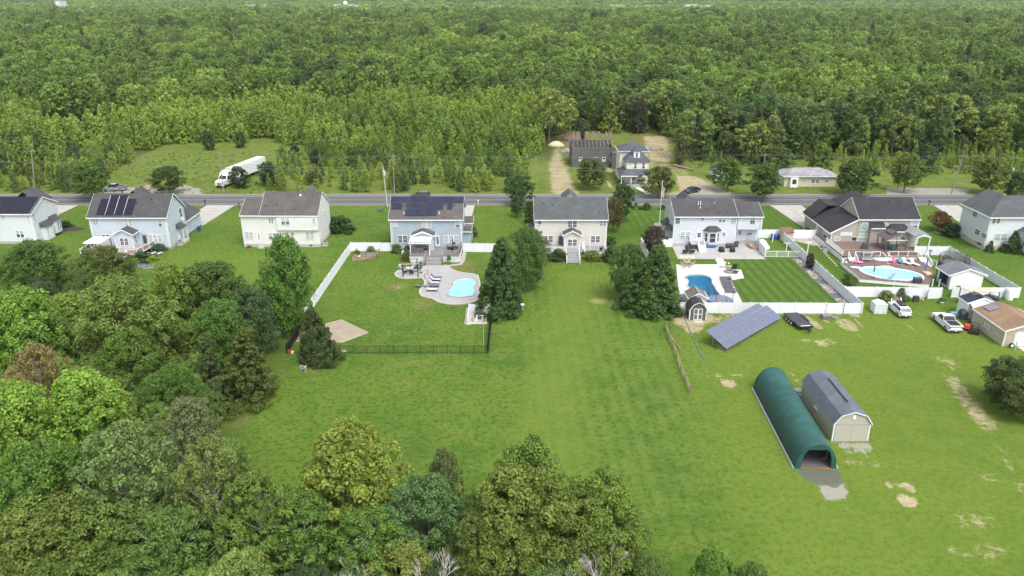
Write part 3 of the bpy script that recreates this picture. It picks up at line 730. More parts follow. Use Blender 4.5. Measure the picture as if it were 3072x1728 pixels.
# grown woods
X, Y = jitter(4, 215, 205, 420, 6.2)
front = np.where(X > 86, 230, np.where(X > 62, 214, np.where(X > 44, 222, np.where(X > 36, 240, 256))))
ok = keep(X, Y) & inframe(X, Y) & (Y > front) & ~((X < 12) & (Y < 330))
X1, Y1 = X[ok], Y[ok]
X, Y = jitter(-260, 12, 300, 420, 6.2)
ok = inframe(X, Y) & ((Y > 338) | ((X < -70) & (Y > 302 + 30 * np.sin(X * .05))))
X1, Y1 = np.concatenate((X1, X[ok])), np.concatenate((Y1, Y[ok]))
o_ = np.argsort(Y1); X1, Y1 = X1[o_], Y1[o_]
h1 = np.clip(12 + rngf.normal(size=len(X1)) * 3.2, 5.5, 19)
NW = 210
wood_cols = [(.052, .088, .030), (.075, .125, .030), (.115, .17, .034), (.155, .21, .038), (.105, .14, .052), (.055, .105, .03)]
wname = ['blackish green', 'dark green', 'green', 'light green', 'grey-green', 'deep green']
for i in range(NW):
    ci = rngf.integers(0, 6); right = X1[i] > 8
    zone = ('behind the ruined barn' if X1[i] < 34 else 'behind the small white shed' if X1[i] < 66 else 'behind the ranch house' if X1[i] < 92 else 'behind the overgrown lot') if right else 'behind the young plantation' if X1[i] > -70 else 'behind the left thicket'
    lab = ('tall ' if h1[i] > 13.5 else 'low ' if h1[i] < 11 else '') + wname[ci] + ' tree in the woods ' + zone + (' at the wood edge' if Y1[i] < 252 else '')
    place_tree(WOOD[i % 7], 'woodland_tree', lab, 'tree', (X1[i],Y1[i],0),h1[i] / 13.0,rngf.random() * 6.28,wood_cols[ci],lab.replace(' tree in', ' trees in'))
restW = [(X1[NW:], Y1[NW:], h1[NW:] / 13.0)]
X,Y = jitter(-430,430,232,420,6.4); ok = ~inframe(X,Y) & inframe(X,Y,60,.85); restW.append((X[ok],Y[ok],np.clip(12.5 + rngf.normal(size=ok.sum()) * 3.4,6,20) / 13))
X,Y = jitter(-480,480,418,480,6.6); ok = inframe(X,Y,60,.85); restW.append((X[ok],Y[ok],np.clip(12.5 + rngf.normal(size=ok.sum()) * 3.4,6,20) / 13))
X, Y = jitter(-800, 800, 480, 860, 7.6); ok = inframe(X, Y, 60, .85); restW.append((X[ok], Y[ok], np.clip(13 + rngf.normal(size=ok.sum()) * 3.8, 6, 22) / 13))
X,Y = jitter(-1250,1250,860,1400,9.5); ok = inframe(X,Y,60,.85); restW.append((X[ok],Y[ok],np.clip(14 + rngf.normal(size=ok.sum()) * 4.2,6,24) / 13))

def scatter(name, protos, X, Y, S, label, flat=0.0):
    """one object: points with instances of the given meshes (the far mass of trees nobody could count)"""
    n = len(X); me = bpy.data.meshes.new(name); me.vertices.add(n)
    me.vertices.foreach_set('co', np.stack((X, Y, np.zeros(n)), 1).astype(np.float32).ravel())
    for k, v, t in (('scl', S, 'FLOAT'), ('rot', rngf.random(n) * 6.283, 'FLOAT'), ('idx', rngf.integers(0, len(protos), n), 'INT')):
        a = me.attributes.new(k, t, 'POINT'); a.data.foreach_set('value', np.asarray(v, np.int32 if t == 'INT' else np.float32))
    o = bpy.data.objects.new(name, me); col.objects.link(o); tag(o, label, None, None, 'stuff')
    c = bpy.data.collections.new(name + '_sources')
    for i, m in enumerate(protos):
        po = bpy.data.objects.new('%s_source_%02d' % (name, i), m); c.objects.link(po)
    ng = bpy.data.node_groups.new(name, 'GeometryNodeTree')
    ng.interface.new_socket('Geometry', in_out='INPUT', socket_type='NodeSocketGeometry'); ng.interface.new_socket('Geometry', in_out='OUTPUT', socket_type='NodeSocketGeometry')
    gi, go = ng.nodes.new('NodeGroupInput'), ng.nodes.new('NodeGroupOutput')
    ci = ng.nodes.new('GeometryNodeCollectionInfo'); ci.inputs['Collection'].default_value = c
    ci.inputs['Separate Children'].default_value = True; ci.inputs['Reset Children'].default_value = True
    iop = ng.nodes.new('GeometryNodeInstanceOnPoints'); iop.inputs['Pick Instance'].default_value = True
    def na(k, t):
        q = ng.nodes.new('GeometryNodeInputNamedAttribute'); q.data_type = t; q.inputs['Name'].default_value = k; return q.outputs['Attribute']
    cx = ng.nodes.new('ShaderNodeCombineXYZ'); ng.links.new(na('rot', 'FLOAT'), cx.inputs[2])
    ng.links.new(gi.outputs[0], iop.inputs['Points']); ng.links.new(ci.outputs[0], iop.inputs['Instance'])
    ng.links.new(na('idx', 'INT'), iop.inputs['Instance Index'])
    ng.links.new(cx.outputs[0], iop.inputs['Rotation']); ng.links.new(na('scl', 'FLOAT'), iop.inputs['Scale'])
    ng.links.new(iop.outputs[0], go.inputs[0])
    md = o.modifiers.new('scatter', 'NODES'); md.node_group = ng
    return o
def forest_copy(meshes):
    out = []
    for c, t in meshes:
        m = c.copy(); m.materials.clear(); m.materials.append(forestleaf); out.append(m)
    return out
youngleaf = leaf_material('young_leaf', True)
for e,c_ in zip([n for n in youngleaf.node_tree.nodes if n.type == 'VALTORGB'][0].color_ramp.elements,[(.06,.11,.024,1),(.105,.168,.026,1),(.15,.222,.03,1),(.19,.265,.034,1),(.23,.30,.04,1)]): e.color = c_
yc = []
for c, t in YOUNG:
    m = c.copy(); m.materials.clear(); m.materials.append(youngleaf); yc.append(m)
scatter('young_woods', yc, *restY, 'mass of young pointed trees of the plantation behind the meadow')
scatter('woods', forest_copy(WOOD),np.concatenate([r[0] for r in restW]),np.concatenate([r[1] for r in restW]),np.concatenate([r[2] for r in restW]), 'mixed green forest canopy running back from the road')
# groves: many crowns in one mesh, for the canopy far off
groves = []
for s in range(4):
    rg = np.random.default_rng(300 + s); k = 26
    cen = np.stack((rg.uniform(-19, 19, k), rg.uniform(-19, 19, k), rg.uniform(5, 15, k)), 1)
    cen = np.concatenate((cen, cen + rg.normal(size=cen.shape) * np.array((2.2, 2.2, 1.4)), cen + rg.normal(size=cen.shape) * np.array((2.2, 2.2, 1.4))))
    v, tn = leaf_quads(rg, cen, rg.uniform(1.6, 3.8, len(cen)), 30, 1.3, .4, .7, .75, rg.random(len(cen)) * .75)
    groves.append(mesh_quads('grove', v, tn, forestleaf))
X, Y = jitter(-2400, 2400, 1400, 2700, 31); ok = inframe(X, Y, 40, .8); FX, FY = X[ok], Y[ok]; FS = np.full(len(FX), 1.0)
X,Y = jitter(-5000,5000,2700,6200,44); ok = inframe(X,Y,60,.78); FX,FY,FS = np.concatenate((FX,X[ok])),np.concatenate((FY,Y[ok])),np.concatenate((FS,np.full(ok.sum(),1.35)))
scatter('far_woods', groves, FX, FY, FS * (1 + rngf.normal(size=len(FX)) * .1), 'far forest canopy reaching the horizon')

weed = near_mesh('bush', 9); wm2 = weed[0].copy(); wm2.materials.clear(); wm2.materials.append(youngleaf)
X,Y = jitter(-125,150,186,236,1.9); ok = keep(X,Y) & (X > 40) | inpoly(X,Y,MEADOW); ok &= (inpoly(X,Y,MEADOW) | ((Y > 196) & (X > 40))) & (rngf.random(len(X)) < .55); X,Y = X[ok],Y[ok]
scatter('meadow_weeds', [wm2], X, Y, np.where(X > 30, 1.7, 1) * rngf.uniform(.02, .06, len(X)), 'tall rough weeds growing over the meadow across the road')
scatter('undergrowth', [ug, ug2], UX, UY, rngf.uniform(.2, .55, len(UX)), 'leafy undergrowth beneath the trees of the near woods')

# ---------------------------------------------------------------- house kit
class Site:
    """a thing whose parts are built in place"""
    def __init__(s, name, label, cat, loc, group=None):
        s.loc = (loc[0], loc[1], loc[2] if len(loc) > 2 else 0)
        s.root = thing(name, label, cat, s.loc, 0, group)
    def part(s, mb, name, mat, **kw):
        return mb.build(name, mat, s.root, loc=tuple(-x for x in s.loc), **kw)
    def bx(s, n, m, *a): return s.part(MB().box(*a), n, m)
    def br(s, n, m, *a): return s.part(MB().bar(*a), n, m)
    def cb(s, n, m, *a): return s.part(MB().cbox(*a), n, m)
    def py(s, n, m, *a): return s.part(MB().prism_y(*a), n, m)
    def px(s, n, m, *a): return s.part(MB().prism_x(*a), n, m)
    def pz(s, n, m, *a): return s.part(MB().prism(*a), n, m)

def mapper(pl):
    ax, v, sg = pl
    if ax == 'y': return lambda u, z, d: (u, v + sg * d, z)
    return lambda u, z, d: (v + sg * d, u, z)
def pbox(mb, mp, u0, z0, u1, z1, d0, d1, mi=0):
    ps = [mp(u, z, d) for d in (d0, d1) for u, z in ((u0, z0), (u1, z0), (u1, z1), (u0, z1))]
    x = [p[0] for p in ps]; y = [p[1] for p in ps]; z = [p[2] for p in ps]
    mb.box(min(x), min(y), min(z), max(x), max(y), max(z), mi)

def window(st, pl, rect, n=1, grid=2, up=None, lo=None, casing=.09, fm=None, name='window'):
    """n sash windows side by side inside rect (u0, z0, u1, z1): casing, rails and bars in one frame, two panes each"""
    u0, z0, u1, z1 = rect; u0, u1 = min(u0, u1), max(u0, u1)
    mp = mapper(pl); w = (u1 - u0) / n
    for i in range(n):
        a, b_ = u0 + w * i, u0 + w * (i + 1); mb = MB(); zm = (z0 + z1) / 2; e = 0.0015 if i else 0
        pbox(mb, mp, a + e, z0, a + casing, z1, .005, .075); pbox(mb, mp, b_ - casing, z0, b_ - (.0015 if i < n - 1 else 0), z1, .005, .075)
        pbox(mb, mp, a + casing, z0, b_ - casing, z0 + casing, .005, .078); pbox(mb, mp, a + casing, z1 - casing, b_ - casing, z1, .005, .075)
        pbox(mb, mp, a + casing, zm - .03, b_ - casing, zm + .03, .005, .065)
        if grid:
            for q in range(1, grid + 1):
                u = a + casing + (w - 2 * casing) * q / (grid + 1)
                pbox(mb, mp, u - .012, z0 + casing, u + .012, zm - .03, .03, .045); pbox(mb, mp, u - .012, zm + .03, u + .012, z1 - casing, .03, .045)
            for zc in ((z0 + zm) / 2, (z1 + zm) / 2): pbox(mb, mp, a + casing, zc - .012, b_ - casing, zc + .012, .028, .043)
        f = st.part(mb, name, fm or trim)
        for (p, q, m_) in ((z0 + casing, zm - .03, lo or glass_m), (zm + .03, z1 - casing, up or glass_m)):
            pm = MB(); pbox(pm, mp, a + casing, p, b_ - casing, q, .006, .026); pm.build('pane', m_, f)

def door(st, pl, rect, m=None, lite=None, grid=(1, 4), name='door'):
    u0, z0, u1, z1 = rect; u0, u1 = min(u0, u1), max(u0, u1); mp = mapper(pl); mb = MB()
    pbox(mb, mp, u0, z0, u0 + .1, z1, .005, .08); pbox(mb, mp, u1 - .1, z0, u1, z1, .005, .08); pbox(mb, mp, u0 + .1, z1 - .1, u1 - .1, z1, .005, .08)
    pbox(mb, mp, u0 + .1, z0, u1 - .1, z1 - .1, .005, .04)
    d = st.part(mb, name, m or white)
    if lite:
        l0, m0, l1, m1 = u0 + .22, z0 + (z1 - z0) * lite, u1 - .22, z1 - .28
        pm = MB(); pbox(pm, mp, l0, m0, l1, m1, .041, .05); pm.build('pane', glass_m, d)
        gm_ = MB()
        for i in range(1, grid[0] + 1): u = l0 + (l1 - l0) * i / (grid[0] + 1); pbox(gm_, mp, u - .012, m0, u + .012, m1, .051, .06)
        for i in range(1, grid[1] + 1): z = m0 + (m1 - m0) * i / (grid[1] + 1); pbox(gm_, mp, l0, z - .012, l1, z + .012, .0505, .0595)
        if len(gm_.v): gm_.build('glazing_bar', m or white, d)
    hm = MB(); pbox(hm, mp, u1 - .2, z0 + .95, u1 - .15, z0 + 1.1, .041, .09); hm.build('handle', darkgrey, d)

def gable_x(st, x0, x1, y0, y1, ez, rz, yr, rm, wm=None, base=0.0, ov=.3, ovx=.3, ez1=None, th=.14, name='wall', rake=True, zb=0.0):
    """walls under a roof whose ridge runs along x"""
    ez1 = ez if ez1 is None else ez1
    sl0 = (rz - ez) / (yr - y0 + ov); sl1 = (rz - ez1) / (y1 + ov - yr)
    if wm:
        mb = MB(); mb.prism_x([(y0, zb), (y1, zb), (y1, ez1 + sl1 * ov - .02), (yr, rz - .03), (y0, ez + sl0 * ov - .02)], x0, x1); st.part(mb, name, wm)
    mb = MB(); mb.prism_x([(y0 - ov, ez), (yr, rz), (y1 + ov, ez1), (y1 + ov, ez1 + th), (yr, rz + th), (y0 - ov, ez + th)], x0 - ovx, x1 + ovx)
    st.part(mb, 'roof', rm)
    if rake:
        for xa in (x0 - ovx - .035, x1 + ovx + .003):
            st.px('rake_board', trim,[(y0 - ov - .03,ez - .08),(yr,rz - .08),(y1 + ov + .03,ez1 - .08),(y1 + ov + .03,ez1 + th + .015),(yr,rz + th + .02),(y0 - ov - .03,ez + th + .015)],xa,xa + .032)
    for ya, z in ((y0 - ov - .13, ez), (y1 + ov + .003, ez1)):
        st.bx('gutter', trim, x0 - ovx, ya, z - .06, x1 + ovx, ya + .127, z + th - .02)
def gable_y(st, x0, x1, y0, y1, ez, rz, xr, rm, wm=None, ov=.3, ovy=.3, th=.14, ez1=None, name='wall', rname='roof', back=True, rake=True, zb=0.0, ovb=None):
    """walls under a roof whose ridge runs along y; the gable shows towards -y"""
    ez1 = ez if ez1 is None else ez1; ovb = ovy if ovb is None else ovb
    s0 = (rz - ez) / (xr - x0 + ov); s1 = (rz - ez1) / (x1 + ov - xr)
    if wm:
        mb = MB(); mb.prism_y([(x0, zb), (x1, zb), (x1, ez1 + s1 * ov - .02), (xr, rz - .03), (x0, ez + s0 * ov - .02)], y0, y1); st.part(mb, name, wm)
    mb = MB(); mb.prism_y([(x0 - ov, ez), (xr, rz), (x1 + ov, ez1), (x1 + ov, ez1 + th), (xr, rz + th), (x0 - ov, ez + th)], y0 - ovy, y1 + ovb)
    st.part(mb, rname, rm)
    if rake:
        st.py('rake_board', trim,[(x0 - ov - .03,ez - .1),(xr,rz - .1),(x1 + ov + .03,ez1 - .1),(x1 + ov + .03,ez1 + th + .015),(xr,rz + th + .02),(x0 - ov - .03,ez + th + .015)],y0 - ovy - .035,y0 - ovy - .003)
        for xa, z in ((x0 - ov - .1, ez), (x1 + ov + .003, ez1)):
            st.bx('gutter', trim, xa, y0 - ovy, z - .06, xa + .097, y1 + ovb, z + th - .02)
def hip(st, x0, x1, y0, y1, ez, rz, rm, ov=.3, th=.1, d=None, name='roof', edge=True):
    """hip roof over a rectangle, ridge along the longer side"""
    a0, a1, b0, b1 = x0 - ov, x1 + ov, y0 - ov, y1 + ov
    if a1 - a0 >= b1 - b0: h = (b1 - b0) / 2; r = [(a0 + h, (b0 + b1) / 2), (a1 - h, (b0 + b1) / 2)]; f = [(0,1,5,4),(1,2,5),(2,3,4,5),(3,0,4)]
    else: h = (a1 - a0) / 2; r = [((a0 + a1) / 2, b0 + h), ((a0 + a1) / 2, b1 - h)]; f = [(0,1,4),(1,2,5,4),(2,3,5),(3,0,4,5)]
    mb = MB(); mb.add([(a0,b0,ez+th),(a1,b0,ez+th),(a1,b1,ez+th),(a0,b1,ez+th)] + [(x, y, rz) for x, y in r], f + [(3,2,1,0)])
    mb.box(a0, b0, ez, a1, b1, ez + th - .002) ; st.part(mb, name, rm)
    if edge:
        mb = MB()
        for q in ((a0 - .1,b0 - .1,a1 + .1,b0 - .003),(a0 - .1,b1 + .003,a1 + .1,b1 + .1),(a0 - .1,b0,a0 - .003,b1),(a1 + .003,b0,a1 + .1,b1)): mb.box(q[0],q[1],ez - .05,q[2],q[3],ez + th - .02)
        st.part(mb, 'gutter', trim)
def foundation(st, x0, x1, y0, y1, h=.55, m=None):
    mb = MB(); mb.box(x0 + .03, y0 + .03, -.2, x1 - .03, y1 - .03, h + .0); o = .02
    mb.box(x0 - o, y0 - o, -.2, x1 + o, y1 + o, h); st.part(mb, 'foundation', m or cinder)
def corner(st, x, y, z1, z0=.5, sx=1, sy=-1):
    mb = MB(); w = .12
    mb.box(min(x - sx * w, x + sx * .03), min(y + sy * .03, y), z0, max(x - sx * w, x + sx * .03), max(y + sy * .03, y), z1)
    mb.box(min(x, x + sx * .03), min(y, y - sy * w) , z0, max(x, x + sx * .03), max(y, y - sy * w), z1)
    st.part(mb, 'corner_board', trim)
def downspout(st, x, y, z1):
    mb = MB(); mb.box(x - .045, y - .1, .3, x + .045, y - .02, z1); mb.box(x - .045, y - .3, .15, x + .045, y - .02, .3); st.part(mb, 'downspout', trim)
def roof_z(ez, rz, y0, yr, y, ov=.3): return ez + (rz - ez) * (y - (y0 - ov)) / (yr - y0 + ov)
def vent(st, x, y, z, m=None, h=.35, r=.07):
    mb = MB(); mb.lathe(x, y, [(r * 2, z), (r * 1.2, z + .08), (r, z + .1), (r, z + h), (.0, z + h)], 8); st.part(mb, 'vent_pipe', m or black)
cell, nt, b = newmat('solar_cell')
brk = nt.nodes.new('ShaderNodeTexBrick'); brk.offset = 0; tc = nt.nodes.new('ShaderNodeTexCoord'); nt.links.new(tc.outputs['Object'], brk.inputs['Vector'])
brk.inputs['Scale'].default_value = 1; brk.inputs['Brick Width'].default_value = .165; brk.inputs['Row Height'].default_value = .165; brk.inputs['Mortar Size'].default_value = .004
oi = nt.nodes.new('ShaderNodeObjectInfo')
c1 = mixc(nt,oi.outputs['Random'],(.010,.012,.026),(.015,.022,.055)); nt.links.new(c1,brk.inputs['Color1']); nt.links.new(c1,brk.inputs['Color2']); brk.inputs['Mortar'].default_value = (.05,.055,.09,1)
nt.links.new(brk.outputs[0], b.inputs['Base Color']); b.inputs['Roughness'].default_value = .18; b.inputs['Specular IOR Level'].default_value = .5
dcell = M('solar_cell_dark', (.011, .011, .022), .2, .2, 1)
frame_dark = M('panel_frame', (.03, .03, .035), .4, .1); frame_lite = M('panel_frame_light', (.34, .35, .40), .4, .1, metal=.3)
def roof_panels(st, y0, yr, ez, rz, cells, ov=.3, th=.14, cm=None, fm=None):
    """cells: (x0, x1, f0, f1) with f the share of the slope from eave to ridge"""
    A_, B_ = np.array((y0 - ov, ez + th)), np.array((yr, rz + th)); d = B_ - A_; nrm = np.array((-d[1], d[0])) / np.linalg.norm(d)
    for (x0, x1, f0, f1) in cells:
        mb = MB(); p0, p1 = A_ + d * f0 + nrm * .09, A_ + d * f1 + nrm * .09; t = nrm * .04
        vs = [(x, p[0] + k * t[0], p[1] + k * t[1]) for k in (0, 1) for x, p in ((x0, p0), (x1, p0), (x1, p1), (x0, p1))]
        mb.add(vs, [(3,2,1,0),(0,1,5,4),(1,2,6,5),(2,3,7,6),(3,0,4,7)], 1)
        i = .03; q0, q1 = p0 + (p1 - p0) * .018 + t * 1.02, p1 - (p1 - p0) * .018 + t * 1.02
        mb.add([(x0, *(p0 + t)), (x1, *(p0 + t)), (x1, *(p1 + t)), (x0, *(p1 + t))], [(0, 1, 2, 3)], 1)
        mb.add([(x0 + i, *q0), (x1 - i, *q0), (x1 - i, *q1), (x0 + i, *q1)], [(0, 1, 2, 3)], 0)
        st.part(mb, 'solar_panel', [cm or cell, fm or frame_dark])
def cross_gable(st, xc, w, y0, y1, ez, rz, rm, name='front_gable'):
    mb = MB(); mb.prism_y([(xc - w, ez), (xc, rz), (xc + w, ez), (xc + w, ez + .14), (xc, rz + .14), (xc - w, ez + .14)], y0, y1); st.part(mb, name, rm)
def ac_unit(loc, label, s=.85):
    t = thing('air_conditioner', label, 'air conditioner', loc,.0); mb = MB(); mb.box(-s/2,-s/2,.1,s/2,s/2,.85); mb.build('casing', M('ac_grey', (.36,.37,.36),.5,.15,6,wave=('z', .07,.7)),t)
    B_('lathe', 'fan_grille', darkgrey, t, 0, 0, [(s*.45, .852), (s*.45, .9), (s*.1, .93), (0, .93)], 14)
    B_('box', 'pad', cinder, t, -s*.6, -s*.6, 0, s*.6, s*.6, .1)

sh_dark = shingle('shingle_dark', (.075,.073,.076)); sh_brown = shingle('shingle_brown', (.10,.092,.086)); sh_green = shingle('shingle_greygreen', (.105,.125,.13))
sh_black = shingle('shingle_black', (.042,.040,.046)); sh_grey = shingle('shingle_grey', (.085,.088,.10)); sh_slate = shingle('shingle_slate', (.085,.095,.098))
sd_pale = siding('siding_pale', (.62,.66,.69)); sd_blue = siding('siding_lightblue', (.50,.565,.63)); sd_cream = siding('siding_cream', (.69,.69,.665)); sd_steel = siding('siding_steelblue', (.36,.43,.50))
sd_beige = siding('siding_beige', (.59,.565,.52)); sd_grey = siding('siding_grey', (.56,.59,.65)); sd_taupe = siding('siding_taupe', (.39,.365,.32)); sd_white = siding('siding_white', (.63,.66,.69))
W1, S1 = ('y', 144.5, -1), ('x', -96.0, 1)

# house at the left edge
h = Site('house', 'pale two storey house cut by the left edge, back roof covered in solar panels', 'house', (-96, 144.5))
foundation(h, -112, -96, 144.5, 153.5); gable_x(h, -112, -96, 144.5, 153.5, 6.2, 8.5, 149, sh_grey, sd_pale, zb=.4)
cross_gable(h, -99.6, 3.0, 149, 153.6, 7.2, 9.5, sh_dark)
corner(h, -96, 144.5, 6.1); downspout(h, -96.3, 144.5, 6.1)
window(h,W1,(-99.89,1.32,-98.28,2.87),2,0,blind); window(h,W1,(-96.99,4.44,-96.37,5.97),1,2,blind,blind); window(h,W1,(-101.86,5.13,-101.48,5.97),1,0)
window(h, S1, (144.99, 4.33, 145.56, 6), 1, 2); window(h, S1, (144.94, 1.11, 145.43, 3.04), 1, 2, blind)
bs = MB(); bs.box(-96.0, 146.6, .1, -94.9, 149.0, 3.0); h.part(bs, 'porch_bay', sd_pale)
mb = MB(); mb.add([(-96,146.3,3.85),(-94.6,146.3,3.0),(-94.6,149.3,3.0),(-96,149.3,3.85),(-96,146.3,2.98),(-96,149.3,2.98)],[(0,1,2,3),(0,4,1),(3,2,5),(1,4,5,2)]); h.part(mb, 'porch_roof', sh_dark)
door(h, ('x', -94.9, 1), (147.3, .25, 148.5, 2.6), white)
mb = MB(); mb.prism([(-96, 149.6), (-94.9, 150.2), (-94.9, 151.8), (-96, 152.4)], .6, 3.3); bay = h.part(mb, 'bay', sd_pale)
mb = MB(); mb.add([(-96,149.2,3.3),(-94.6,150.0,3.3),(-94.6,152.0,3.3),(-96,152.8,3.3),(-96,149.8,4.2),(-96,152.2,4.2)],[(0,1,4),(1,2,5,4),(2,3,5),(3,2,1,0)]); h.part(mb, 'bay_roof', sh_dark)
for y0_, y1_ in ((150.25, 150.95), (151.05, 151.75)): window(h, ('x', -94.9, 1), (y0_, 1.0, y1_, 3.0), 1, 2)
h.bx('gable_vent', trim, -95.99, 149.9, 7.2, -95.93, 150.3, 7.8)
cs = []
for r in range(4):
    for i in range(9):
        x1_ = -96.3 - 1.62 * i
        if r == 1 and i > 3: continue
        if r < 3 or True: cs.append((x1_ - 1.58, x1_, .03 + .24 * r, .03 + .24 * r + .232))
roof_panels(h, 144.5, 149, 6.2, 8.5, cs, cm=dcell)
h.bx('rear_bay', sd_pale, -107, 142.6, .1, -103.6, 144.49, 3.3)
mb = MB(); mb.add([(-107.2,142.3,3.3),(-103.3,142.3,3.3),(-103.3,144.49,3.3),(-107.2,144.49,3.3),(-105.4,144.49,4.5),(-105.1,144.49,4.5)],[(0,1,5,4),(1,2,5),(3,0,4),(3,2,1,0)]); h.part(mb, 'rear_bay_roof', sh_dark)
st_ = thing('porch_steps', 'small white railed steps at the back of the house cut by the left edge', 'steps', (-104.2, 142.4))
for i in range(4):
    B_('box', 'step', white, st_, -.7, -1.2 + .3 * i, 0, .7, -.9 + .3 * i, .2 + .2 * i)
for sx in (-.75, .75):
    mb = MB(); mb.bar((sx,-1.2,.9),(sx,.0,1.7),.07); mb.bar((sx,-1.2,0),(sx,-1.2,.95),.08); mb.bar((sx,0,0),(sx,0,1.75),.08); mb.build('railing', white,st_)

# house with the white gazebo
Y2, X2 = 141.2, -67.6
h = Site('house', 'light blue house with four columns of solar panels and a white gazebo on its deck', 'house', (-82.7,Y2)); W2,S2 = ('y', Y2,-1),('x', X2,1)
foundation(h, -82.7, X2, Y2, 149.6); gable_x(h, -82.7, X2, Y2, 149.6, 6.4, 10.15, 145.4, sh_dark, sd_blue, zb=.45)
cross_gable(h, -75.3, 1.6, 145.4, 149.4, 9.4, 10.65, sh_dark)
corner(h, X2, Y2, 6.3); corner(h, -82.7, Y2, 6.3, sx=-1); downspout(h, X2 - .3, Y2, 6.2); downspout(h, -82.4, Y2, 6.2)
window(h,W2,(-81.92,4.92,-80.9,6.22),2,2); window(h,W2,(-75.94,4.58,-74.22,6.17),2,1,blind,blind); window(h,W2,(-69.33,4.58,-68.48,6.08),1,2,blind)
window(h, W2, (-80.84, 1.5, -79.22, 3.07), 2, 2, None, blind); window(h, W2, (-71.79, 1.43, -68.99, 3), 3, 1, blind, blind)
window(h,S2,(141.25,4.6,141.65,6.45),1,2); window(h,S2,(147.08,4.18,148.47,6.59),1,2); window(h,S2,(141.12,1.48,141.57,3.45),1,2,blind); window(h,S2,(146.85,1.81,147.12,3.13),1,0)
door(h, S2, (145.2, .7, 146.4, 3.0), white)
mb = MB(); mb.add([(-67.58,144.7,4.0),(-66.2,144.7,3.2),(-66.2,146.9,3.2),(-67.58,146.9,4.0),(-67.58,144.7,3.15),(-67.58,146.9,3.15)],[(0,1,2,3),(0,4,1),(3,2,5),(1,4,5,2)]); h.part(mb, 'porch_roof', sh_dark)
for y_ in (144.8, 146.8):
    h.bx('porch_post', trim, -66.4, y_ - .06, .1, -66.28, y_ + .06, 3.2)
h.bx('stoop', concrete, -67.5, 144.6, 0, -66.2, 147.0, .5)
mb = MB(); mb.lathe(0,0,[(.02,0),(.3,.06),(.42,.16),(.40,.17),(.02,.05)],12); d_ = h.part(mb, 'satellite_dish', M('dish', (.38,.39,.41),.5)); d_.location = (-67.2 + 82.7,147.2 - Y2,4.5); d_.rotation_euler = (R(60),0,R(60))
h.br('dish_arm', darkgrey, (-67.6, 147.2, 4.3), (-67.2, 147.2, 4.5), .05)
# garage wing towards the road
gable_y(h, -76, -67.9, 149.6, 157.6, 3.0, 5.6, -72, sh_dark, sd_blue, ovy=0, ovb=.3, zb=.2)
cs = []
for i in range(4):
    x0_ = (-81.33, 6.77)[0] + .15 + i * 1.78
    for r in range(5 if i in (1, 2) else 4): cs.append((x0_ + r * .02, x0_ + 1.66 + r * .02, .10 + r * .165, .10 + (r + 1) * .165 - .006))
roof_panels(h, Y2, 145.4, 6.4, 10.15, cs, cm=dcell, fm=frame_dark)
mb = MB()
for i in range(1, 4): x0_ = (-81.33, 6.77)[0] + .09 + i * 1.78; mb.bar((x0_, 141.35, 6.97), (x0_ + .1, 144.6, 9.92), .07)
h.part(mb, 'panel_rail', M('rail_alu', (.5, .5, .55), .4, .1))
for x_, y_ in ((-71.2, 144.2), (-69.5, 144.0), (-80.9, 143.6), (-73.9, 143.4)): vent(h, x_, y_, roof_z(6.54, 10.29, Y2, 145.4, y_) - .05)
# sunroom at the back
gable_y(h,-77.1,-73.6,138.8,Y2,3.7,4.75,-75.35,sh_dark,sd_blue,ovb=0,zb=.6); window(h,('y', 138.8,-1),(-76.14,1.57,-74.47,3.12),2,2); window(h,('x', -73.6,1),(139.4,1.6,140.3,3.3),1,2)
corner(h, -73.6, 138.8, 3.65); corner(h, -77.1, 138.8, 3.65, sx=-1)
door(h, W2, (-73.0, 1.0, -71.9, 3.1), M('sage', (.30, .36, .38), .5), .1, (0, 0))
ac_unit((-66.85, 143.8), 'grey air conditioner beside the side door of the light blue house')

def rail(parent, pts, z, posts=True, m=None, bal=None, h=.95, step=1.8, loc=None, infill=True, top=.07):
    """guard rail along a line of (x, y): posts one by one, rails and balusters per bay"""
    m = m or white; bal = bal or m
    for (x0, y0), (x1, y1) in zip(pts[:-1], pts[1:]):
        L = math.hypot(x1 - x0, y1 - y0); n = max(1, round(L / step))
        for i in range(n):
            p = (x0 + (x1 - x0) * i / n, y0 + (y1 - y0) * i / n); q = (x0 + (x1 - x0) * (i + 1) / n, y0 + (y1 - y0) * (i + 1) / n)
            mb = MB(); mb.box(p[0] - .06, p[1] - .06, z, p[0] + .06, p[1] + .06, z + h + .1); mb.build('post', m, parent, loc=loc)
            mb = MB(); mb.bar((*p, z + h), (*q, z + h), .09, top); mb.bar((*p, z + .1), (*q, z + .1), .06); mb.build('rail', m, parent, loc=loc)
            if infill:
                mb = MB(); k = max(2, int(math.hypot(q[0] - p[0], q[1] - p[1]) / .14))
                for j in range(1, k): t = j / k; x, y = p[0] + (q[0] - p[0]) * t, p[1] + (q[1] - p[1]) * t; mb.bar((x, y, z + .1), (x, y, z + h), .032)
                mb.build('balusters', bal, parent, loc=loc, kind='stuff')
    x, y = pts[-1]; mb = MB(); mb.box(x - .06, y - .06, z, x + .06, y + .06, z + h + .1); mb.build('post', m, parent, loc=loc)
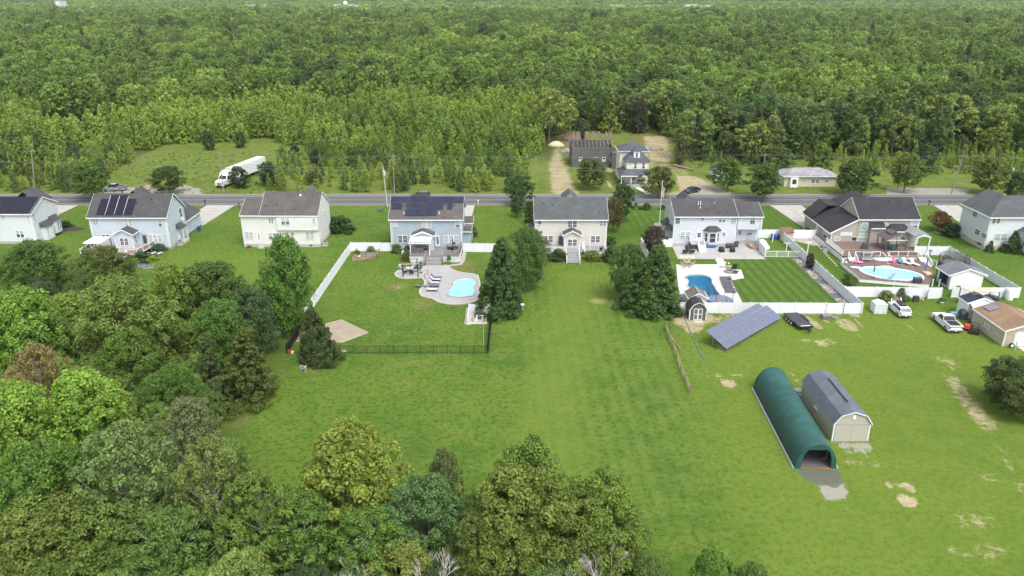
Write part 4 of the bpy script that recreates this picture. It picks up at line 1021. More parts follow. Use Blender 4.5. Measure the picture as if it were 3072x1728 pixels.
def steps(parent, x0, x1, ytop, ybot, z, n, m, loc=None, rail_m=None, nose=None):
    """flight going down towards -y from ytop at height z"""
    for i in range(n):
        y1 = ytop - (ytop - ybot) * i / n; y0 = ytop - (ytop - ybot) * (i + 1) / n; zt = z * (n - i - .0) / (n + 1)
        zt = z - z * (i + 1) / (n + 1)
        mb = MB(); mb.box(x0, y0 - .03, zt - .05, x1, y1, zt); mb.build('tread', m, parent, loc=loc)
        mb = MB(); mb.box(x0 + .01, y1 - .04, max(0, zt), x1 - .01, y1 - .015, zt + z / (n + 1) - .05); mb.build('riser', nose or m, parent, loc=loc)
    if rail_m:
        for x in (x0 - .05, x1 + .05):
            mb = MB(); mb.bar((x,ytop,z + .95),(x,ybot,.95),.09,.07); mb.bar((x,ybot,0),(x,ybot,1.05),.11); mb.bar((x,ytop,z),(x,ytop,z + 1.05),.11)
            k = max(3, n * 2)
            for j in range(1, k): t = j / k; y = ytop + (ybot - ytop) * t; zb = z * (1 - t); mb.bar((x, y, zb), (x, y, zb + .95), .03)
            mb.build('stair_rail', rail_m, parent, loc=loc)
            mb = MB(); mb.prism_x([(ytop, z - .02), (ybot, .0), (ybot, -.02), (ytop, z - .4)], x - .03, x + .03); mb.build('stringer', rail_m, parent, loc=loc)

def deck(name, label, poly, z, m, skirt=None, skm=None):
    d = Site(name, label, 'deck', poly[0]); d.pz('deck_floor', m, poly, z - .16, z)
    return d
dk = deck('deck', 'white railed wooden deck of the light blue house, stairs down to the garden', [(-82.3,135.3),(-71.2,135.0),(-70.4,141.1),(-82.3,141.1)],1.0,M('tan_deck', (.33,.27,.22),.85,.15,2,wave=('y', .14,.5)))
lc = tuple(-x for x in dk.loc)
rail(dk.root,[(-82.2,141.0),(-82.2,135.4),(-74.6,135.2)],1.0,loc=lc,bal=black,infill=True); rail(dk.root,[(-73.2,135.15),(-71.3,135.1),(-70.5,140.9)],1.0,loc=lc,bal=black)
steps(dk.root, -74.5, -73.3, 135.1, 132.9, 1.0, 5, white, lc, white)
for x_, y_ in ((-82.1, 135.5), (-78, 135.4), (-71.4, 135.3), (-70.7, 139.5)):
    dk.bx('deck_post', wood, x_ - .07, y_ - .07, 0, x_ + .07, y_ + .07, .84)
gz = Site('gazebo', 'white flat canopy gazebo with raised vent on the deck of the light blue house', 'gazebo', (-79.6, 136.6, 1.0))
mb = MB(); mb.loft([[(-81.3,135.2,3.05),(-78.0,135.2,3.05),(-78.0,139.2,3.05),(-81.3,139.2,3.05)],[(-81.3,135.2,3.25),(-78.0,135.2,3.25),(-78.0,139.2,3.25),(-81.3,139.2,3.25)],[(-80.2,136.7,3.5),(-79.1,136.7,3.5),(-79.1,137.8,3.5),(-80.2,137.8,3.5)]]); gz.part(mb, 'canopy', white)
mb = MB(); mb.loft([[(-80.3,136.6,3.55),(-79.0,136.6,3.55),(-79.0,137.9,3.55),(-80.3,137.9,3.55)],[(-80.1,136.8,3.72),(-79.2,136.8,3.72),(-79.2,137.7,3.72),(-80.1,137.7,3.72)]]); gz.part(mb, 'canopy_vent', white)
for x_ in (-81.2, -78.1):
    for y_ in (135.3, 139.1):
        gz.bx('post', darkgrey, x_ - .06, y_ - .06, 1.0, x_ + .06, y_ + .06, 3.05)
def lounger(name, label, loc, rz, m, fm, L=1.95, w=.65, back=.75, z=.34, group=None, cush=None):
    t = thing(name, label, 'sun lounger', loc, rz, group)
    B_('box', 'seat', m, t, -w/2, -L/2, z - .05, w/2, L/2 - .65, z)
    B_('prism_x', 'backrest', m, t, [(L/2 - .65, z - .05), (L/2 - .65, z), (L/2 - .12, z + back * .62), (L/2 - .06, z + back * .58)], -w/2, w/2)
    for x in (-w/2 + .05, w/2 - .05):
        for y in (-L/2 + .15, L/2 - .6):
            B_('box', 'leg', fm, t, x - .025, y - .025, 0, x + .025, y + .025, z - .05)
    if cush:
        B_('box', 'cushion', cush, t, -w/2 + .04, -L/2 + .04, z + .002, w/2 - .04, L/2 - .66, z + .07)
        B_('prism_x', 'back_cushion', cush,t,[(L/2 - .66,z + .002),(L/2 - .70,z + .07),(L/2 - .16,z + back * .62 + .05),(L/2 - .12,z + back * .62 + .005)],-w/2 + .04,w/2 - .04)
    return t
stripe_cloth = M('blue_stripe', (.42, .45, .62), .8, .1, 4, wave=('y', .2, .8))
lounger('sun_lounger', 'white lounger with blue bands on the lawn, left one of the pair below the deck', (-69.79, 137.66), R(165), stripe_cloth, white)
lounger('sun_lounger', 'white lounger with blue bands on the lawn, right one of the pair below the deck', (-68.49, 137.52), R(165), stripe_cloth, white)
tree('bush', 1,(*(-70.85,135.48),0),1.5,1.3,(.045,.09,.03), 'dark green bush beside the deck of the light blue house'); tree('bush', 2,(*(-69.93,140.42),0),1.3,1.5,(.06,.09,.05), 'grey-green bush under the windows behind the two loungers'); tree('bush', 1,(*(-68.05,134.53),0),.9,.9,(.19,.24,.03), 'yellow-green plant in front of the two white loungers')
tree('bush', 2,(*(-71.05,132.2),0),1.2,1.1,(.12,.18,.025), 'light green bush at the foot of the white deck stairs'); tree('bush', 1,(*(-68.93,132.66),0),.9,.6,(.05,.08,.02), 'small dark plant in the grey raised bed')
for k, (x_, y_) in enumerate(((1690, 1040), (1785, 1055))):
    t = thing('raised_bed', ('grey raised garden bed near the stairs of the light blue house', 'longer grey raised garden bed on the lawn below the loungers')[k], 'raised bed', (-69.13,131.07) if k == 0 else (-67.28,130.39),R(25 * k)); mb = MB()
    for q in ((-.9, -.5, .9, -.42), (-.9, .42, .9, .5), (-.9, -.42, -.82, .42), (.82, -.42, .9, .42)): mb.box(q[0], q[1], 0, q[2], q[3], .35)
    mb.build('frame', M('bed_grey', (.25, .29, .31), .7), t); B_('box', 'soil', M('bed_soil', (.07, .06, .045), .95, .3), t, -.82, -.42, 0, .82, .42, .28)
def bin_(loc, label, m, rz=0):
    t = thing('wheelie_bin', label, 'bin', loc,rz); mb = MB(); mb.loft([[(-.25,-.27,.06),(.25,-.27,.06),(.25,.27,.06),(-.25,.27,.06)],[(-.31,-.35,1.0),(.31,-.35,1.0),(.31,.35,1.0),(-.31,.35,1.0)]]); mb.build('body', m,t)
    mb = MB(); mb.loft([[(-.33,-.38,1.0),(.33,-.38,1.0),(.33,.4,1.0),(-.33,.4,1.0)],[(-.28,-.3,1.1),(.28,-.3,1.1),(.28,.36,1.1),(-.28,.36,1.1)]]); mb.build('lid', m,t)
    for s_ in (-.27, .27): B_('disc_x', 'wheel', rubber, t, s_, .3, .13, .13, .06)
blueplastic = M('bin_blue', (.02, .075, .24), .5, .2); greenplastic = M('bin_green', (.05, .085, .065), .5, .2)
bin_((-66.66, 153.07), 'dark blue wheelie bin at the garage side wall of the light blue house', blueplastic)
mb = MB(); mb.lathe(*(-94.92,154.57),[(3.2,0),(2.4,.16),(0,.22)],20,sy=.5); tag(mb.build('mulch_bed', M('mulch', (.045,.035,.03),.95,.3,5)), 'dark mulch bed beside the house cut by the left edge', 'garden bed')
tree('bush', 2, (*(-96.66, 155.78), .1), 1.4, 1.2, (.03, .055, .02), 'dark shrub in the mulch bed by the house at the left edge')

# plain cream house
Y3 = 142.5; h = Site('house', 'plain cream-white house with grey-brown roof and no solar panels', 'house', (-53.5,Y3)); W3,S3 = ('y', Y3,-1),('x', -38.3,1)
foundation(h, -53.5, -38.3, Y3, 152.5, .6); gable_x(h, -49.6, -38.3, Y3, 152.5, 6.45, 10.0, 147.4, sh_brown, sd_cream, zb=.5, ovx=.15)
gable_x(h, -53.5, -49.62, Y3 + .12, 151.5, 6.45, 8.75, 146.8, sh_brown, sd_cream, zb=.5, ovx=.12)
cross_gable(h, -41.2, 1.0, 147.4, 151.6, 9.6, 10.5, sh_brown)
corner(h, -38.3, Y3, 6.3); corner(h, -53.5, Y3 + .12, 6.3, sx=-1); downspout(h, -53.2, Y3 + .1, 6.2)
h.bx('jetty', sd_cream, *(-46.33, 3.62)[:1], Y3 - .45, 3.62, -38.31, Y3 - .001, 6.2)
WJ = ('y', Y3 - .45, -1)
window(h,W3,(-48.04,4.89,-47.03,6.04),2,2); window(h,WJ,(-45.45,4.73,-43.79,6.2),2,2,blind,None); window(h,WJ,(-39.29,4.73,-38.61,6.17),1,2,teal_glass,blind)
window(h, ('y', Y3 + .12, -1), (-53.1, 1.63, -51.45, 3.15), 2, 1, blind, blind); door(h, ('y', Y3 + .12, -1), (-50.71, 1.18, -50.09, 3.11), white, .18, (1, 4))
window(h,W3,(-48.42,1.52,-46.7,3),2,2,blind,None); window(h,W3,(-46.19,1.56,-45.77,3.07),1,0); window(h,W3,(-43.98,2.32,-43.2,3.14),1,1); window(h,W3,(-41.01,1.59,-39.34,3.18),2,1,blind,blind)
for a in ((142.74,4.52,143.33,6.14),(147.02,4.64,147.91,6.22),(143.6,1.39,144.11,3.11),(146.25,1.28,146.95,2.99),(151.63,0.91,152.25,2.88)): window(h,S3,a,1,0)
h.bx('foundation_vent', black, (-40.46, 0.69)[0], Y3 - .04, .25, (-39.89, 0.69)[0], Y3 - .021, .5)
mb = MB(); x_ = (-42.41,9.41)[0]; mb.lathe(x_,146.6,[(.38,9.5),(.14,9.85),(.12,9.9),(.12,11.2),(.2,11.25),(.2,11.4),(0,11.4)],10); h.part(mb, 'chimney_pipe', chrome)
for zx, zy, y_ in ((795, 320, 144.2), (925, 310, 144.4), (1145, 360, 143.6), (1362, 205, 146.4)):
    vent(h, {795: (-48.81, 7.72), 925: (-46.72, 7.87), 1145: (-42.96, 7.25), 1362: (-39.91, 9.14)}[zx][0], y_, roof_z(6.59, 10.14, Y3, 147.4, y_) - .05)
mb = MB()
for i in range(3): mb.box((-50.53, 1.7)[0], Y3 - .35 * (3 - i) + .1, 0, (-49.38, 1.7)[0], Y3 + .1 - .35 * (2 - i), .2 * (i + 1))
h.part(mb, 'steps', concrete)
ac_unit((-37.62, 143.64), 'air conditioner at the right corner of the plain cream house', .95)
tree('bush', 3, (*(-36.6, 152.77), 0), 3.4, 2.6, (.035, .065, .02), 'dark round weeping tree beside the plain cream house', name='weeping_tree', cat='tree')
tree('bush', 1,(*(-44.41,142.74),0),.5,.7,(.32,.09,.06), 'low red flowering plant along the wall of the cream house'); tree('bush', 2,(*(-52.5,142.38),0),.4,.5,(.28,.09,.05), 'small red plant at the left corner of the cream house')
mb = MB(); p = (-30.53,168.25); mb.loft([[(p[0]-.6,p[1]-.5,0),(p[0]+.6,p[1]-.5,0),(p[0]+.6,p[1]+.5,0),(p[0]-.6,p[1]+.5,0)],[(p[0]-.55,p[1]-.45,.75),(p[0]+.55,p[1]-.45,.75),(p[0]+.55,p[1]+.5,.85),(p[0]-.55,p[1]+.5,.85)]]); tag(mb.build('electric_box', M('box_green', (.06,.12,.075),.5)), 'green electric box on the lawn near the road', 'electric box')

# blue house with the kidney pool
Y4 = 139.2; h = Site('house', 'steel blue house with three rows of solar panels above a wide deck', 'house', (-23.5, Y4)); W4 = ('y', Y4, -1)
foundation(h, -23.5, -9.7, Y4, 148.0, .5); gable_x(h, -23.5, -9.7, Y4, 148.0, 6.6, 9.85, 143.8, sh_brown, sd_steel, zb=.45)
corner(h, -9.7, Y4, 6.5); corner(h, -23.5, Y4, 6.5, sx=-1); downspout(h, -9.95, Y4, 6.4); downspout(h, -23.2, Y4, 6.4)
window(h,W4,(-23.2,5.25,-22,6.52),2,1,blind,blind); window(h,W4,(-17.39,4.99,-15.53,6.52),2,1,blind,blind); window(h,W4,(-10.94,4.99,-10.02,6.44),1,2,blind,None)
window(h,W4,(-22.19,1.95,-20.33,3.51),2,2); window(h,W4,(-13.35,1.9,-10.35,3.51),3,1,blind,blind); door(h,W4,(-14.91,1.33,-14.05,3.47),white,.15,(1,5))
gable_y(h, -19.1, -15.1, 136.9, Y4, 4.0, 4.95, -17.1, sh_brown, sd_steel, ovb=0, zb=.5); corner(h, -15.1, 136.9, 3.95); corner(h, -19.1, 136.9, 3.95, sx=-1)
h.bx('panelling', wood, -18.4, 136.85, 1.1, -15.9, 136.899, 2.2)
gable_x(h, -9.7, -8.2, 143.2, 146.6, 3.0, 3.6, 144.9, sh_brown, sd_steel, zb=.3, ovx=.15)
gable_x(h, -9.7, -8.3, 149, 152.4, 3.0, 3.9, 150.7, sh_brown, sd_steel, zb=.3, ovx=.3)
h.bx('gable_vent', trim, -9.69, 143.5, 8.0, -9.64, 144.0, 8.7)
cs = []
x0_ = -23.75; pw = 14.35 / 14
for i in range(14): cs.append((x0_ + pw * i, x0_ + pw * (i + 1) - .02, .718, .99))
for a, n in (((-23.44, 8.14)[0], 2), ((-20.53, 8.14)[0], 7), ((-12.59, 8.14)[0], 1)):
    for i in range(n): cs.append((a + pw * i, a + pw * (i + 1) - .02, .434, .711))
for i in range(6): a = (-20.64, 7.15)[0]; cs.append((a + pw * i, a + pw * (i + 1) - .02, .152, .428))
roof_panels(h, Y4, 143.8, 6.6, 9.85, cs)
mb = MB()
for f_,xa,xb in ((.716,-23.7,-9.5),(.435,-20.6,-13.8)): yy = 138.9 + 4.9 * f_; mb.bar((xa,yy,6.6 + 3.25 * f_ + .28),(xb,yy,6.6 + 3.25 * f_ + .27),.03)
h.part(mb, 'panel_rail', M('rail_alu', (.5, .5, .55), .4, .1))
for zx,y_,m_ in (((-20.92,8.61),141.7,black),((-13.04,8.72),142.0,black),((-11.27,8.61),141.8,black),((-20.92,7.52),140.2,white),((-14.07,7.52),140.2,white)): vent(h,zx[0],y_,roof_z(6.74,9.99,Y4,143.8,y_) - .03,m_,.4)
# its deck
dk = deck('deck', 'grey composite deck with white skirting and broad stairs behind the steel blue house', [(-19.3,133.5),(-9.9,133.5),(-9.75,139.15),(-19.3,139.15)],1.25,darkdeck); lc = tuple(-x for x in dk.loc)
tau = M('taupe_rail', (.27, .24, .22), .7, .15)
rail(dk.root,[(-19.25,136.5),(-19.25,133.55),(-16.2,133.55)],1.25,m=tau,bal=tau,loc=lc,step=1.6); rail(dk.root,[(-13.0,133.55),(-10.0,133.55),(-9.85,139.0)],1.25,m=tau,bal=black,loc=lc,step=1.6)
for a_, b_ in ((-19.28, -17.75), (-17.7, -16.2), (-13.1, -12.0), (-11.95, -10.95), (-10.9, -9.92)):
    dk.bx('skirt_panel', M('skirt', (.60, .62, .62), .6, .12, 1.2), a_, 133.38, .02, b_, 133.44, 1.06)
mb = MB(); mb.box(-19.3, 133.32, 1.06, -16.2, 133.45, 1.1); mb.box(-13.1, 133.32, 1.06, -9.9, 133.45, 1.1); dk.part(mb, 'skirt_trim', white)
mb = MB(); mb.box(-9.9, 133.5, .02, -9.84, 139.1, 1.06); mb.box(-19.36, 133.5, .02, -19.31, 139.1, 1.06); dk.part(mb, 'side_skirt', white)
steps(dk.root, -16.1, -13.1, 133.5, 131.2, 1.25, 7, M('step_grey', (.34, .33, .32), .8, .1), lc, None, M('riser_dark', (.10, .095, .095), .8))
for (xa, xb) in ((-16.15, -16.5), (-13.05, -12.75)):
    mb = MB(); mb.bar((xa,133.5,2.2),(xb,131.2,.95),.12,.1); mb.bar((xb,131.2,0),(xb,131.2,1.05),.12); mb.bar((xa,133.5,.9),(xb,131.2,.1),.1,.3)
    for j in range(1, 14): t = j / 14; mb.bar((xa + (xb - xa) * t, 133.5 - 2.3 * t, 1.3 * (1 - t)), (xa + (xb - xa) * t, 133.5 - 2.3 * t, 2.2 - 1.25 * t), .03)
    dk.part(mb, 'stair_rail', tau)
pg_ = Site('pergola', 'white pergola with white fabric canopy on the grey deck of the steel blue house', 'pergola', (-17.4, 135.2, 1.25))
for x_ in (-19.1, -15.5):
    for y_ in (133.9, 136.7):
        pg_.bx('post', white, x_ - .08, y_ - .08, 1.25, x_ + .08, y_ + .08, 3.65)
pg_.bx('beam', white, -19.5, 133.75, 3.5, -15.1, 133.95, 3.75)
for i in range(7):
    x_ = -19.3 + i * .66; pg_.bx('rafter', white, x_ - .05, 133.5, 3.75, x_ + .05, 136.8, 3.9)
mb = MB(); mb.add([(-19.35,133.95,3.92),(-15.25,133.95,3.92),(-15.25,136.8,4.0),(-19.35,136.8,4.0),(-19.35,135.4,3.96),(-15.25,135.4,3.96)],[(0,1,5,4),(4,5,2,3)]); mb.add([(-19.35,133.95,3.94),(-15.25,133.95,3.94),(-15.25,136.8,4.02),(-19.35,136.8,4.02)],[(0,1,2,3)]); pg_.part(mb, 'canopy', white)

# ---------------------------------------------------------------- fences
def vinyl_fence(name, label, pts, h=1.83, step=2.44, m=None, cat='fence', group=None):
    """white board fence along pts: each post and each panel is a part"""
    m = m or fence_white; st = Site(name, label, cat, pts[0], group); cache = {}
    for k in range(len(pts) - 1):
        (x0, y0), (x1, y1) = pts[k], pts[k + 1]; L = math.hypot(x1 - x0, y1 - y0); n = max(1, round(L / step)); w = L / n; a = math.atan2(y1 - y0, x1 - x0)
        pm = MB(); pm.box(.065,-.02,.06,w - .065,.02,h - .09); pm.box(.065,-.035,h - .1,w - .065,.035,h); pm.box(.065,-.034,.04,w - .065,.034,.2)
        nb = max(2, int((w - .13) / .29))
        for j in range(1, nb): x = .065 + (w - .13) * j / nb; pm.box(x - .008, -.026, .2, x + .008, .026, h - .1)
        proto = None
        for i in range(n + 1):
            if i == n and k < len(pts) - 2: continue
            x, y = x0 + (x1 - x0) * i / n, y0 + (y1 - y0) * i / n; loc = (x - st.loc[0], y - st.loc[1], 0)
            if 'post' not in cache:
                q = MB(); q.box(-.064,-.064,0,.064,.064,h + .06); q.loft([[(-.085,-.085,h + .06),(.085,-.085,h + .06),(.085,.085,h + .06),(-.085,.085,h + .06)],[(-.01,-.01,h + .15),(.01,-.01,h + .15),(.01,.01,h + .15),(-.01,.01,h + .15)]])
                cache['post'] = q.build('post', m, st.root); cache['post'].location = loc; cache['post'].rotation_euler = (0, 0, a)
            else: inst(cache['post'], st.root, loc, a)
            if i < n:
                if proto is None: proto = pm.build('panel', m, st.root); proto.location = loc; proto.rotation_euler = (0, 0, a)
                else: inst(proto, st.root, loc, a)
    return st
def gate(name, label, p, q, h=1.8, diag=True, m=None):
    m = m or fence_white; st = Site(name, label, 'gate', p); a = math.atan2(q[1] - p[1], q[0] - p[0]); w = math.hypot(q[0] - p[0], q[1] - p[1])
    mb = MB(); mb.box(.05, -.02, .08, w - .05, .02, h - .05)
    nb = int(w / .29)
    for j in range(1, nb): x = .05 + (w - .1) * j / nb; mb.box(x - .008, -.026, .2, x + .008, .026, h - .1)
    o = mb.build('board_panel', m, st.root); o.rotation_euler = (0, 0, a)
    mb = MB(); mb.box(.03,-.04,h - .14,w - .03,.04,h); mb.box(.03,-.04,.06,w - .03,.04,.2); mb.box(.03,-.038,.2,.13,.038,h - .14); mb.box(w - .13,-.038,.2,w - .03,.038,h - .14)
    o = mb.build('gate_frame', m, st.root); o.rotation_euler = (0, 0, a)
    if diag: mb = MB(); mb.bar((.13, -.03, .2), (w - .13, -.03, h - .14), .02, .05); o = mb.build('brace', m, st.root); o.rotation_euler = (0, 0, a)
    mb = MB(); mb.box(.0,-.05,h - .35,.16,-.04,h - .28); mb.box(.0,-.05,.3,.16,-.04,.37); mb.box(w - .25,-.06,h - .4,w - .1,-.04,h - .3); o = mb.build('hinge', black,st.root); o.rotation_euler = (0,0,a)
FL = -31.9
vinyl_fence('vinyl_fence', 'long white board fence along the left side of the kidney pool yard', [(-25.9, 139.8), (FL + .3, 139.8), (FL - .3, 107.0)])
gate('fence_gate', 'white gate panel beside the left wall of the steel blue house', (-25.85, 139.8), (-23.6, 139.8), diag=True)
vinyl_fence('vinyl_fence', 'short white board fence between the steel blue house and the tall evergreen', [(-9.5, 139.4), (-2.4, 139.2)])

def metal_fence(name, label, pts, h=1.25, step=1.83):
    st = Site(name, label, 'fence', pts[0])
    for k in range(len(pts) - 1):
        (x0, y0), (x1, y1) = pts[k], pts[k + 1]; L = math.hypot(x1 - x0, y1 - y0); n = max(1, round(L / step))
        for i in range(n):
            p = (x0 + (x1 - x0) * i / n, y0 + (y1 - y0) * i / n); q = (x0 + (x1 - x0) * (i + 1) / n, y0 + (y1 - y0) * (i + 1) / n)
            st.bx('post', black, p[0] - .035, p[1] - .035, 0, p[0] + .035, p[1] + .035, h + .08)
            mb = MB(); mb.bar((*p,h),(*q,h),.03); mb.bar((*p,h - .18),(*q,h - .18),.025); mb.bar((*p,.12),(*q,.12),.025); st.part(mb, 'rail', black)
            mb = MB(); m_ = 16
            for j in range(1, m_): t = j / m_; x, y = p[0] + (q[0] - p[0]) * t, p[1] + (q[1] - p[1]) * t; mb.bar((x, y, .05), (x, y, h), .016)
            st.part(mb, 'picket', black, kind='stuff')
    x, y = pts[-1]; st.bx('post', black, x - .035, y - .035, 0, x + .035, y + .035, h + .08)
metal_fence('metal_fence', 'black metal picket fence closing the kidney pool yard towards the field', [(-31.6,106.6),(-31.7,95.0),(-3.5,95.0),(-3.3,108.4)])
mb = MB()
for p,q in (((-31.75,106.4),(-31.85,95.2)),((-3.28,95.1),(-3.08,106.2))): mb.box(p[0] - .03,q[1] if q[1] < p[1] else p[1],.05,p[0] + .03,max(p[1],q[1]),1.15)
screen = M('mesh_screen', (.012, .014, .012), .8, .3, 3)
for k,(p,q,lab) in enumerate((((-31.78,106.4),(-31.9,95.3), 'black mesh screen along the left black fence beneath the trees'),((-3.3,95.1),(-3.12,106.2), 'black mesh screen along the right black fence below the tall evergreen'))):
    mb = MB(); mb.bar((p[0], p[1], .62), (q[0], q[1], .62), .04, 1.15); tag(mb.build('mesh_screen', screen), lab, 'screen')

# ---------------------------------------------------------------- kidney pool yard
PAT = [(-13,131.31),(-16.54,131.31),(-16.66,130.15),(-16.49,128.38),(-17.69,129.26),(-19.97,129.26),(-20.71,128.6),(-20.98,127.09),(-20.81,126.13),(-20.16,125.19),(-19.06,124.73),(-17.17,124.98),(-16.01,125.15),(-15.5,124.15),(-15.1,122.53),(-15.12,121.34),(-15.31,120.16),(-15.58,119.2),(-15.52,117.87),(-15.15,116.75),(-14.74,116.2),(-14,115.75),(-13.21,115.47),(-12.49,114.4),(-11.74,113.69),(-10.33,112.99),(-8.96,112.81),(-7.97,113.07),(-6.97,113.51),(-6.12,114.22),(-5.58,115.11),(-5.42,117.13),(-5.64,119.97),(-5.83,122.93),(-6.31,126.24),(-7.22,126.77),(-8.45,127.2),(-9.52,127.63),(-10.4,128.27),(-11.15,129.26),(-11.69,130.37),(-12.22,131.22)]
def smooth_poly(p, it=1):
    for _ in range(it):
        q = []
        for i in range(len(p)):
            a, b_ = p[i], p[(i + 1) % len(p)]
            q += [(a[0]*.75 + b_[0]*.25, a[1]*.75 + b_[1]*.25), (a[0]*.25 + b_[0]*.75, a[1]*.25 + b_[1]*.75)]
        p = q
    return p
POOL4 = smooth_poly([(-10.4,122.23),(-10.1,123.14),(-9.71,123.75),(-9.22,124.15),(-8.65,124.4),(-8,124.53),(-7.41,124.57),(-6.96,124.36),(-6.57,123.85),(-6.38,122.93),(-6.33,121.73),(-6.57,120.75),(-6.71,119.97),(-6.37,119.58),(-6.35,118.44),(-6.41,117.5),(-6.55,116.75),(-6.44,116.57),(-7.12,116.2),(-7.8,116.06),(-8.27,115.75),(-8.6,115.51),(-9.03,115.84),(-9.32,116.06),(-9.87,115.98),(-10.3,116.2),(-10.68,116.61),(-10.68,117.87),(-10.7,119.01),(-10.45,119.97),(-10.06,120.94),(-10.15,121.73)],1)
def annulus(name, outer, inner, z0, z1, m, kind='structure'):
    """paved area with a hole: bridge the two outlines"""
    i0 = 0; j0 = min(range(len(inner)), key=lambda j: (inner[j][0] - outer[i0][0]) ** 2 + (inner[j][1] - outer[i0][1]) ** 2)
    mb = MB(); n, k = len(outer), len(inner)
    bm = __import__('bmesh').new()
    def ring(P, z): return [bm.verts.new((x, y, z)) for x, y in P]
    o1, i1 = ring(outer, z1), ring(inner, z1)
    es = [bm.edges.new((r[a], r[(a + 1) % len(r)])) for r in (o1, i1) for a in range(len(r))]
    __import__('bmesh').ops.triangle_fill(bm, use_beauty=True, use_dissolve=False, edges=es, normal=(0, 0, 1))
    for r, P in ((o1, outer), (i1, inner)):
        lo = ring(P, z0)
        for a in range(len(r)): bm.faces.new((r[a], r[(a + 1) % len(r)], lo[(a + 1) % len(r)], lo[a]))
    me = bpy.data.meshes.new(name); bm.to_mesh(me); bm.free(); me.materials.append(m)
    o = bpy.data.objects.new(name, me); col.objects.link(o); return tag(o, kind=kind)
stamped = M('stamped_concrete', (.33, .325, .318), .8, .16, 1.1, bump=.1)
pavers = M('edge_paver', (.47, .44, .35), .85, .3, 5)
annulus('patio', PAT, POOL4, -.05, .10, stamped)
def grow(poly, d):
    n = len(poly); c = []
    area_ = sum(poly[i][0] * poly[(i+1) % n][1] - poly[(i+1) % n][0] * poly[i][1] for i in range(n)); sg = 1 if area_ > 0 else -1
    for i in range(n):
        a, p, b_ = poly[i - 1], poly[i], poly[(i + 1) % n]; t = (b_[0] - a[0], b_[1] - a[1]); L = math.hypot(*t) + 1e-9
        c.append((p[0] + sg * t[1] / L * d, p[1] - sg * t[0] / L * d))
    return c
def edging(name, poly, w, h, step, m, i0=0, i1=None, label=None):
    """border of single stones laid along an outline"""
    P = np.array(poly); out = []; acc = 0
    mb = MB(); rg = random.Random(5)
    n = len(poly)
    for i in range(i0, (i1 or n)):
        a, b_ = P[i], P[(i + 1) % n]; L = np.linalg.norm(b_ - a); an = math.atan2(*(b_ - a)[::-1])
        k = max(1, int(L / step))
        for j in range(k):
            c = a + (b_ - a) * (j + .5) / k; mb.cbox(c[0], c[1], h / 2 + rg.uniform(-.01, .015), L / k * .92, w, h, an + rg.uniform(-.05, .05))
    return tag(mb.build(name, m), label, kind='stuff')
edging('edging_stones', grow(PAT, .12), .26, .17, .34, pavers, 2, label='pale stones edging the kidney pool patio')
edging('pool_coping', grow(POOL4, .13), .24, .235, .4, M('coping', (.36, .345, .35), .8, .2, 3), label='grey coping stones round the kidney pool')
def joint(p, q, w=.05, z=.104, name='patio_joint'):
    mb = MB(); mb.bar((*p, z), (*q, z), w, .006); tag(mb.build(name, M('joint', (.2, .19, .18), .9)), kind='structure')
for a,b_ in (((-13.44,131.04),(-13.34,126.66)),((-10.36,126.66),(-10.4,124.15)),((-16.01,126.45),(-10.53,124.98)),((-13.32,121.73),(-11.49,113.86)),((-11.47,113.69),(-10.36,116.94))): joint(a,b_)
def water(name, poly, z, c, label, wave=2.2, depth=1.3, shell=(.66, .86, .90)):
    lin = MB(); n = len(poly); lo = grow(poly, -.5)
    lin.loft([[(x, y, .11) for x, y in poly], [(x, y, -depth) for x, y in lo]], caps=False); lin.sheet(lo, -depth + .002)
    m,nt,b = newmat(name + '_liner'); nt.links.new(mixc(nt,noise(nt,1.2,2,pos(nt)),shell,tuple(x * .85 for x in shell)),b.inputs['Base Color']); b.inputs['Roughness'].default_value = .4
    w, nt, b = newmat(name + '_water')
    b.inputs['Base Color'].default_value = (*c,1); b.inputs['Roughness'].default_value = .06; b.inputs['Specular IOR Level'].default_value = .5; b.inputs['IOR'].default_value = 1.33
    caus = nt.nodes.new('ShaderNodeTexVoronoi'); caus.feature = 'DISTANCE_TO_EDGE'; caus.inputs['Scale'].default_value = wave
    bn = nt.nodes.new('ShaderNodeBump'); bn.inputs['Strength'].default_value = .35; bn.inputs['Distance'].default_value = .06; nt.links.new(noise(nt,wave * 1.4,2,pos(nt)),bn.inputs['Height']); nt.links.new(bn.outputs[0],b.inputs['Normal'])
    tb = nt.nodes.new('ShaderNodeBsdfTransparent'); tb.inputs['Color'].default_value = (*[min(1,x * 1.0) for x in (.45 + c[0] * .5,.75 + c[1] * .2,.85 + c[2] * .12)],1)
    ms = nt.nodes.new('ShaderNodeMixShader'); ms.inputs[0].default_value = .55; nt.links.new(b.outputs[0],ms.inputs[1]); nt.links.new(tb.outputs[0],ms.inputs[2]); nt.links.new(ms.outputs[0],nt.nodes['Material Output'].inputs['Surface'])
    t = thing('swimming_pool', label, 'pool', (poly[0][0], poly[0][1], 0)); lc = (-poly[0][0], -poly[0][1], 0)
    lin.build('basin', m, t, loc=lc); s = MB(); s.sheet(poly, z); s.build('water', w, t, loc=lc); return t
water('kidney', POOL4, .02, (.42, .74, .80), 'kidney-shaped pool with pale turquoise water in a grey stone patio')
def cut_ground(polys):
    """take the ground faces under the basins away"""
    P_ = PX[quads].mean(1), PY[quads].mean(1); bad = np.zeros(len(quads), bool)
    for p in polys: bad |= inpoly(P_[0], P_[1], grow(p, .25))
    import bmesh; bm = bmesh.new(); bm.from_mesh(ground.data); bm.faces.ensure_lookup_table(); bmesh.ops.delete(bm,geom=[bm.faces[i] for i in np.nonzero(bad)[0]],context='FACES_ONLY'); bm.to_mesh(ground.data); bm.free()
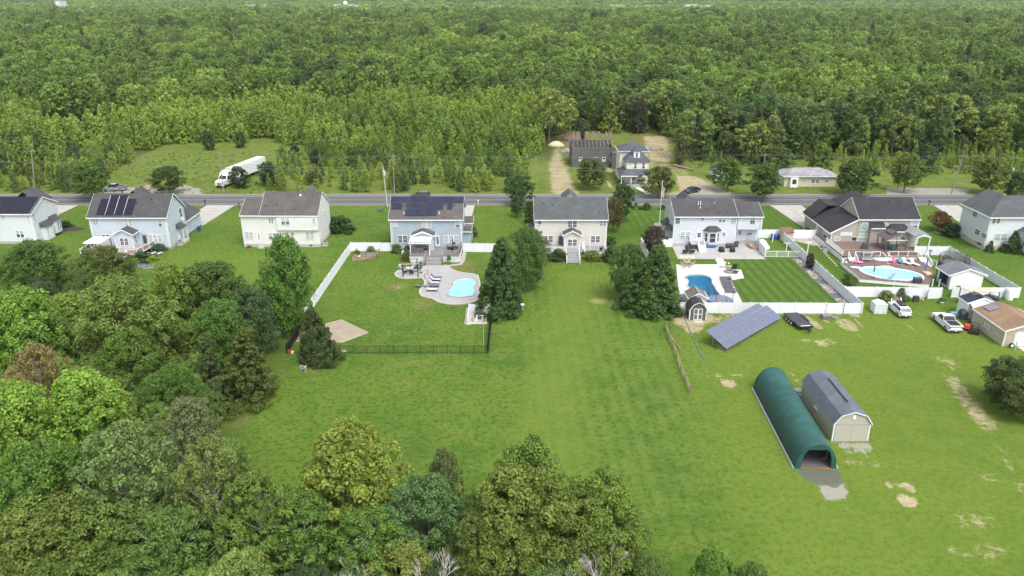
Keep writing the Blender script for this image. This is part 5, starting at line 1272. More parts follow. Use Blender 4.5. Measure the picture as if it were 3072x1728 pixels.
dgrey_cush = M('lounge_cushion', (.17,.175,.20),.8,.15,2); wicker = M('dark_wicker', (.025,.025,.032),.7,.3,8); palecush = M('pale_cushion', (.55,.55,.66),.8,.1)

for k,(a,rz,lab,cu) in enumerate((((-13.51,124.46),88, 'dark lounger nearest the deck stairs on the kidney pool patio', dgrey_cush),((-13.51,123.34),86, 'dark lounger with pale cushion, second from the deck stairs', palecush),((-13.61,121.69),88, 'dark lounger with pale cushion in the middle of the kidney pool patio', palecush),((-13.56,120.45),88, 'dark lounger with grey cushion, next to last towards the lawn', dgrey_cush),((-13.65,118.53),90, 'dark lounger with pale grey cushion lying flat nearest the lawn', palecush))):
    t = lounger('sun_lounger', lab, (*a, .1), R(rz), wicker, wicker, 2.0, .68, .9 if k < 4 else .12, group='loungers beside the kidney pool', cush=cu)
lounger('sun_lounger', 'slate blue lounger standing half on the grass beside the kidney pool patio', (*(-15.79,120.55),0),R(82),M('slate_cloth', (.12,.15,.20),.8),wicker,2.0,.55,.1)
def round_table(loc, r, label, m, h=.72, legm=None):
    t = thing('round_table', label, 'table', loc); B_('lathe', 'tabletop', m, t, 0, 0, [(r, h), (r, h + .04), (r * .97, h + .045), (0, h + .045)], 18)
    for i in range(4):
        a = i * 1.571 + .7; B_('bar', 'leg', legm or m,t,(math.cos(a) * r * .6,math.sin(a) * r * .6,0),(math.cos(a) * r * .7,math.sin(a) * r * .7,h),.05)
    return t
def chair(loc, rz, label, seat, fr, w=.55, h=.42, bh=.5, arms=True, group=None, name='patio_chair'):
    t = thing(name, label, 'chair', loc, rz, group)
    B_('box', 'seat', seat, t, -w/2, -w/2, h - .08, w/2, w/2, h)
    B_('prism_x', 'backrest', seat, t, [(w/2 - .06, h + .002), (w/2 + .1, h + bh), (w/2 + .16, h + bh), (w/2 + .01, h + .002)], -w/2, w/2)
    for x in (-w/2 + .03, w/2 - .03):
        for y in (-w/2 + .03, w/2 - .06): B_('box', 'leg', fr, t, x - .022, y - .022, 0, x + .022, y + .022, h - .08)
        if arms: mb = MB(); mb.box(x - .03,-w/2,h + .2,x + .03,w/2,h + .24); mb.box(x - .022,-w/2,h,x + .022,-w/2 + .05,h + .2); mb.build('armrest', fr,t)
    return t
lav = M('lavender_cushion', (.36, .36, .46), .8, .15, 2)
c0 = (-19.02, 128.38)
round_table((*(-18.61, 128.17), .1), .75, 'large pale round table under the arbor on the small patio lobe', M('table_stone', (.42, .40, .39), .7, .2))
for k,(a,rz,lab) in enumerate((((-20.27,129.26),60, 'cushioned patio chair at the left end of the arbor table'),((-18.15,129.92),-10, 'cushioned patio chair at the house side of the arbor table'),((-17.03,129.48),-40, 'cushioned patio chair by the closed blue parasol near the stairs'),((-19.3,127.09),120, 'dark patio chair in front of the arbor table on the left'),((-18.12,126.66),180, 'dark patio chair in front of the arbor table towards the lawn'),((-17.44,128.17),-90, 'cushioned patio chair at the right of the arbor table'))):
    chair((*a, .1), R(rz), lab, lav if k not in (3, 4) else wicker, wicker, .68, group='chairs round the arbor table')
ar = Site('swing_arbor', 'dark post arbor with a pale timber beam over the table on the small patio lobe', 'arbor', (*(-18.36, 127.09), .1))
A0, A1 = (-19.43, 125.29), (-16.76, 125.5); B0, B1 = (-18.56, 128.38), (-17.27, 128.6)
for p in (A0, A1, B0, B1): ar.bx('post', black if p[0] < -15 else wood, p[0] - .08, p[1] - .08, .1, p[0] + .08, p[1] + .08, 2.45)
ar.br('beam', M('pale_timber', (.42,.38,.27),.8,.2),(A0[0] - .3,A0[1],2.52),(A1[0] + .2,A1[1],2.52),.14,.12); mb = MB(); mb.bar((A1[0],A1[1],2.4),(B1[0],B1[1],2.4),.1); mb.bar((B0[0],B0[1],2.4),(B1[0],B1[1],2.4),.1); ar.part(mb, 'cross_beam', wood)
navy = M('navy_fabric', (.025, .045, .10), .8, .2)
def parasol(loc, label, m, h=2.5, base=None):
    t = thing('closed_parasol', label, 'parasol', loc); B_('tube', 'pole', darkgrey, t, (0, 0, 0), (0, 0, h), .025)
    B_('lathe', 'canopy', m, t, 0, 0, [(.06, h * .38), (.17, h * .42), (.14, h * .6), (.08, h * .9), (.02, h)], 9)
    B_('lathe', 'base', base or darkgrey, t, 0, 0, [(.3, 0), (.28, .07), (.06, .1), (0, .1)], 12); return t
parasol((*(-16.5, 127.52), .1), 'closed navy parasol standing on the patio at the foot of the deck stairs', navy, 2.4)
parasol((*(-11.36, 137.02), 1.25), 'closed navy parasol on the grey deck of the steel blue house', navy, 2.5)
for k, (x, y) in enumerate(((990, 480), (925, 610))):
    p = (-15.18,126.77) if k == 0 else (-15.44,124.46); mb = MB(); mb.box(p[0] - .07,p[1] - .07,0,p[0] + .07,p[1] + .07,1.1); tag(mb.build('wooden_post', M('post_wood', (.27,.21,.15),.85,.2)),('short wooden post standing on the patio below the deck stairs', 'short wooden post at the lawn edge beside the small patio lobe')[k], 'post')
# deck furniture
t = round_table((*(-11.63, 137.72), 1.25), .7, 'patio table under the navy parasol on the grey deck', M('table_slate', (.2, .195, .19), .5, .2), legm=wicker)
for k,(a,rz,lab) in enumerate((((-12.15,137.19),90, 'dark chair left of the table on the grey deck'),((-10.66,137.37),-90, 'dark chair right of the table on the grey deck'),((-11.45,135.99),180, 'dark chair in front of the table on the grey deck'),((-11.31,138.59),0, 'dark chair behind the table on the grey deck'))): chair((*a,1.25),R(rz),lab,wicker,wicker,.55,group='chairs round the deck table')
sofa_c = M('sofa_beige', (.33, .30, .24), .85, .15, 2)
def sofa(loc, rz, label, L=1.7, m=None):
    t = thing('outdoor_sofa', label, 'sofa', loc, rz); B_('box', 'base', wicker, t, -L/2, -.4, .08, L/2, .4, .38)
    for i in range(2): B_('box', 'cushion', m or sofa_c, t, -L/2 + .1 + i * (L - .2) / 2, -.38, .382, -L/2 + .08 + (i + 1) * (L - .2) / 2, .2, .52)
    B_('box', 'backrest', m or sofa_c, t, -L/2, .2, .382, L/2, .4, .8)
    for x in (-L/2, L/2 - .1): B_('box', 'armrest', wicker, t, x, -.4, .382, x + .1, .198, .6)
sofa((*(-17.08,137.19),1.25),0, 'beige outdoor sofa beneath the white pergola'); sofa((*(-17.85,136.16),1.25),R(180), 'second beige outdoor sofa with its back to the pergola railing', 1.9)
# bulkhead, shrubs
mb = MB(); p = (-21.9,138.25); q = (-20.78,138.25); mb.prism_x([(p[1],0),(p[1] + 2.2,0),(p[1] + 2.2,.95),(p[1] + .1,.2),(p[1],.2)],p[0],q[0]); bk = tag(mb.build('cellar_hatch', white), 'white sloping cellar hatch between two shrubs at the steel blue house', 'hatch')
B_('box', 'handle', darkgrey, bk, (p[0] + q[0]) / 2 - .1, p[1] + .9, .5, (p[0] + q[0]) / 2 + .1, p[1] + 1.0, .62)
tree('bush', 3,(*(-22.56,138.94),0),1.8,.95,(.085,.115,.03), 'round green shrub left of the white cellar hatch'); tree('bush', 1,(*(-20.41,139.29),0),1.5,.7,(.07,.11,.025), 'green shrub right of the white cellar hatch'); tree('bush', 2,(*(-19.98,134.22),0),2.0,.9,(.095,.11,.035), 'tall olive grass clump at the left corner of the grey deck')
tree('bush', 3, (*(-11.82, 132.69), .7), 1.0, .35, (.08, .17, .03), 'hanging green plant in front of the white deck skirting')
tree('bush', 1,(*(-8.3,149.7),0),1.6,1.1,(.10,.115,.03), 'olive shrub at the right side wall of the steel blue house'); tree('bush', 2,(*(-8.87,153.76),0),1.4,.9,(.06,.11,.025), 'green shrub behind the side bay of the steel blue house')
tr_ = Site('trellis', 'small white trellis frame at the right wall of the steel blue house', 'trellis', (-8.73, 147.55))
p = (-9.02,147.55); mb = MB(); [mb.bar((p[0] + dx,p[1],0),(p[0] + dx,p[1],1.7),.07) for dx in (0,.9)]; mb.bar((p[0],p[1],1.7),(p[0] + .9,p[1],1.7),.07); tr_.part(mb, 'frame', white); mb = MB(); [mb.bar((p[0],p[1],z),(p[0] + .9,p[1],z),.03) for z in (.5,.9,1.3)]; tr_.part(mb, 'slat', white)
# stone bed to the right of the deck
mb = MB(); mb.prism([(-9.59,139.29),(-8.89,138.94),(-8.94,133.9),(-9.36,131.97),(-12.18,130.87),(-12.6,131.49),(-9.83,132.61),(-9.92,133.9)],-.05,.06); tag(mb.build('gravel_bed', M('river_gravel', (.36,.33,.29),.9,.5,14)),kind='structure')
# raised vegetable beds
vb = Site('vegetable_garden', 'wooden railed vegetable garden beds along the white fence', 'garden', (-28.33, 136.44))
V = [(-30.41, 134.06), (-30.48, 138.9), (-26.02, 135.96), (-25.99, 139.66)]
vb.pz('soil', M('bed_earth', (.20, .16, .115), .95, .4, 3), [(-30.36, 133.82), (-25.98, 135.72), (-25.8, 139.51), (-30.52, 139.51)], .0, .12)
oldwood = M('garden_timber', (.30, .265, .19), .9, .3, 4)
for p,q in (((-30.41,134.06),(-30.32,138.9)),((-30.6,135.35),(-29.88,136.96)),((-28.23,137.66),(-28.23,137.66)),((-27.92,135.96),(-26.11,136.06)),((-26.11,136.06),(-26.03,138.9)),((-28.94,135),(-29.51,138.9)),((-30.32,138.9),(-26.09,139.3)),((-28.2,137.91),(-26.41,138.31))):
    mb = MB(); mb.bar((*p, .25), (*q, .25), .1, .18)
    if len(mb.v): vb.part(mb, 'bed_board', oldwood)
for p in ((-30.41,134.06),(-25.98,135.72),(-25.91,138.65),(-27.94,136.06),(-30.32,138.9)): vb.bx('post', M('dark_post', (.10,.085,.07),.9),p[0] - .06,p[1] - .06,0,p[0] + .06,p[1] + .06,.95)
mb = MB(); p,q = (-27.94,136.06),(-25.98,135.72); mb.bar((*p,.8),(*q,.8),.05,.1); mb.bar((*p,.5),(*q,.5),.05,.1); p,q = (-25.98,135.72),(-25.91,138.65); mb.bar((*p,.8),(*q,.8),.05,.1); mb.bar((*p,.5),(*q,.5),.05,.1); vb.part(mb, 'rail', oldwood)
tree('bush', 2,(*(-27.57,138.9),.1),1.3,.7,(.12,.19,.06), 'leafy vegetable plants at the back of the garden beds'); tree('bush', 3,(*(-30.05,137.91),.1),.8,.6,(.10,.15,.04), 'small vegetable plants in the left garden bed')
mb = MB(); p = (-29.23,135.48); mb.lathe(p[0],p[1],[(.0,.12),(.25,.18),(.33,.4),(.25,.62),(0,.7)],10); tag(mb.build('garden_ball', M('tan_ball', (.47,.36,.24),.7,.2),smooth=True), 'round tan ball lying in front of the vegetable beds', 'ball')
# sandpit
sp = Site('sandpit', 'angular play sandpit edged with pale timbers in the yard corner', 'sandpit', (-25.61,102.05)); SP = [(-28.51,104.92),(-26.54,106.48),(-21.62,101.86),(-24.85,98.48),(-27.39,98.95)]
sp.pz('sand', M('mulch_sand', (.31, .26, .20), .95, .3, 4, bump=.3), SP, -.05, .08)
SQ = SP; 
for i in range(len(SQ)): mb = MB(); a,b_ = SQ[i],SQ[(i + 1) % len(SQ)]; mb.bar((*a,.07),(*b_,.07),.14,.18); sp.part(mb, 'timber_edge', M('pale_timber', (.42,.38,.27),.8,.2))
sb = Site('planting_bed', 'small dirt bed with pale edging beneath the columnar tree by the fence', 'garden bed', (-31.01,100.51)); SB = [(-31.58,99.01),(-31.5,101.89),(-30.88,103.63),(-30.24,102.68),(-29.46,99.01)]
sb.pz('soil', M('dirt', (.16,.125,.09),.95,.3,4),SB,-.05,.06); sb.br('timber_edge', M('pale_timber', (.42,.38,.27),.8,.2),(*SB[0],.06),(*SB[4],.06),.12,.14)
p,q = (-24.99,95.61),(-23.52,95.61); mb = MB(); mb.bar((*p,.1),(*q,.1),.12,.14); tag(mb.build('timber_beam', white), 'pale timber beam lying behind the black picket fence', 'beam')
# pool equipment
pe = Site('pool_equipment', 'pool pump and filter with white pipes inside a white three-sided screen', 'pool equipment', (-5.35, 106.24))
mb = MB(); p = (-5.34,105.91); x0,y0 = (-6.74,105.42); x1,y1 = (-4.57,111.28); mb.box(x0 - .6,y0 - .3,0,x0 + 2.9,y1 + .2,.05); pe.part(mb, 'slab', concrete)
pe.bx('heater', M('heater_grey', (.13,.125,.12),.6),x0 + .9,y0 + 2.1,.05,x0 + 2.0,y0 + 3.4,1.0); mb = MB(); mb.lathe(x0 + 1.7,y0 + .9,[(.25,.05),(.28,.2),(.28,.8),(.2,1.0),(0,1.05)],12); pe.part(mb, 'filter_tank', M('heater_dark', (.07,.075,.085),.5)); pe.bx('pump', black,x0 + .5,y0 + .8,.05,x0 + .9,y0 + 1.3,.4)
pe.bx('valve_box', M('rusty', (.21, .11, .07), .9, .3), x0 + 2.2, y0 + .4, .05, x0 + 2.5, y0 + 1.1, .6)
for a,b_ in (((.7,.5,.3),(2.2,.5,.3)),((2.2,.5,.3),(2.2,.5,.9)),((1.3,.5,.3),(1.3,.9,.9)),((1.3,.9,.9),(2.3,.9,.9)),((.7,.5,.3),(.7,1.0,.4))): mb = MB(); mb.tube(tuple(np.add((x0,y0,0),a)),tuple(np.add((x0,y0,0),b_)),.06); pe.part(mb, 'pipe', white)
vinyl_fence('vinyl_fence', 'low white fence screen around the pool pump', [(x0 - .1, y0 - .4), (x0 - .1, y0 + 4.6), (x0 + 3.2, y0 + 4.6)], h=1.25, step=2.6)
mb = MB(); p = (-6.73,105.19); mb.box(p[0] - .35,p[1] - .2,0,p[0] + .45,p[1] + .2,.08); tag(mb.build('paving_stone', M('cream_stone', (.6,.58,.45),.8)), 'pale stepping stone in front of the pool pump screen', 'stone')
lp_ = thing('lamp_post', 'thin grey metal pole at the right corner of the black fence', 'pole', (-3.99,95.33)); mb = MB(); mb.tube((0,0,0),(0,0,5.0),.05,.04); mb.build('pole', M('galv', (.45,.46,.47),.45,.1,metal=.3),lp_); B_('tube', 'arm', M('galv', (.45,.46,.47),.45),lp_,(0,0,5.0),(.45,.1,5.15),.03)
def adirondack(loc, rz, label, m):
    t = thing('garden_chair', label, 'chair', loc, rz); 
    for i in range(5): mb = MB(); x = -.3 + i * .125; mb.prism_x([(.3,.28),(.62,1.05 + .04 * (2 - abs(i - 2))),(.65,1.04 + .04 * (2 - abs(i - 2))),(.33,.26)],x,x + .115); mb.build('back_slat', m,t)
    B_('prism_x', 'seat', m, t, [(-.4, .4), (.35, .26), (.35, .29), (-.4, .43)], -.3, .3)
    for s_ in (-.36,.36): B_('box', 'armrest', m,t,s_ - .06,-.42,.56,s_ + .06,.35,.6); mb = MB(); mb.box(s_ - .03,-.4,0,s_ + .03,-.32,.56); mb.bar((s_,-.3,.3),(s_,.55,.03),.05,.1); mb.build('leg', m,t)
agrey = M('adirondack_grey', (.40, .41, .45), .7, .15, 3)
adirondack((-28.15,89.98),R(185), 'grey slatted garden chair on the lawn beside the columnar tree', agrey); adirondack((-35.99,81.53),R(130), 'grey garden chair half under the dark cedars at the lawn edge', agrey)
tree('dense', 3, (*(-26.33, 92.05), 0), 8.6, 2.6, (.055, .085, .028), 'slim pointed evergreen at the left corner of the black picket fence', rz=.5)
mb = MB(); p = (-31.45,95.28); mb.cbox(p[0],p[1],.2,.5,.4,.4,.4); o = tag(mb.build('toy_truck', M('toy_red', (.5,.08,.05),.5)), 'small red and white toy lying at the fence corner under the trees', 'toy'); B_('cbox', 'toy_bed', white,o,p[0] + .45,p[1] - .1,.14,.4,.35,.28,.4)
ss = Site('small_shed', 'small shed with a dark grey roof hidden among the left trees', 'shed', (-71.67,112.22)); p = (-68.62,107.66); gable_y(ss,p[0] - 1.5,p[0] + 1.5,p[1] - 1.2,p[1] + 2.2,2.0,3.0,p[0],M('roof_felt', (.10,.11,.14),.8,.15),M('shed_grey', (.2,.2,.21),.8),rake=False)

# the two big evergreens and trees at the back of the beige house
tree('dense', 1,(-2.15,110.67),12,3.9,(.044,.09,.025), 'tall dense evergreen at the right edge of the kidney pool yard'); tree('oak', 2,(2.11,119.17),11,3.6,(.08,.135,.03), 'loose green tree behind the tall evergreen, beside the beige house')
tree('dense', 2,(22.6,110.18),11,4.6,(.05,.105,.026), 'broad bright evergreen beside the dark barn shed and the white fence'); tree('oak', 4,(19.49,115.93),9.5,3.3,(.075,.13,.034), 'green leafy tree left of the broad evergreen at the white fence')
tree('airy', 5, (26.49, 136.26), 6, 3.1, (.050, .030, .028), 'purple-leaved tree between the beige house and the grey house')
tree('poplar', 5, (4.55, 132.61), 6.5, 2.4, (.16, .20, .12), 'pale flowering tree at the left corner of the beige house')

# ---------------------------------------------------------------- beige house
Y5 = 141.0; h = Site('house', 'beige house with a grey-green roof, central stairs and small white railed decks', 'house', (4.5, Y5)); W5 = ('y', Y5, -1)
foundation(h, 4.5, 18.6, Y5, 149.8, .8); gable_x(h, 4.5, 18.6, Y5, 149.8, 6.05, 9.3, 145.6, sh_slate, sd_beige, zb=.7, ovx=.22)
cross_gable(h, 11.6, 1.6, 146, 150.2, 8.8, 10.0, sh_slate); gable_x(h, 3.2, 4.5, 144, 147, 3.2, 3.9, 145.5, sh_slate, sd_beige, ovx=.1)
corner(h, 18.6, Y5, 5.95); corner(h, 4.5, Y5, 5.95, sx=-1); downspout(h, 18.35, Y5, 5.9)
window(h, W5, (4.94, 4.5, 5.82, 5.94), 1, 2, None, blind); window(h, W5, (10.88, 4.47, 12.73, 5.94), 2, 2); window(h, W5, (17.18, 4.79, 18.4, 5.98), 2, 2)
window(h,W5,(5.15,1.41,8.11,2.9),3,2); window(h,W5,(15.51,1.37,17.37,2.87),2,2); door(h,W5,(9.06,0.81,10.01,2.91),greywood,.12,(1,3),name='screen_door')
gable_y(h,10.1,13.3,138.7,Y5,3.55,4.5,11.7,sh_slate,sd_beige,ovb=0,zb=.5); window(h,('y', 138.7,-1),(10.8,1.45,12.66,2.92),2,2); corner(h,13.3,138.7,3.5); corner(h,10.1,138.7,3.5,sx=-1)
mb = MB(); q = (15.57, 0.12, 16.32, 0.34); mb.box(q[0], Y5 - .05, q[1], q[2], Y5 - .021, q[3]); h.part(mb, 'foundation_vent', black)
for x_, y_ in (((6.29, 8.08)[0], 144.1), ((8.09, 7.87)[0], 143.7), ((17.04, 6.71)[0], 142.2)): vent(h, x_, y_, roof_z(6.19, 9.44, Y5, 145.6, y_) - .04)
gdeck = M('grey_deck', (.26, .265, .28), .75, .1, 2, wave=('y', .14, .5))
dk = deck('deck', 'grey floored deck with white railings and wide central stairs of the beige house', [(4.6,136.2),(13.4,136.2),(13.4,138.65),(10.0,138.65),(10.0,140.9),(4.6,140.9)],1.1,gdeck); lc = tuple(-x for x in dk.loc)
rail(dk.root,[(4.7,136.3),(10.0,136.3)],1.1,loc=lc); dk.bx('skirt', greywood,4.6,136.1,.0,10.0,136.19,.95); steps(dk.root,10.35,12.75,136.2,132.8,1.1,6,gdeck,lc,white,greyconc)
dk = deck('deck', 'low white railed deck at the right of the central stairs of the beige house', [(13.9,134.6),(18.3,134.6),(18.3,140.9),(13.9,140.9)],.5,gdeck); lc = tuple(-x for x in dk.loc)
rail(dk.root, [(14.0, 138), (14.0, 134.7), (18.2, 134.7), (18.2, 140.6)], .5, loc=lc); 
gate('privacy_panel', 'small white privacy panel beside the sunroom of the beige house', (13.66,139.7),(14.39,139.7),2.0,False); mb = MB(); p = (15.29,140.08); mb.box(p[0] - .06,p[1] - .06,0,p[0] + .06,p[1] + .06,3.0); tag(mb.build('white_post', white), 'tall white post on the low deck of the beige house', 'post')
chair((*(17.31, 138.41), .5), R(170), 'small dark chair on the low right deck of the beige house', wicker, wicker)
P5 = {(740,1180): (9,134.75),(1260,1190): (15.12,134.39),(1490,1180): (17.87,134.75),(1620,1190): (19.36,134.39),(560,1190): (6.86,134.39),(1560,940): (19.8,143.78)}
for k,(a,H_,r_,c_,l_) in enumerate((((740,1180),2.2,1.4,DARK, 'dark green bush left of the central stairs of the beige house'),((1260,1190),2.0,1.5,(.11,.15,.03), 'yellow-green bush right of the central stairs of the beige house'),((1490,1180),1.6,1.0,(.10,.15,.03), 'light bush between two others at the right end of the beige house'),((1620,1190),3.0,1.8,(.05,.095,.022), 'large dark bush at the right corner of the beige house'),((560,1190),1.4,1.3,(.08,.095,.03), 'brownish low bush under the left deck of the beige house'),((1560,940),2.0,1.0,(.05,.10,.02), 'bush at the right side wall of the beige house'))): tree('bush', k % 3 + 1,(*P5[a],0),H_,r_,c_,l_)
for k in range(2):
    p = ((3.71,158.55),(4.35,158.55))[k]; tree('column', k + 1,(*p,0),5.2,.62,(.035,.075,.018),('left one of the two slim dark evergreens beside the beige house', 'right one of the two slim dark evergreens, touching the beige house')[k])
# flagpole
fp = thing('flagpole', 'white flagpole with a limp striped flag between the beige and the grey house', 'flagpole', (32.28,157.99)); mb = MB(); mb.tube((0,0,0),(0,0,9.6),.09,.06,8); mb.lathe(0,0,[(0,9.6),(.1,9.68),(0,9.8)],8); mb.build('pole', white,fp)
B_('lathe', 'flower_bed', M('bed_tan', (.30, .26, .21), .9, .3, 4), fp, 0, 0, [(1.3, .0), (1.2, .12), (0, .2)], 12)
red = M('flag_red', (.42, .04, .05), .8, .1); nvy = M('flag_navy', (.03, .04, .12), .8); cloth = M('flag_white', (.68, .68, .70), .8)
fl = MB()
for i in range(13):
    z0, z1 = 6.4 + i * .2, 6.6 + i * .2
    for j in range(3): x0,x1 = .07 + j * .16,.07 + (j + 1) * .16; y0,y1 = .08 * math.sin(j * 2),.08 * math.sin((j + 1) * 2); fl.add([(x0,y0,z0 - j * .25),(x1,y1,z0 - (j + 1) * .25),(x1,y1,z1 - (j + 1) * .25),(x0,y0,z1 - j * .25)],[(0,1,2,3)],2 if (j == 0 and i > 6) else i % 2)
fl.build('flag', [red, cloth, nvy], fp)

# ---------------------------------------------------------------- grey house with the freeform pool
Y6 = 143.0; h = Site('house', 'pale grey house with a dark roof behind the blue freeform pool', 'house', (32.1, Y6)); W6 = ('y', Y6, -1)
foundation(h, 32.1, 49.6, Y6 + 1.3, 152.3, .6); foundation(h, 32.1, 44.6, Y6, Y6 + 1.29, .6)
gable_x(h, 32.1, 44.6, Y6, 152.4, 6.1, 8.55, 147.6, sh_dark, sd_grey, zb=.5, ovx=.1)
h.bx('lower_wall', sd_grey, 44.62, Y6 + 1.5, .4, 49.6, 152.2, 3.5)
gable_x(h, 44.75, 49.6, Y6 + .02, 152.2, 6.1, 7.95, 147.2, sh_dark, sd_grey, zb=3.5, ovx=.12)
corner(h,49.6,Y6,6.0,3.5); corner(h,32.1,Y6,6.0,sx=-1); corner(h,44.6,Y6,3.5); downspout(h,49.3,Y6,6.0); cross_gable(h,35.5,1.4,147.6,152,7.9,9.1,sh_dark)
window(h,W6,(32.25,4.61,33.33,6.19),1,2); window(h,W6,(37.35,5.27,38.01,6.17),1,1); window(h,W6,(40.88,4.94,42.25,6.22),2,1,blind); window(h,W6,(43.29,4.61,44.43,6.19),1,1,teal_glass,teal_glass); window(h,W6,(47.08,4.62,48.17,6.19),1,1,teal_glass)
window(h,W6,(33.51,1.46,35.6,3.06),2,1,blind,teal_glass); window(h,W6,(41.89,2.11,42.6,2.99),1,1); W6b = ('y', Y6 + 1.5,-1); window(h,W6b,(45.53,1.83,46.24,2.81),1,1); window(h,W6b,(47.32,1.84,48.37,2.81),1,1,blind)
door(h, W6, (36.77, 0.65, 37.88, 3.09), white, .5, (1, 2))
h.pz('bay', sd_grey, [(38.3, Y6), (39.1, Y6 - .75), (40.6, Y6 - .75), (41.4, Y6)], .55, 3.3)
mb = MB(); mb.add([(37.9,Y6,3.3),(39.0,Y6 - 1.0,3.3),(40.7,Y6 - 1.0,3.3),(41.8,Y6,3.3),(39.0,Y6,4.25),(40.7,Y6,4.25)],[(0,1,4),(1,2,5,4),(2,3,5),(3,2,1,0)]); h.part(mb, 'bay_roof', sh_dark)
window(h, ('y', Y6 - .75, -1), (39.2, .95, 40.5, 3.0), 1, 0); 
for a, b_ in (((38.3, Y6), (39.1, Y6 - .75)), ((40.6, Y6 - .75), (41.4, Y6))):
    m0 = ((a[0] + b_[0]) / 2,(a[1] + b_[1]) / 2); mb = MB(); an = math.atan2(b_[1] - a[1],b_[0] - a[0]); mb.cbox(m0[0],m0[1],2.0,.75,.1,1.8,an); w_ = h.part(mb, 'window', trim); mb = MB(); mb.cbox(m0[0],m0[1],2.45,.5,.14,.75,an); mb.cbox(m0[0],m0[1],1.6,.5,.14,.75,an); mb.build('pane', glass_m,w_)
for x_,y_,m_,h_ in (((37.31,8.03)[0],145.9,white,.75),((37.77,8.1)[0],146.0,white,.75),((37.55,7.6)[0],145.0,white,.4),((40.64,8.21)[0],146.2,M('dish', (.38,.39,.41),.5),.4),((38.87,7.39)[0],144.6,black,.3),((40.83,6.85)[0],143.6,black,.3),((42.68,6.85)[0],143.6,black,.3),((44.61,6.85)[0],143.6,black,.3),((46.52,6.91)[0],143.6,black,.3)): vent(h,x_,y_,roof_z(6.24,8.69,Y6,147.6,y_) - .05 - (.1 if x_ > 44.6 else 0),m_,h_)
h.pz('side_bay', sd_grey,[(32.1,147.2),(31.0,147.6),(31.0,149.6),(32.1,150.0)],.5,3.1); mb = MB(); mb.add([(32.1,146.9,3.1),(30.7,147.4,3.1),(30.7,149.8,3.1),(32.1,150.3,3.1),(32.1,147.6,4.2),(32.1,149.6,4.2)],[(0,4,1),(1,4,5,2),(2,5,3),(0,1,2,3)]); h.part(mb, 'side_bay_roof', sh_dark)
mb = MB(); mb.add([(32.1,143.6,3.9),(30.7,143.6,3.0),(30.7,145.8,3.0),(32.1,145.8,3.9),(32.1,143.6,2.95),(32.1,145.8,2.95)],[(3,2,1,0),(0,1,4),(3,5,2),(1,2,5,4)]); h.part(mb, 'side_porch_roof', sh_dark); mb = MB(); mb.box(30.75,143.65,.0,30.87,143.77,3.0); mb.box(30.75,145.6,0,30.87,145.72,3.0); h.part(mb, 'porch_post', trim)
po = Site('porch', 'small white railed back porch with stairs at the door of the grey house', 'porch', (36.5, 141.5)); lc = tuple(-x for x in po.loc)
po.bx('floor', gdeck,35.4,140.9,.95,37.9,142.95,1.1); rail(po.root,[(35.45,142.8),(35.45,140.95),(36.6,140.95)],1.1,loc=lc); po.bx('base', darkgrey,35.5,141.0,.06,36.6,142.9,.9); steps(po.root,36.75,37.8,140.9,138.8,1.1,6,white,lc,white)
mb = MB(); mb.prism([(32.08,142),(31.68,135.28),(48.3,135.1),(48.81,141.03),(50.13,146.2),(45.56,146.2),(45.11,144.58),(32.62,143.78)],-.1,.06); tag(mb.build('patio', greyconc),kind='structure')
mb = MB(); mb.prism([(32.4,137.27),(35.4,137.27),(34.93,135.21),(32.2,135.21)],.0,.066); tag(mb.build('patio', M('new_concrete', (.47,.44,.36),.85,.1)),kind='structure')
for a,b_ in (((40.56,142),(39.81,135.28)),((35.78,139.51),(35.07,135.28)),((32.38,138.38),(48.6,138.38)),((45.18,144.38),(44.53,135.17))): joint(a,b_,.04,.063)
# patio furniture
for k,(a,rz,lab) in enumerate((((33.71,138.38),175, 'dark wicker armchair, left one of the pair on the grey patio'),((34.93,138.38),185, 'dark wicker armchair, right one of the pair on the grey patio'),((34.45,140.08),10, 'dark chair behind the left wicker armchair by the porch'),((35.22,140.27),-5, 'dark chair behind the right wicker armchair by the porch'))): chair((*a,.06),R(rz),lab,wicker,wicker,.95 if k < 2 else .6,group='wicker seats on the grey patio')
def covered(loc, rz, label, sx, sy, hz, m, name, cat):
    t = thing(name,label,cat,loc,rz); mb = MB(); mb.loft([[(-sx,-sy,0),(sx,-sy,0),(sx,sy,0),(-sx,sy,0)],[(-sx*.95,-sy*.95,hz*.7),(sx*.95,-sy*.95,hz*.7),(sx*.95,sy*.95,hz*.75),(-sx*.95,sy*.95,hz*.75)],[(-sx*.7,-sy*.2,hz),(sx*.7,-sy*.2,hz),(sx*.7,sy*.6,hz),(-sx*.7,sy*.6,hz)]]); mb.build('cover', m,t); B_('box', 'base', darkgrey,t,-sx*.8,-sy*.8,-.02,sx*.8,sy*.8,.05)
covered((*(41.09,139.51),.06),R(10), 'black covered armchair on the left of the patio mat', .45,.5,1.0,M('cover_black', (.015,.015,.02),.6), 'covered_chair', 'chair'); covered((*(43.22,139.51),.06),R(-5), 'black covered armchair on the right of the patio mat', .45,.5,1.0,M('cover_black', (.015,.015,.02),.6), 'covered_chair', 'chair')
covered((*(43.42,141.81),.06),0, 'black covered sofa between the two covered armchairs', .9,.4,.9,M('cover_charcoal', (.035,.036,.042),.6), 'covered_sofa', 'sofa')
gr = thing('gas_grill', 'black gas grill with a side shelf at the patio wall', 'grill', (*(44.75,142.39),.06)); B_('box', 'cabinet', darkgrey,gr,-.35,-.25,0,.35,.25,.85); B_('prism_x', 'lid', black,gr,[(-.27,.86),(.27,.86),(.2,1.15),(-.1,1.2)],-.35,.35); B_('box', 'side_shelf', M('shelf_blue', (.06,.09,.2),.5),gr,.36,-.22,.8,.8,.22,.85)
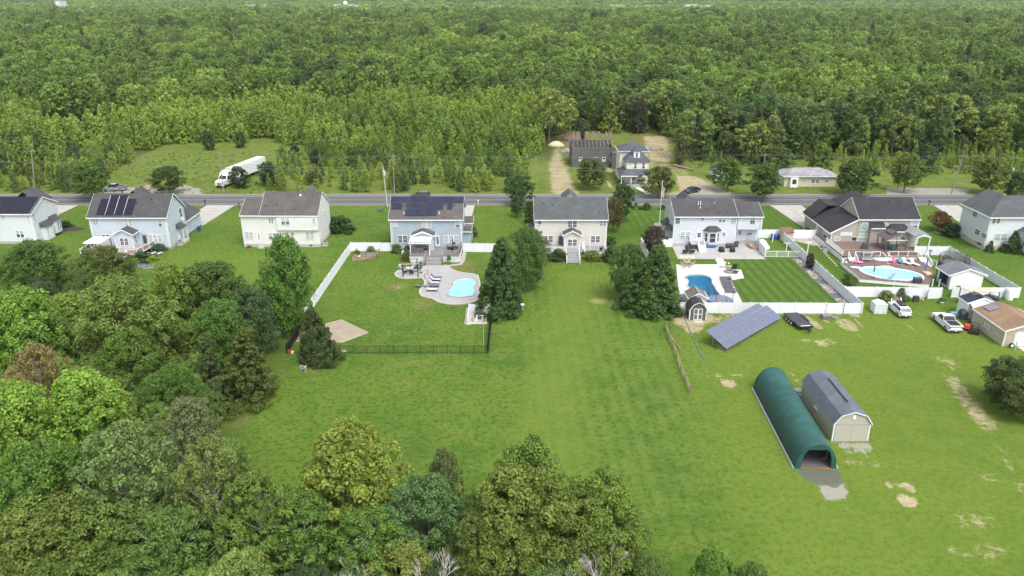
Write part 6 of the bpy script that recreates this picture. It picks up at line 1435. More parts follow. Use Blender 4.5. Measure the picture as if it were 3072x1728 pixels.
mb = MB(); mb.sheet([(40.65,138.76),(43.45,138.57),(43.56,138.09),(40.62,137.94)],.068); tag(mb.build('patio_mat', M('mat_pale', (.42,.42,.40),.9,.2)), 'pale mat on the patio in front of the covered chairs', 'mat')
ky = MB(); p = (39.26,142); ky.loft([[(p[0] + x,p[1] + r * math.cos(t),.35 + r * .6 * math.sin(t)) for t in [i * .785 for i in range(8)]] for x,r in ((-1.7,.03),(-1.2,.3),(0,.36),(1.2,.28),(1.7,.03))]); tag(ky.build('kayak', M('kayak_blue', (.02,.08,.25),.35),smooth=True), 'dark blue kayak lying under the bay window of the grey house', 'kayak')
ice = Site('curved_rack', 'curved wooden bench frame with upright boards at the corner of the grey patio', 'bench', (48.0,139.0)); cw = M('copper_wood', (.42,.22,.13),.6,.15)
ARC = [(47.39, 143.98), (47.16, 142.79), (47.25, 141.81), (47.55, 140.96), (48.05, 140.57), (48.63, 140.46)]
for i, (a, b_) in enumerate(zip(ARC[:-1], ARC[1:])): ice.br('bench_board', cw, (*a, .3), (*b_, .3), .1, .45)
for i, a in enumerate(ARC): ice.br('upright', cw if i % 2 else greywood, (*a, .06), (a[0], a[1], 1.7 - .15 * i), .07)
# fences of this yard
vinyl_fence('vinyl_fence', 'long white board fence at the front and left of the freeform pool yard', [(32.0,142.4),(25.7,142.4),(25.7,109.35),(49.6,109.2)])
gate('fence_gate', 'white double gate leaf, left one, near the right end of the front fence', (49.7,109.15),(52.4,109.1)); gate('fence_gate', 'white double gate leaf, right one, next to the front fence corner', (55.2,109.08),(52.5,109.1))
vinyl_fence('vinyl_fence', 'long white board fence running back between the two pool yards', [(55.35, 109.05), (55.4, 148.3)])
vinyl_fence('vinyl_fence', 'white board fence closing the side yard between the grey and the taupe house', [(50.0, 148.4), (62.6, 148.2)])
vinyl_fence('vinyl_fence', 'short white board fence at the right corner of the grey patio', [(49.6, 143.9), (48.7, 140.6), (48.6, 136.5)])
pk = Site('picket_fence', 'low white open picket fence between the patio and the long fence', 'fence', (48.7,136.4)); rail(pk.root,[(48.7,136.4),(55.2,136.3)],0.0,loc=tuple(-x for x in pk.loc),h=1.2,step=2.2)
bin_((54.16,147.44), 'bright blue wheelie bin in the side yard', M('bin_bright', (.03,.09,.50),.5)); bin_((54.92,147.44), 'dark green wheelie bin beside the bright blue one', greenplastic); bin_((53.71,147.53), 'dark grey wheelie bin left of the bright blue one', darkgrey)
def tpost(loc, label, h=2.6, w=1.4, rz=0):
    t = thing('clothesline_post', label, 'post', loc,rz); B_('box', 'pole', white,t,-.07,-.07,0,.07,.07,h); B_('box', 'crossbar', white,t,-w/2,-.05,h,w/2,.05,h + .1)
tpost((53.05,145.59), 'white post in the side yard in front of the bins', 2.4,.5); tpost((53.83,139.7), 'white T-shaped post at the low picket fence', 1.7,1.4); tpost((57.9,139.32), 'white T-shaped post beside the long fence of the taupe house yard', 2.0,1.6)
mb = MB(); mb.prism([(51.4,147.86),(52.04,147.03),(51.45,142),(50.71,140.84),(49.98,140.84),(49.04,141.81)],-.1,.05); tag(mb.build('side_path', paleconc),kind='structure')
rb = MB(); rg = random.Random(3)
stone_m = [M('river_stone_%s' % k, c, .85, .3, 5) for k, c in (('a', (.42, .37, .30)), ('b', (.30, .28, .26)), ('c', (.52, .47, .40)))]
mb = MB(); mb.prism([(53.3,109.5),(55.2,109.5),(55.25,136.0),(53.6,136.0)],-.05,.05); tag(mb.build('stone_bed', M('bed_slate', (.13,.135,.145),.9,.3,3)),kind='structure')
for i in range(900):
    y = 109.8 + rg.random() * 26; x = 53.45 + .25 * math.sin(y) * .3 + rg.random() * 1.6
    if math.sin(y * .95 + 1.0) < -.35: continue
    s = rg.uniform(.1, .24); rb.cbox(x, y, .05 + s * .2, s * rg.uniform(.8, 1.4), s, s * .7, rg.random() * 3, rg.randrange(3))
tag(rb.build('river_stones', stone_m), 'bed of round river stones along the inside of the long fence', kind='stuff')
# pool and pale deck
DK6 = [(30.68,131.99),(38.46,131.99),(38.75,135.18),(40.15,135.18),(40.12,133.22),(39.62,131.18),(39.03,130.06),(40.13,129.44),(42.01,129.2),(41.34,124.97),(39.07,124.01),(38.72,123.33),(37.78,113.76),(29.01,113.76),(28.3,116.87),(28.92,121.76)]
POOL6 = smooth_poly([(30.87,125.27),(31.71,126.08),(32.77,126.39),(33.99,126.32),(34.86,125.8),(35.3,124.92),(35.25,123.55),(34.82,121.99),(34.93,121.11),(34.8,119.81),(34.78,118.32),(34.95,116.87),(34.46,115.85),(33.03,115.65),(32.4,116.87),(31.81,118.32),(30.95,119.38),(30.43,120.24),(30.42,121.32),(30.91,122.43),(31.2,123.78),(30.86,124.46)],1)
annulus('pool_deck', DK6, POOL6, -.05, .10, M('white_deck', (.58, .56, .52), .8, .08, 1, bump=.05))
water('freeform', POOL6,-.05,(.015,.14,.27), 'freeform pool with deep blue rippled water behind the grey roofed shed', 1.5,1.6,(.10,.36,.52)); edging('pool_coping', grow(POOL6,.14),.26,.235,.45,M('coping_tan', (.50,.47,.42),.8,.15,3),label='pale coping stones round the freeform pool')
cut_ground([POOL4, POOL6])
tan_m = M('tan_sling', (.34, .31, .22), .8, .15)
t = round_table((*(32.56,131.18),.1),.6, 'glass topped patio table at the left end of the pale pool deck', M('table_tan', (.30,.27,.19),.4),legm=darkgrey)
for k,(a,rz) in enumerate((((32.42,132.7),15),((33.2,132.7),-15),((31.68,131.43),80),((33.65,131.43),-80),((31.8,130.18),165),((32.9,130.18),195))): chair((*a,.1),R(rz),('tan chair behind the pool deck table, left', 'tan chair behind the pool deck table, right', 'tan chair at the left side of the pool deck table', 'tan chair at the right side of the pool deck table', 'tan chair in front of the pool deck table, left', 'tan chair in front of the pool deck table, right')[k],tan_m,tan_m,.5,group='tan chairs on the pale pool deck')
fpit = thing('fire_pit', 'round stone block fire pit on the corner of the pale pool deck', 'fire pit', (*(39.42, 127.74), .1)); blk = None
for r_ in range(3):
    for i in range(14):
        a = (i + .5 * (r_ % 2)) * 2 * math.pi / 14
        if blk is None: mb = MB(); mb.box(-.16, -.1, 0, .16, .1, .14); blk = mb.build('block', M('pit_block', (.30, .28, .26), .9, .25, 4), fpit); o = blk
        else: o = inst(blk, fpit)
        o.location = (math.cos(a) * .75, math.sin(a) * .75, r_ * .146); o.rotation_euler = (0, 0, a + math.pi / 2)
B_('lathe', 'ashes', M('ash', (.09, .085, .08), .95), fpit, 0, 0, [(.62, 0), (.6, .15), (0, .2)], 12)
chair((*(40.74,129.2),.1),R(-30), 'black slatted armchair behind the fire pit', black,black,.8); chair((*(40.4,127.03),.1),R(-110), 'black slatted armchair to the right of the fire pit', black,black,.8)
lg = M('lounge_grey', (.115, .105, .115), .7, .15, 2, wave=('x', .18, .4))
for k, a in enumerate(((37.92, 124.58), (37.76, 123.66), (37.64, 122.76), (37.56, 121.87), (37.42, 120.89), (37.28, 119.91), (37.24, 118.74), (37.22, 117.8))):
    lounger('sun_lounger', ('grey lounger nearest the fire pit', 'second grey lounger from the fire pit', 'third grey lounger from the fire pit', 'fourth grey lounger from the fire pit', 'fifth grey lounger from the fire pit', 'sixth grey lounger from the fire pit', 'seventh grey lounger from the fire pit', 'grey lounger nearest the trampoline')[k] + ' on the pale deck', (*a,.1),R(-92),lg,darkgrey,2.1,.62,.22,.3,group='row of grey loungers beside the freeform pool')
mb = MB(); p = (38.33,123.66); mb.box(p[0] - .25,p[1] - .25,.1,p[0] + .25,p[1] + .25,.55); tag(mb.build('side_table', darkgrey), 'small dark side table between the first two grey loungers', 'table')
gb = MB(); 
for i in range(60): p = (38.4 + rg.random() * 2.2,130.1 + rg.random() * .9); s = rg.uniform(.1,.25); gb.cbox(p[0],p[1],.12,s,s,s,rg.random() * 3,rg.randrange(3))
tag(gb.build('border_stones', stone_m), 'rough stone border where the pale path meets the pool deck', kind='stuff')
for k,p in enumerate(((40.07,132.7),(40.57,132.32))): mb = MB(); mb.lathe(p[0],p[1],[(.12,0),(.18,.2),(.05,.35),(0,.36)],8); tag(mb.build('garden_lantern', white),('small white lantern at the edge of the pale path', 'small white lantern on the striped lawn by the path')[k], 'lantern')
# sheds
def gambrel(st, x0, x1, y0, y1, ez, kz, rz, kin, rm, wm, ov=.12, zb=0):
    xm = (x0 + x1) / 2; pr = [(x0, ez), (x0 + kin, kz), (xm, rz), (x1 - kin, kz), (x1, ez)]
    st.py('wall', wm, [(x0, zb), (x1, zb)] + [(a, z - .03) for a, z in pr[::-1]], y0, y1)
    up = [(x0 - ov,ez - .1),(x0 + kin - .03,kz + .06),(xm,rz + .08),(x1 - kin + .03,kz + .06),(x1 + ov,ez - .1)]; lo = [(a + (.05 if i < 2 else -.05 if i > 2 else 0),z - .07) for i,(a,z) in enumerate(up)]
    mb = MB()
    for i in range(4): mb.prism_y([lo[i], lo[i + 1], up[i + 1], up[i]], y0 - .15, y1 + .15)
    st.part(mb, 'roof', rm)
    for i in range(4): st.br('rake_board', trim, (up[i][0], y0 - .17, up[i][1] - .05), (up[i + 1][0], y0 - .17, up[i + 1][1] - .05), .04, .1)
bs = Site('barn_shed', 'dark gambrel-roofed barn shed with white-trimmed double doors at the fence', 'shed', (28.8,106.6)); shd = M('shed_dark', (.10,.11,.10),.8,.15,2,wave=('x', .2,.5)); gambrel(bs,27.5,30.15,106.6,109.15,1.75,2.55,2.95,.5,shingle('shingle_shed', (.045,.045,.05)),shd)
for x0_, x1_ in ((28.15, 28.8), (28.83, 29.48)):
    mb = MB(); mb.box(x0_,106.54,.12,x1_,106.595,1.95); d_ = bs.part(mb, 'door', shd); mb = MB(); mb.box(x0_,106.5,.12,x0_ + .09,106.538,1.95); mb.box(x1_ - .09,106.5,.12,x1_,106.538,1.95); mb.box(x0_ + .09,106.5,.12,x1_ - .09,106.537,.21); mb.box(x0_ + .09,106.5,1.86,x1_ - .09,106.537,1.95); mb.box(x0_ + .09,106.5,1.0,x1_ - .09,106.537,1.09); mb.build('door_trim', trim,d_)
corner(bs,27.5,106.6,1.7,.1,sx=-1); corner(bs,30.15,106.6,1.7,.1); bs.pz('ramp', concrete,[(28.1,105.4),(29.5,105.4),(29.5,106.55),(28.1,106.55)],0,.05)
gs = Site('garden_shed', 'shed with a taupe-grey gable roof behind the white fence by the pool', 'shed', (29.6,110.2)); gable_y(gs,28.2,31.0,110.2,113.0,2.1,3.05,29.6,shingle('shingle_taupe', (.16,.145,.135)),M('shed_white', (.55,.55,.54),.7,.1),rake=True,ov=.2,ovy=.2)
for i in range(5): gs.bx('ridge_cap', M('cap_pale', (.36, .33, .31), .8), 29.5, 110.3 + i * .55, 3.19, 29.7, 110.6 + i * .55, 3.26)
covered((27.31,114.16),0, 'grey covered pool heater beside the shed behind the white fence', .5,.5,1.0,M('heat_grey', (.15,.15,.17),.6), 'pool_heater', 'pool heater')
mb = MB(); p = (28.05,113.97); mb.box(p[0] - .75,p[1] - .05,0,p[0] + .6,p[1] + .05,1.5); tag(mb.build('screen_panel', M('screen_grey', (.46,.49,.52),.6)), 'pale grey screen panel left of the shed behind the fence', 'screen')
def trampoline(loc, r, label, pad, n=8, hp=2.6, net=None):
    t = thing('trampoline', label, 'trampoline', loc); mb = MB(); k = 24
    mb.loft([[(rr * math.cos(2*math.pi*i/k),rr * math.sin(2*math.pi*i/k),z) for i in range(k)] for rr,z in ((r,.82),(r,.9),(r - .32,.92),(r - .32,.88))],caps=False); mb.build('pad', pad,t)
    B_('lathe', 'mat', M('tramp_mat', (.17, .165, .195), .8), t, 0, 0, [(r - .33, .84), (r - .33, .86), (0, .87)], k)
    for i in range(n):
        a = 2 * math.pi * i / n + .2; x, y = (r + .06) * math.cos(a), (r + .06) * math.sin(a); B_('tube', 'post', black, t, (x, y, 0), (x, y, hp), .035)
    if net:
        mb = MB(); mb.loft([[(r * math.cos(2*math.pi*i/k),r * math.sin(2*math.pi*i/k),z) for i in range(k)] for z in (.95,hp)],caps=False); mb.build('net', net,t)
trampoline((33.9, 112.9, 0), 2.05, 'round trampoline with a blue pad and black posts behind the white fence', M('pad_blue', (.04, .16, .42), .5))
tree('poplar', 6,(*(54.96,130.27),0),2.8,.9,(.055,.045,.035), 'small purple-brown tree beside the long white fence'); tree('airy', 6,(*(56.71,117.95),0),3.4,1.5,(.06,.12,.02), 'feathery small tree leaning over the long white fence near its corner')

# ---------------------------------------------------------------- taupe house with the oval pool
Y7 = 142.8; h = Site('house', 'taupe house with black roof, low left wing and a deck above the oval pool', 'house', (63.6,Y7)); W7,S7 = ('y', Y7,-1),('x', 63.6,-1)
foundation(h, 63.6, 80.6, Y7, 151.6, .6); gable_x(h, 68.6, 80.6, Y7, 151.6, 5.6, 8.85, 147.3, sh_black, sd_taupe, zb=.4, ovx=.12)
h.py('wing_wall', sd_taupe, [(63.6, .4), (68.55, .4), (68.55, 5.6), (63.6, 2.95)], Y7 + .02, 157.0)
h.py('wing_roof', sh_black, [(63.2, 2.7), (68.59, 5.62), (68.59, 5.8), (63.2, 2.9)], Y7 - .25, 157.3)
h.py('front_gable_roof', sh_black,[(68.45,5.65),(73.2,7.75),(78,5.65),(78,5.8),(73.2,7.95),(68.45,5.8)],149.8,157.3); h.py('front_wall', sd_taupe,[(68.6,.4),(78,.4),(78,5.6),(73.2,7.7),(68.6,5.6)],151.7,156.9)
h.py('garage_gable', sh_black, [(63.2, 2.95), (66.2, 5.75), (69.3, 5.65), (69.3, 5.8), (66.2, 5.95), (63.2, 3.1)], 152.5, 157.6)
h.py('rake_board', trim,[(63.15,2.6),(68.55,5.52),(68.55,5.82),(63.15,2.93)],Y7 - .29,Y7 - .255); h.bx('gutter', trim,63.06,Y7 - .25,2.66,63.19,157.3,2.86)
corner(h, 80.6, Y7, 5.5); corner(h, 63.6, Y7, 2.9, sx=-1)
def arched(st, rect):
    x0, z0, x1, z1 = rect; r = (x1 - x0) / 2; zc = z1 - r; n = 8; xm = (x0 + x1) / 2
    o_ = [(x0,z0),(x1,z0)] + [(xm + r * math.cos(i * math.pi / n),zc + r * math.sin(i * math.pi / n)) for i in range(n + 1)]; mb = MB(); mb.prism_y(o_,Y7 - .06,Y7 - .005); f = st.part(mb, 'window', trim); k = .13; B_('prism_y', 'pane', teal_glass,f,[(xm + (a - xm) * (1 - k / r),(z0 + z1) / 2 + (b_ - (z0 + z1) / 2) * (1 - 2 * k / (z1 - z0))) for a,b_ in o_],Y7 - .075,Y7 - .062)
arched(h, (69.13, 3.33, 70.6, 5.04)); arched(h, (73.05, 3.33, 74.61, 5.04)); window(h, W7, (78.84, 3.58, 80.46, 5.3), 1, 2, blind, None)
q = (69.12,0.3,70.84,2.7); window(h,W7,(q[0],q[1],q[2],q[1] + (q[3] - q[1]) * .7),1,0,teal_glass,teal_glass); window(h,W7,(q[0],q[1] + (q[3] - q[1]) * .7 + .01,q[2],q[3]),1,0,teal_glass,teal_glass)
window(h, W7, (64.29, 0.3, 65.49, 2.06), 1, 0, blind, None); window(h, W7, (67.64, 0.3, 68.85, 2.06), 1, 0)
q = (65.36,2.27,67.71,3); mb = MB(); mb.box(q[0],Y7 - .06,q[1],q[2],Y7 - .003,q[3]); pn = h.part(mb, 'wall_plaque', white); mb = MB(); rg = random.Random(4)
for r_ in range(3):
    x = q[0] + .15
    while x < q[2] - .3: w_ = rg.uniform(.08,.3); z = q[1] + .13 + r_ * (q[3] - q[1] - .1) / 3; mb.box(x,Y7 - .068,z,x + w_,Y7 - .061,z + .14); x += w_ + .09
mb.build('plaque_pattern', M('pale_blue', (.42, .46, .52), .6), pn)
door(h, ('x', 63.6, -1), (149.3, .5, 150.4, 2.5), white); 
for a in ((148.85, 1.66, 150.38, 2.4), (144.46, 0.89, 146.55, 2.27)): window(h, S7, a, 1, 0, blind, None)
mb = MB(); q = (70.95,-0.31,73.36,2.69); mb.box(q[0],142.0,.5,q[2],Y7,4.3); h.part(mb, 'chimney_box', sd_taupe); h.px('chimney_roof', sh_black,[(141.6,4.1),(Y7,5.0),(Y7,5.12),(141.6,4.22)],q[0] - .2,q[2] + .2); h.bx('fascia', trim,q[0] - .2,141.53,4.0,q[2] + .2,141.598,4.2)
b0, b1 = (74.75, 0.05, 77.97, 2.47)[0], (74.75, 0.05, 77.97, 2.47)[2]; h.pz('bay', sd_taupe, [(b0 - .9, Y7), (b0, 141.4), (b1, 141.4), (b1 + .9, Y7)], .5, 3.6)
mb = MB(); mb.add([(b0 - 1.3,Y7,3.6),(b0 - .2,141.05,3.6),(b1 + .2,141.05,3.6),(b1 + 1.3,Y7,3.6),(b0 + .3,Y7,4.75),(b1 - .3,Y7,4.75)],[(0,1,4),(1,2,5,4),(2,3,5),(3,2,1,0)]); h.part(mb, 'bay_roof', sh_black); h.bx('fascia', trim,b0 - .2,140.98,3.5,b1 + .2,141.045,3.68); window(h,('y', 141.4,-1),(b1 - 1.2,1.6,b1 - .2,3.3),1,2,blind)
for x_, y_ in (((68.14, 5.46)[0], 148.5),): vent(h, x_ + .3, 149.0, 4.4)
for x_, y_ in (((77.38, 7.51)[0], 146.1), ((75.6, 7.64)[0], 146.3)): vent(h, x_, y_, roof_z(5.74, 8.99, Y7, 147.3, y_) - .05)
ph = Site('porch_cover', 'white arched porch cover with a grey roof over the back door of the taupe house', 'porch', (78.2,139)); R0,R1 = (78,2.3),(79.99,2.3)
xm = (R0[0] + R1[0]) / 2; w_ = 1.35
for s_ in (-1,1): ph.py('roof', shingle('shingle_pale', (.27,.28,.30)),[(xm,4.35),(xm + s_ * (w_ + .25),3.7),(xm + s_ * (w_ + .25),3.8),(xm,4.48)],137.3,Y7 - .02)
mb = MB(); n = 8; up = [(xm - w_ + 2 * w_ * i / n,3.68 + .62 * (1 - abs(i - n / 2) / (n / 2))) for i in range(n + 1)]; lo = [(xm - w_ + 2 * w_ * i / n,3.45 + .42 * math.sin(math.pi * i / n)) for i in range(n + 1)]; mb.prism_y(up + lo[::-1],137.22,137.29); ph.part(mb, 'arch', white)
for x_ in (xm - w_ + .08, xm + w_ - .08):
    for y_ in (137.4, 141.5): ph.bx('column', white, x_ - .09, y_ - .09, 1.1 if y_ > 138 else 0, x_ + .09, y_ + .09, 3.6)
    ph.bx('beam', white, x_ - .08, 137.3, 3.5, x_ + .08, Y7 - .03, 3.7)
dk = deck('deck', 'raised brown deck with white railings behind the taupe house', [(62.4,134.0),(63.4,133.5),(76.6,133.5),(77.4,134.5),(77.4,Y7 - .06),(62.4,Y7 - .06)],1.1,browndeck); lc = tuple(-x for x in dk.loc)
darkbal = M('brown_baluster', (.12, .05, .035), .6)
rail(dk.root,[(62.45,142.0),(62.45,134.1)],1.1,loc=lc,step=2.4); rail(dk.root,[(64.6,133.6),(69.3,133.6)],1.1,loc=lc,bal=darkbal); rail(dk.root,[(70.9,133.6),(76.3,133.6)],1.1,loc=lc,bal=darkbal)
for i in range(8): dk.bx('skirt_panel', white, 62.36, 134.0 + i * 2.0, .02, 62.42, 135.97 + i * 2.0, .93)
dk.bx('front_skirt', M('skirt', (.60, .62, .62), .6, .12, 1.2), 62.5, 133.42, .6, 76.6, 133.49, .93)
steps(dk.root, 63.3, 64.4, 133.4, 131.4, 1.1, 4, white, lc, white); steps(dk.root, 76.5, 77.7, 133.4, 130.7, 1.1, 6, white, lc, white)
for i in range(4):
    mb = MB(); r_ = 1.15 + .38 * i; z = 1.0 - .22 * (i + .3); mb.prism([(70.1 + r_ * 1.35 * math.cos(t),133.4 - r_ * .75 * math.sin(t)) for t in [j * math.pi / 12 for j in range(13)]],.55 if i == 3 else .5,z + .0 - i * .0); dk.part(mb, 'curved_step', white if i % 2 == 0 else M('step_pale', (.62,.63,.66),.6))
for x_ in (69.6,70.5): mb = MB(); mb.bar((x_,133.5,2.0),(x_ + .3,131.9,1.4),.08); mb.bar((x_ + .3,131.9,.5),(x_ + .3,131.9,1.45),.09); dk.part(mb, 'stair_rail', white)
# lower pool deck and pool
ld = Site('pool_deck', 'brown boards of the lower deck around the oval pool with pale fascia', 'deck', (62,130)); LD = [(61,130.36),(61.13,129.2),(61.17,124.93),(60.9,122.76),(70.62,120.26),(71.73,120.07),(74.63,124.3),(76.28,127.7)] + [(77.5,133.3),(62.5,133.3)]
OV = [(66.9 + 5.6 * math.cos(t) + .0, 124.85 + 3.1 * math.sin(t) - .27 * 5.6 * math.cos(t) * .55) for t in [i * 2 * math.pi / 36 for i in range(36)]]
ovp = [(62.79,127.29),(63.47,128.17),(64.59,128.83),(66.22,128.92),(68.31,128.54),(69.86,127.84),(71.05,127.19),(71.87,126.43),(72.43,125.47),(72.69,124.53),(72.49,123.49),(71.86,122.47),(71.24,121.96),(70.27,121.9),(69.25,122.02),(67.89,122.2),(66.59,122.51),(65.66,122.83),(64.76,123.24),(63.74,124.21),(63.1,125.26),(62.82,126.32)]; OV = smooth_poly(ovp,1)
lo_ = annulus('lower_deck', LD, grow(OV, .02), .44, .6, browndeck, None); lo_.parent = ld.root; lo_.location = tuple(-x for x in ld.loc)
for i in range(5): mb = MB(); a, b_ = LD[i], LD[i + 1]; mb.bar((*a, .36), (*b_, .36), .06, .5); ld.part(mb, 'fascia', white)
pl = Site('swimming_pool', 'oval above-ground pool with light blue water and a white rim', 'pool', OV[0]); n = len(OV); OI = grow(OV, -.22)
mb = MB(); mb.loft([[(x,y,0) for x,y in OV],[(x,y,.66) for x,y in OV]],caps=False); mb.loft([[(x,y,.66) for x,y in OI],[(x,y,.02) for x,y in OI]],caps=False); mb.sheet(OI,.03); pl.part(mb, 'basin', bpy.data.materials['kidney_liner']); mb = MB(); mb.loft([[(x,y,.62) for x,y in grow(OV,.12)],[(x,y,.8) for x,y in grow(OV,.12)],[(x,y,.8) for x,y in OI],[(x,y,.66) for x,y in OI]],caps=False); pl.part(mb, 'rim', white); mb = MB(); mb.sheet(OI,.62); pl.part(mb, 'water', bpy.data.materials['kidney_water'])
# things on the decks
gz = Site('gazebo', 'brown hard-top gazebo with a raised vent on the deck of the taupe house', 'gazebo', (73,137)); brn = M('gazebo_brown', (.105,.09,.09),.5,.12,2,wave=('x', .3,.3)); GX0,GX1,GY0,GY1 = 71.2,75.5,136.0,140.0; gxm = (GX0 + GX1) / 2
gz.py('roof', brn,[(GX0,3.5),(gxm,4.5),(GX1,3.5),(GX1,3.58),(gxm,4.62),(GX0,3.58)],GY0,GY1); gz.py('roof_vent', brn,[(gxm - .9,4.35),(gxm,4.78),(gxm + .9,4.35),(gxm + .9,4.42),(gxm,4.87),(gxm - .9,4.42)],GY0 + 1.0,GY1 - .8)
for x_ in (GX0 + .25, GX1 - .25):
    for y_ in (GY0 + .2, GY1 - .2): gz.bx('post', brn, x_ - .07, y_ - .07, 1.1, x_ + .07, y_ + .07, 3.52)
mb = MB(); mb.box(GX0 + .1, GY0 + .1, 3.42, GX1 - .1, GY0 + .2, 3.52); mb.bar((gxm, GY0 + .12, 3.5), (gxm, GY0 + .12, 4.4), .06); gz.part(mb, 'truss', white)
round_table((73.3, 138.0, 1.1), .7, 'round table with teal cloth under the brown gazebo', M('teal_cloth', (.05, .20, .24), .7, .15))
for k,(x_,y_,rz) in enumerate(((72.3,138.0,90),(74.3,138.0,-90),(73.3,137.1,180),(73.3,139.0,0))): chair((x_,y_,1.1),R(rz),('teal chair left of the table under the gazebo', 'teal chair right of the table under the gazebo', 'teal chair in front of the table under the gazebo', 'teal chair behind the table under the gazebo')[k],M('teal_chair', (.05,.17,.22),.7),darkgrey,.5,group='chairs under the brown gazebo')
gr = thing('gas_grill', 'black gas grill standing against the taupe house wall on the deck', 'grill', (*(68.4,138.26),1.1)); B_('box', 'cabinet', darkgrey,gr,-.6,-.25,.0,.6,.25,.8); B_('prism_x', 'lid', black,gr,[(-.27,.81),(.27,.81),(.2,1.1),(-.1,1.15)],-.38,.38)
mb = MB(); mb.cbox(*(64.98,137.18),1.18,2.4,.5,.14,.1); tag(mb.build('timber_planks', M('planks_tan', (.30,.18,.09),.8,.2)), 'stack of tan boards lying on the deck beside the taupe house wall', 'boards')
sw = thing('porch_swing', 'grey porch swing with a canopy frame facing the oval pool', 'swing', (*(66.24,132.19),.6)); mb = MB(); mb.prism_x([(-.3,.45),(.25,.42),(.35,.95),(.42,.95),(.32,.36),(-.3,.38)],-.95,.95); mb.build('seat', M('swing_cushion', (.33,.37,.40),.8,.1,2,wave=('z', .18,.4)),sw); B_('box', 'canopy', M('swing_canopy', (.24,.27,.29),.7),sw,-1.1,-.5,1.75,1.1,.5,1.8)
for s_ in (-1.1, 1.1): mb = MB(); mb.bar((s_, -.6, 0), (s_, 0, 1.75), .06); mb.bar((s_, .6, 0), (s_, 0, 1.75), .06); mb.build('leg', darkgrey, sw)
pinkp, tealp, whp = M('pink_plastic', (.66, .07, .17), .5, .1), M('teal_plastic', (.05, .20, .28), .5, .1), M('white_plastic', (.74, .75, .72), .5, .06)
lounger('sun_lounger', 'pink reclining chair leaning on the deck skirt beside the curved steps', (*(70.84,131.27),.6),R(-8),pinkp,pinkp,1.5,.6,1.1); lounger('sun_lounger', 'teal reclining chair between the pink and the white chairs', (*(72.07,131.04),.6),R(5),tealp,tealp,1.5,.6,1.1)
lounger('sun_lounger', 'white plastic lounger beside the teal chair facing the oval pool', (*(73,130.82),.6),R(22),whp,whp,2.0,.65,1.1); lounger('sun_lounger', 'white plastic lounger nearest the right stairs facing the oval pool', (*(74.19,130.14),.6),R(22),whp,whp,2.0,.65,1.1)
def lump(name, label, cat, prof, m, n=10, sx=1, sy=1, loc=None, rz=0):
    mb = MB(); mb.lathe(0,0,prof,n,0,sx,sy); o = mb.build(name,m,smooth=True); o.location = loc; o.rotation_euler = (0,0,rz); return tag(o,label,cat)
lump('pool_float', 'pink pool float lying on the brown deck below the left stairs', 'float', [(0,0),(.8,.05),(1.0,.22),(.8,.38),(.45,.3),(0,.25)],M('pink_float', (.72,.16,.42),.4),14,1.15,.45,(*(64.16,131.39),.6),-.3); lump('pool_float', 'white and blue pool float lying at the left end of the oval pool', 'float', [(0,0),(.8,.05),(.9,.2),(.7,.3),(0,.2)],M('pale_float', (.50,.60,.70),.4),14,1.2,.5,(*(62.57,128.47),.6),-.2)
parasol((*(63.59,123.58),.6), 'closed beige parasol at the front side of the oval pool', M('taupe_fabric', (.20,.165,.15),.8),3.0); parasol((*(73.72,125.56),.6), 'closed blue parasol at the right end of the oval pool', M('blue_fabric', (.09,.14,.36),.8),3.0)
mb = MB(); p,q = (65.26,122.86),(67.57,121.85); mb.bar((*p,.6),(*p,2.1),.06); mb.bar((*q,.6),(*q,2.1),.06); mb.bar((*p,2.1),(*q,2.1),.06); mb.bar((*p,1.9),(p[0],p[1] + 2.4,.9),.04); tag(mb.build('goal_frame', white), 'white pipe frame standing at the front edge of the oval pool', 'frame'); mb = MB(); p,q = (69,130.14),(71.51,129.24); mb.bar((*p,1.0),(*q,1.0),.05); mb.bar((*q,.6),(*q,1.0),.05); tag(mb.build('pool_rail', M('rail_pink', (.66,.52,.48),.5)), 'thin pale pole lying along the back rim of the oval pool', 'pole'); mb = MB(); mb.sheet([(67.79,130),(69.45,130.11),(70.05,128.66),(68.01,128.66)],.615); tag(mb.build('deck_mat', M('mat_beige', (.42,.38,.30),.9)), 'beige mat on the brown deck behind the oval pool', 'mat')
mb = MB(); p,q = (69.56,120.85),(70.82,120.66); mb.box(p[0],p[1] - .1,.6,q[0],p[1] + .8,1.5); tag(mb.build('storage_box', M('box_dark', (.055,.05,.06),.5,.2)), 'dark storage box at the front right corner of the pool deck', 'box')
mb = MB(); mb.sheet([(74.06,127.03),(75.22,126.81),(75.15,125.53),(74.18,124.79),(73.75,125.11)],.615); tag(mb.build('deck_mat', M('mat_sand', (.50,.41,.28),.9)), 'sand coloured mat at the right end of the oval pool', 'mat')
fb = thing('flag_banner', 'light blue garden banner on a pole in front of the pool deck', 'flag', (66.39,121.41)); B_('tube', 'pole', white,fb,(0,0,0),(-.1,0,2.6),.03); mb = MB(); mb.add([(-.1,0,2.5),(-.6,.1,2.1),(-1.3,.0,1.6),(-1.5,.1,1.0),(-.9,.05,.9),(-.3,.0,1.5)],[(0,1,2,3,4,5)]); mb.build('cloth', M('banner_blue', (.26,.45,.60),.7,.2,3),fb)
tr_ = thing('lattice_rack', 'white plastic rack with grey bins beside the left deck stairs', 'rack', (61.83, 131.58)); 
for i in range(3): B_('box', 'bin', white if i != 1 else greywood, tr_, -.5 + .35 * i, -.3, 0, -.25 + .35 * i, .3, 1.4 - .3 * i)
